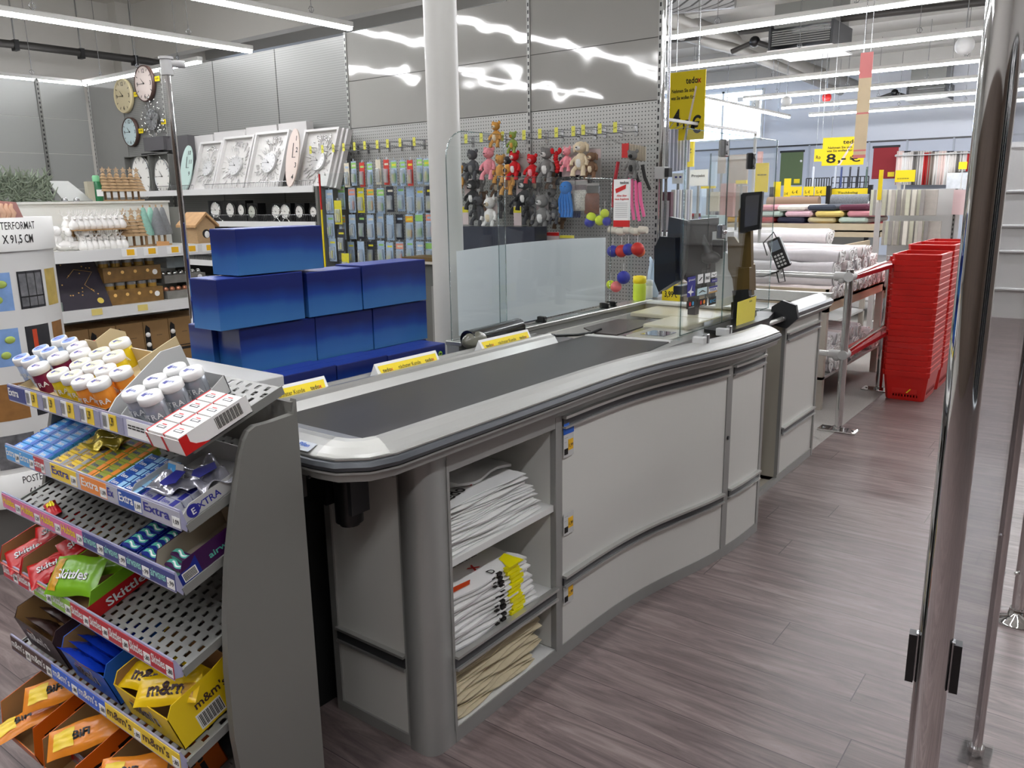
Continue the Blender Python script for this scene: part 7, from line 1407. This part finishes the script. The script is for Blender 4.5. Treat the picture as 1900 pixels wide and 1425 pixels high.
for i,(px0,py0,px1,py1,tx,l) in enumerate(((1434,337,1449,366,'','small upright yellow sign left above the rolls'),(1453,331,1468,372,'2 €','taller upright yellow sign above the rolls'),(1466,346,1488,363,'6,- €','yellow label strip above the brown roll, left'),(1490,346,1510,363,'5,- €','yellow label strip above the brown roll, middle'),(1511,346,1533,363,'5,- €','yellow label strip above the brown roll, right'),(1543,349,1619,363,'Tischbelag','long yellow label reading Tischbelag above the grey dotted roll'))):
    hsign(px0,py0,px1,py1,12.55,l,[(tx,.4,.25,.45 if i>1 else .15,INK,.5)] if tx else [],wires=False)
hsign(1510,276,1527,300,12.4,'partly hidden yellow sign reading Ro left of the 8 euro sign',[('Ro',.5,.2,.4,INK,.6)])
hsign(1660,315,1699,338,11.0,'yellow sign on a post above the hanging packs, right of the red blind',[('=====',.4,.2,.25,DGREY,.6)],wires=False)
hsign(1627,315,1639,371,8.3,'narrow yellow sign turned sideways on a grey post',[],wires=False,th=.02)
hsign(1778,300,1795,314,14,'small yellow sign on the fabric hangings at far right',[],wires=False)
p=at(1630,375,x=8.32); solo(MB().box((8.32,p.y-.02,0),(8.36,p.y+.02,p.z),PALE),'sign_post','grey post carrying the narrow yellow sign','post'); p=at(1668,340,x=11.02); solo(MB().box((11.02,p.y-.02,0),(11.05,p.y+.02,p.z),PALE),'sign_post','thin grey post under the yellow sign beside the red blind','post')
# hanging packs gondola
x=9.9; a=at(1655,352,x=x); c=at(1790,352,x=x); zt2=a.z; gg=thing('pack_wall','grey free standing wall with hooks full of packed curtains behind the red baskets','shelf unit',(x,2.0,0)); ye=at(1655,350,x=x).y; yr=at(1785,350,x=x).y
MB().box((x,yr,.1),(x+.04,ye,zt2),PALE).box((x-.4,yr,0),(x+.04,ye,.12),WHITE).build('back_panel',gg)
q=at(1770,400,x=x-.01).y; b=MB(); b.box((x-.012,q-.012,0),(x-.002,q+.012,zt2),MIDG)
for k in range(28): b.box((x-.0135,q-.006,.1+k*.05),(x-.0125,q+.006,.125+k*.05),BLACK)
b.build('upright',gg)
PKC=[mat('pack_sage',(196,196,176),.3,noise=.15,nscale=20),mat('pack_stone',(176,170,162),.3,noise=.2,nscale=20),mat('pack_ivory',(222,218,206),.3,noise=.1,nscale=20),mat('pack_smoke',(150,146,142),.3,noise=.2,nscale=20)]
for row,(py0,py1,p0,p1,n) in enumerate(((352,400,1618,1722,20),(410,455,1640,1728,17))):
    for i in range(n):
        px=p0+(p1-p0)*i/(n-1); xx=x-.1-.26*((i*7)%5)/5-.05; A=at(px,py0,x=xx);C_=at(px,py1,x=xx); w=.065 if i<n-2 else .2
        b=MB().rbox((xx,A.y-w*.5,C_.z),(xx+.02,A.y+w*.15,A.z),PKC[(i*3+row)%4],.004)
        solo(b,'curtain_pack','flat packed curtain hanging in the %s row of the pack wall, %s from the left'%(['upper','lower'][row],ORD[i]),'pack','packed curtains on the pack wall')
for i in range(6): 
    A=at(1776+i*4,352,x=x-.1); C_=at(1776+i*4,398,x=x-.1); solo(MB().box((x-.1-.03*i,A.y-.03,C_.z),(x-.09-.03*i,A.y+.03,A.z),mat('pack_rosy',(216,190,190),.3)),'curtain_pack','rosy pack hanging right of the dotted upright, %s from the left'%ORD[i],'pack','rosy packs at the right of the pack wall')
# rear wall fixtures
x=21.6; BG=mat('wall_rail_grey',(170,176,186),.5)
a=at(1285,274,x=x);c=at(1830,258,x=x); t=thing('rear_wall_fixture','pale panelled display wall along the whole rear wall','shelf unit',(x+.2,4,0)); zt3=(a.z+at(1609,269,x=x).z)/2
MB().box((x+.2,c.y-3,0),(x+.25,a.y,zt3),mat('rear_panel',(186,192,204),.5)).box((x+.18,c.y-3,zt3-.02),(x+.2,a.y,zt3+.02),DGREY).build('panel',t)
for px in (1440,1500,1610,1680,1766): q=at(px,300,x=x+.17).y; MB().box((x+.17,q-.02,0),(x+.2,q+.02,zt3),BG).build('upright',t)
for px0,py0,px1,py1,cl,l in ((1446,280,1491,343,(96,112,78),'olive green roller blind hanging on the rear wall'),(1617,271,1668,331,(152,44,50),'dark red roller blind hanging on the rear wall')):
    x=21.785; a=at(px0,py1,x=x);c=at(px1,py0,x=x); t=thing('roller_blind',l,'roller blind',(x,(a.y+c.y)/2,a.z)); MB().box((x,c.y,a.z),(x+.01,a.y,c.z),mat('blind_'+l[:4].strip(),cl,.8,noise=.03,nscale=20)).build('fabric',t); MB().cyl((x+.02,c.y-.03,c.z),(x+.02,a.y+.03,c.z),.03,DGREY).build('roller',t); MB().cyl((x,c.y,a.z),(x,a.y,a.z),.015,mat('hem_'+l[:4].strip(),cl,.6)).build('hem_bar',t); MB().ball((x-.02,c.y+.04,a.z+(c.z-a.z)*.7),.03,PAPER).build('pull_bead',t); MB().box((x-.01,c.y+.05,a.z+.03),(x-.005,c.y+.2,a.z+.14),YEL).build('price_card',t)
hc=[(236,214,206),(240,228,222),(214,208,200),(236,234,230),(60,60,64),(210,206,200),(226,220,214),(44,44,50),(230,226,222),(120,116,112),(224,222,218),(40,42,48),(214,210,206),(96,92,92),(232,228,224),(178,40,40),(222,218,210),(130,120,110),(150,138,128),(176,166,156),(34,40,72),(226,222,216),(180,172,160),(236,232,226)]
for i in range(40):
    px=1671+i*3.3; xx=21.3+.2*(i%3); A=at(px,280+ (i%4),x=xx);C_=at(px,343-(i>28)*18,x=xx)
    if i>33: C_=at(px,318,x=xx)
    c=hc[i%24]; b=MB(); b.grid(lambda u,v:(xx+.03*math.sin(u*14+i),A.y-(u-.5)*.14,C_.z+(A.z-C_.z)*v),8,1,mat('hang_%d'%(i%24),c,.85)); solo(b,'hanging_fabric','%s fabric sample hanging at the rear wall, %s of forty from the left'%('dark' if sum(c)<300 else 'red' if c[0]>170 and c[1]<60 else 'pale' if sum(c)>600 else 'taupe',ORD[i] if i<20 else 'right half, '+ORD[i-20]),'fabric','fabric samples hanging at the rear wall',solid=.012)
a=at(1755,352,x=19.8);c=at(1796,320,x=19.8); solo(MB().box((19.8,c.y,a.z),(20.1,a.y,c.z),mat('foil_silver_pack',(200,204,208),.2,.2,noise=.3,nscale=12,bump=.5)).box((19.9,c.y+.1,0),(20,a.y-.1,a.z),PALE),'silver_pack_stand','stand of shiny silver grey packs under the hanging samples','stand')
for i,(px0,px1,py0,py1) in enumerate(((1494,1539,330,364),(1542,1612,327,350))):
    x=19.0; a=at(px0,py1,x=x);c=at(px1,py0,x=x); b=MB()
    for k in range(10): y=c.y+(a.y-c.y)*k/9; b.box((x,y-.01,a.z),(x+.02,y+.01,c.z),DGREY)
    for k in range(3): z=a.z+(c.z-a.z)*k/2; b.box((x,c.y,z-.01),(x+.02,a.y,z+.01),DGREY)
    for y in (c.y+.02,a.y-.04): b.box((x,y,0),(x+.03,y+.03,a.z),DGREY)
    solo(b,'wire_rack','dark wire grid rack in front of the rear wall, %s'%['left one','right one with hanging roller packs'][i],'rack')
for i,(px,cl) in enumerate(((1508,(210,214,220)),(1549,(200,206,214)),(1560,(70,84,130)),(1576,(60,62,68)),(1591,(44,44,50)),(1607,(80,100,90)))):
    x=18.94; a=at(px-3,348,x=x);c=at(px+3,309,x=x); solo(MB().rbox((x,c.y,a.z),(x+.06,a.y,c.z),mat('blindpack_%d'%i,cl,.4),.02).box((x,c.y+.02,c.z-.06),(x+.01,a.y-.02,c.z+.1),PALE),'roller_pack','narrow upright roller blind pack at the rear, %s from the left'%ORD[i],'pack')
a=at(1660,290,x=21.2);c=at(1830,283,x=21.2); MB().box((21.2,c.y,a.z),(21.8,a.y,a.z+.02),PALE).build('hanging_arm',bpy.data.objects['rear_wall_fixture'])
# ---- chrome gate at the right edge
def fwpos(px,py,d): r_=ray(px,py); return CAM+r_*d
def vpost(pxa,pya,d,r,z0,z1,parent,n=36): 
    p=fwpos(pxa,pya,d); MB().cyl((p.x,p.y,z0),(p.x,p.y,z1),r,CHROME,n=n).build('post',parent); return p
g1=at(1723,1060,x=1.36); 
P1=fwpos(1757,1000,1.26)
t=thing('chrome_gate_post','thick chrome gate post at the right edge with two black clips near the floor','post',(P1.x,P1.y,0)); MB().cyl((P1.x,P1.y,0),(P1.x,P1.y,2.6),.0250,CHROME,n=48).build('post',t)
fr_=(Vector((P1.x,P1.y,0))-Vector((0,0,0))).normalized(); rt_=Vector((fr_.y,-fr_.x,0))
for s,px,py in ((-1,1690,1216),(1,1766,1236)):
    z=atp(px,py,P1,fr_).z; z=atp(px,py,(P1.x,P1.y,0),fr_).z; c=Vector((P1.x,P1.y,z))+rt_*s*.032; T=frame(c,rt_,Z,None); MB(T).box((-.006,-.042,-.010),(.006,.042,.010),BLACK).box((-.012 if s>0 else .004,-.040,-.007),(-.004 if s>0 else .012,.044,.007),STEEL).build('clip',t)
MB().cyl((P1.x,P1.y,0),(P1.x,P1.y,.012),.06,CHROME,n=32).build('foot',t)
P2=at(1806,1408,z=0); P2=Vector((P2.x+.02,P2.y,0))
t=thing('chrome_gate_bar','slim chrome gate bar with glossy screws and a clear foot, right of the thick post','post',(P2.x,P2.y,0)); MB().cyl((P2.x,P2.y,.0),(P2.x,P2.y,2.2),.0155,CHROME,n=32).build('bar',t)
f2=P2.normalized()
for px,py in ((1857,990),(1813,1325)):
    p=atp(px,py,P2,f2)-f2*.016; MB().ball(p,(.008,.008,.008),CHROME,14,8).cyl(p-f2*.009-Z*.004,p-f2*.009+Z*.004,.0012,DGREY).build('screw',t)
MB().rbox((P2.x-.06,P2.y-.04,0),(P2.x+.06,P2.y+.04,.010),BUSH,.01).cyl((P2.x,P2.y,.01),(P2.x,P2.y,.03),.022,CHROME).build('foot',t)
P3=at(1885,1152,z=0); t=thing('chrome_gate_bar','farther slim chrome bar with a round chrome foot at the right edge','post',(P3.x,P3.y,0)); MB().cyl((P3.x,P3.y,0),(P3.x,P3.y,2.2),.020,CHROME,n=32).build('bar',t); MB().lathe([(.075,0),(.075,.012),(.03,.02),(.025,.05)],CHROME,n=32,L=TR(P3.x,P3.y,0)).build('foot',t)
f3=P3.normalized(); p=atp(1887,1060,P3,f3)-f3*.02; MB().ball(p,.008,CHROME,12,8).build('screw',t)
gl_=thing('gate_panel','clear grey tinted gate panel between the thick post and the slim chrome bar','panel',((P1.x+P2.x)/2,(P1.y+P2.y)/2,.1)); GT=glassy('gate_acrylic',(214,216,220),.06,.03)
d=(P2-Vector((P1.x,P1.y,0))).normalized(); T=frame((P1.x,P1.y,0),d,Z.cross(d),Z); L_=(P2-Vector((P1.x,P1.y,0))).length
MB(T).box((.025,-.003,.08),(L_-.016,.003,2.1),GT).build('clear_sheet',gl_)
# shop fittings beyond the gate
t=thing('white_cabinet','pale grey cabinet with horizontal rails far behind the chrome gate','cabinet',(11.6,.4,0)); MB().box((11.4,-2.6,0),(12.0,1.55,2.0),mat('cabinet_grey_white',(196,194,190),.4)).box((11.38,-2.6,2.0),(12.0,1.55,2.06),WHITE).build('body',t)
for z in (.35,.8,1.1,1.5): MB().cyl((11.375,-2.6,z),(11.375,1.55,z),.02,WR).build('rail',t)
WWM=mat('wall_warm_white',(196,192,186),.7); LOWD=mat('wall_lower_brown',(84,70,60),.6,noise=.4,nscale=2)  # unseen lower walls coloured dark to put dark streaks in the chrome
struct(MB().box((-4,-5.15,2.5),(24,-5,4.8),WWM).box((-4,-5.15,0),(-1.2,-5,2.5),LOWD).box((2.6,-5.15,0),(9,-5,2.5),LOWD).box((9,-5.15,0),(24,-5,2.5),WWM),'wall_right')
d=struct(MB().box((-1.2,-5.14,0),(2.6,-5.10,2.5),mat('dark_door_glass',(24,26,28),.08)),'door_1'); b=MB()  # unseen dark glass door, added for its reflection in the chrome posts
for x in (-1.2,.05,1.3,2.55): b.box((x,-5.1,0),(x+.06,-5.02,2.5),ALU)
b.build('door_frame',d)
struct(MB().box((-4.15,-5,2.3),(-4,14.35,4.8),WWM).box((-4.15,-5,0),(-4,14.35,2.3),LOWD),'wall_front')
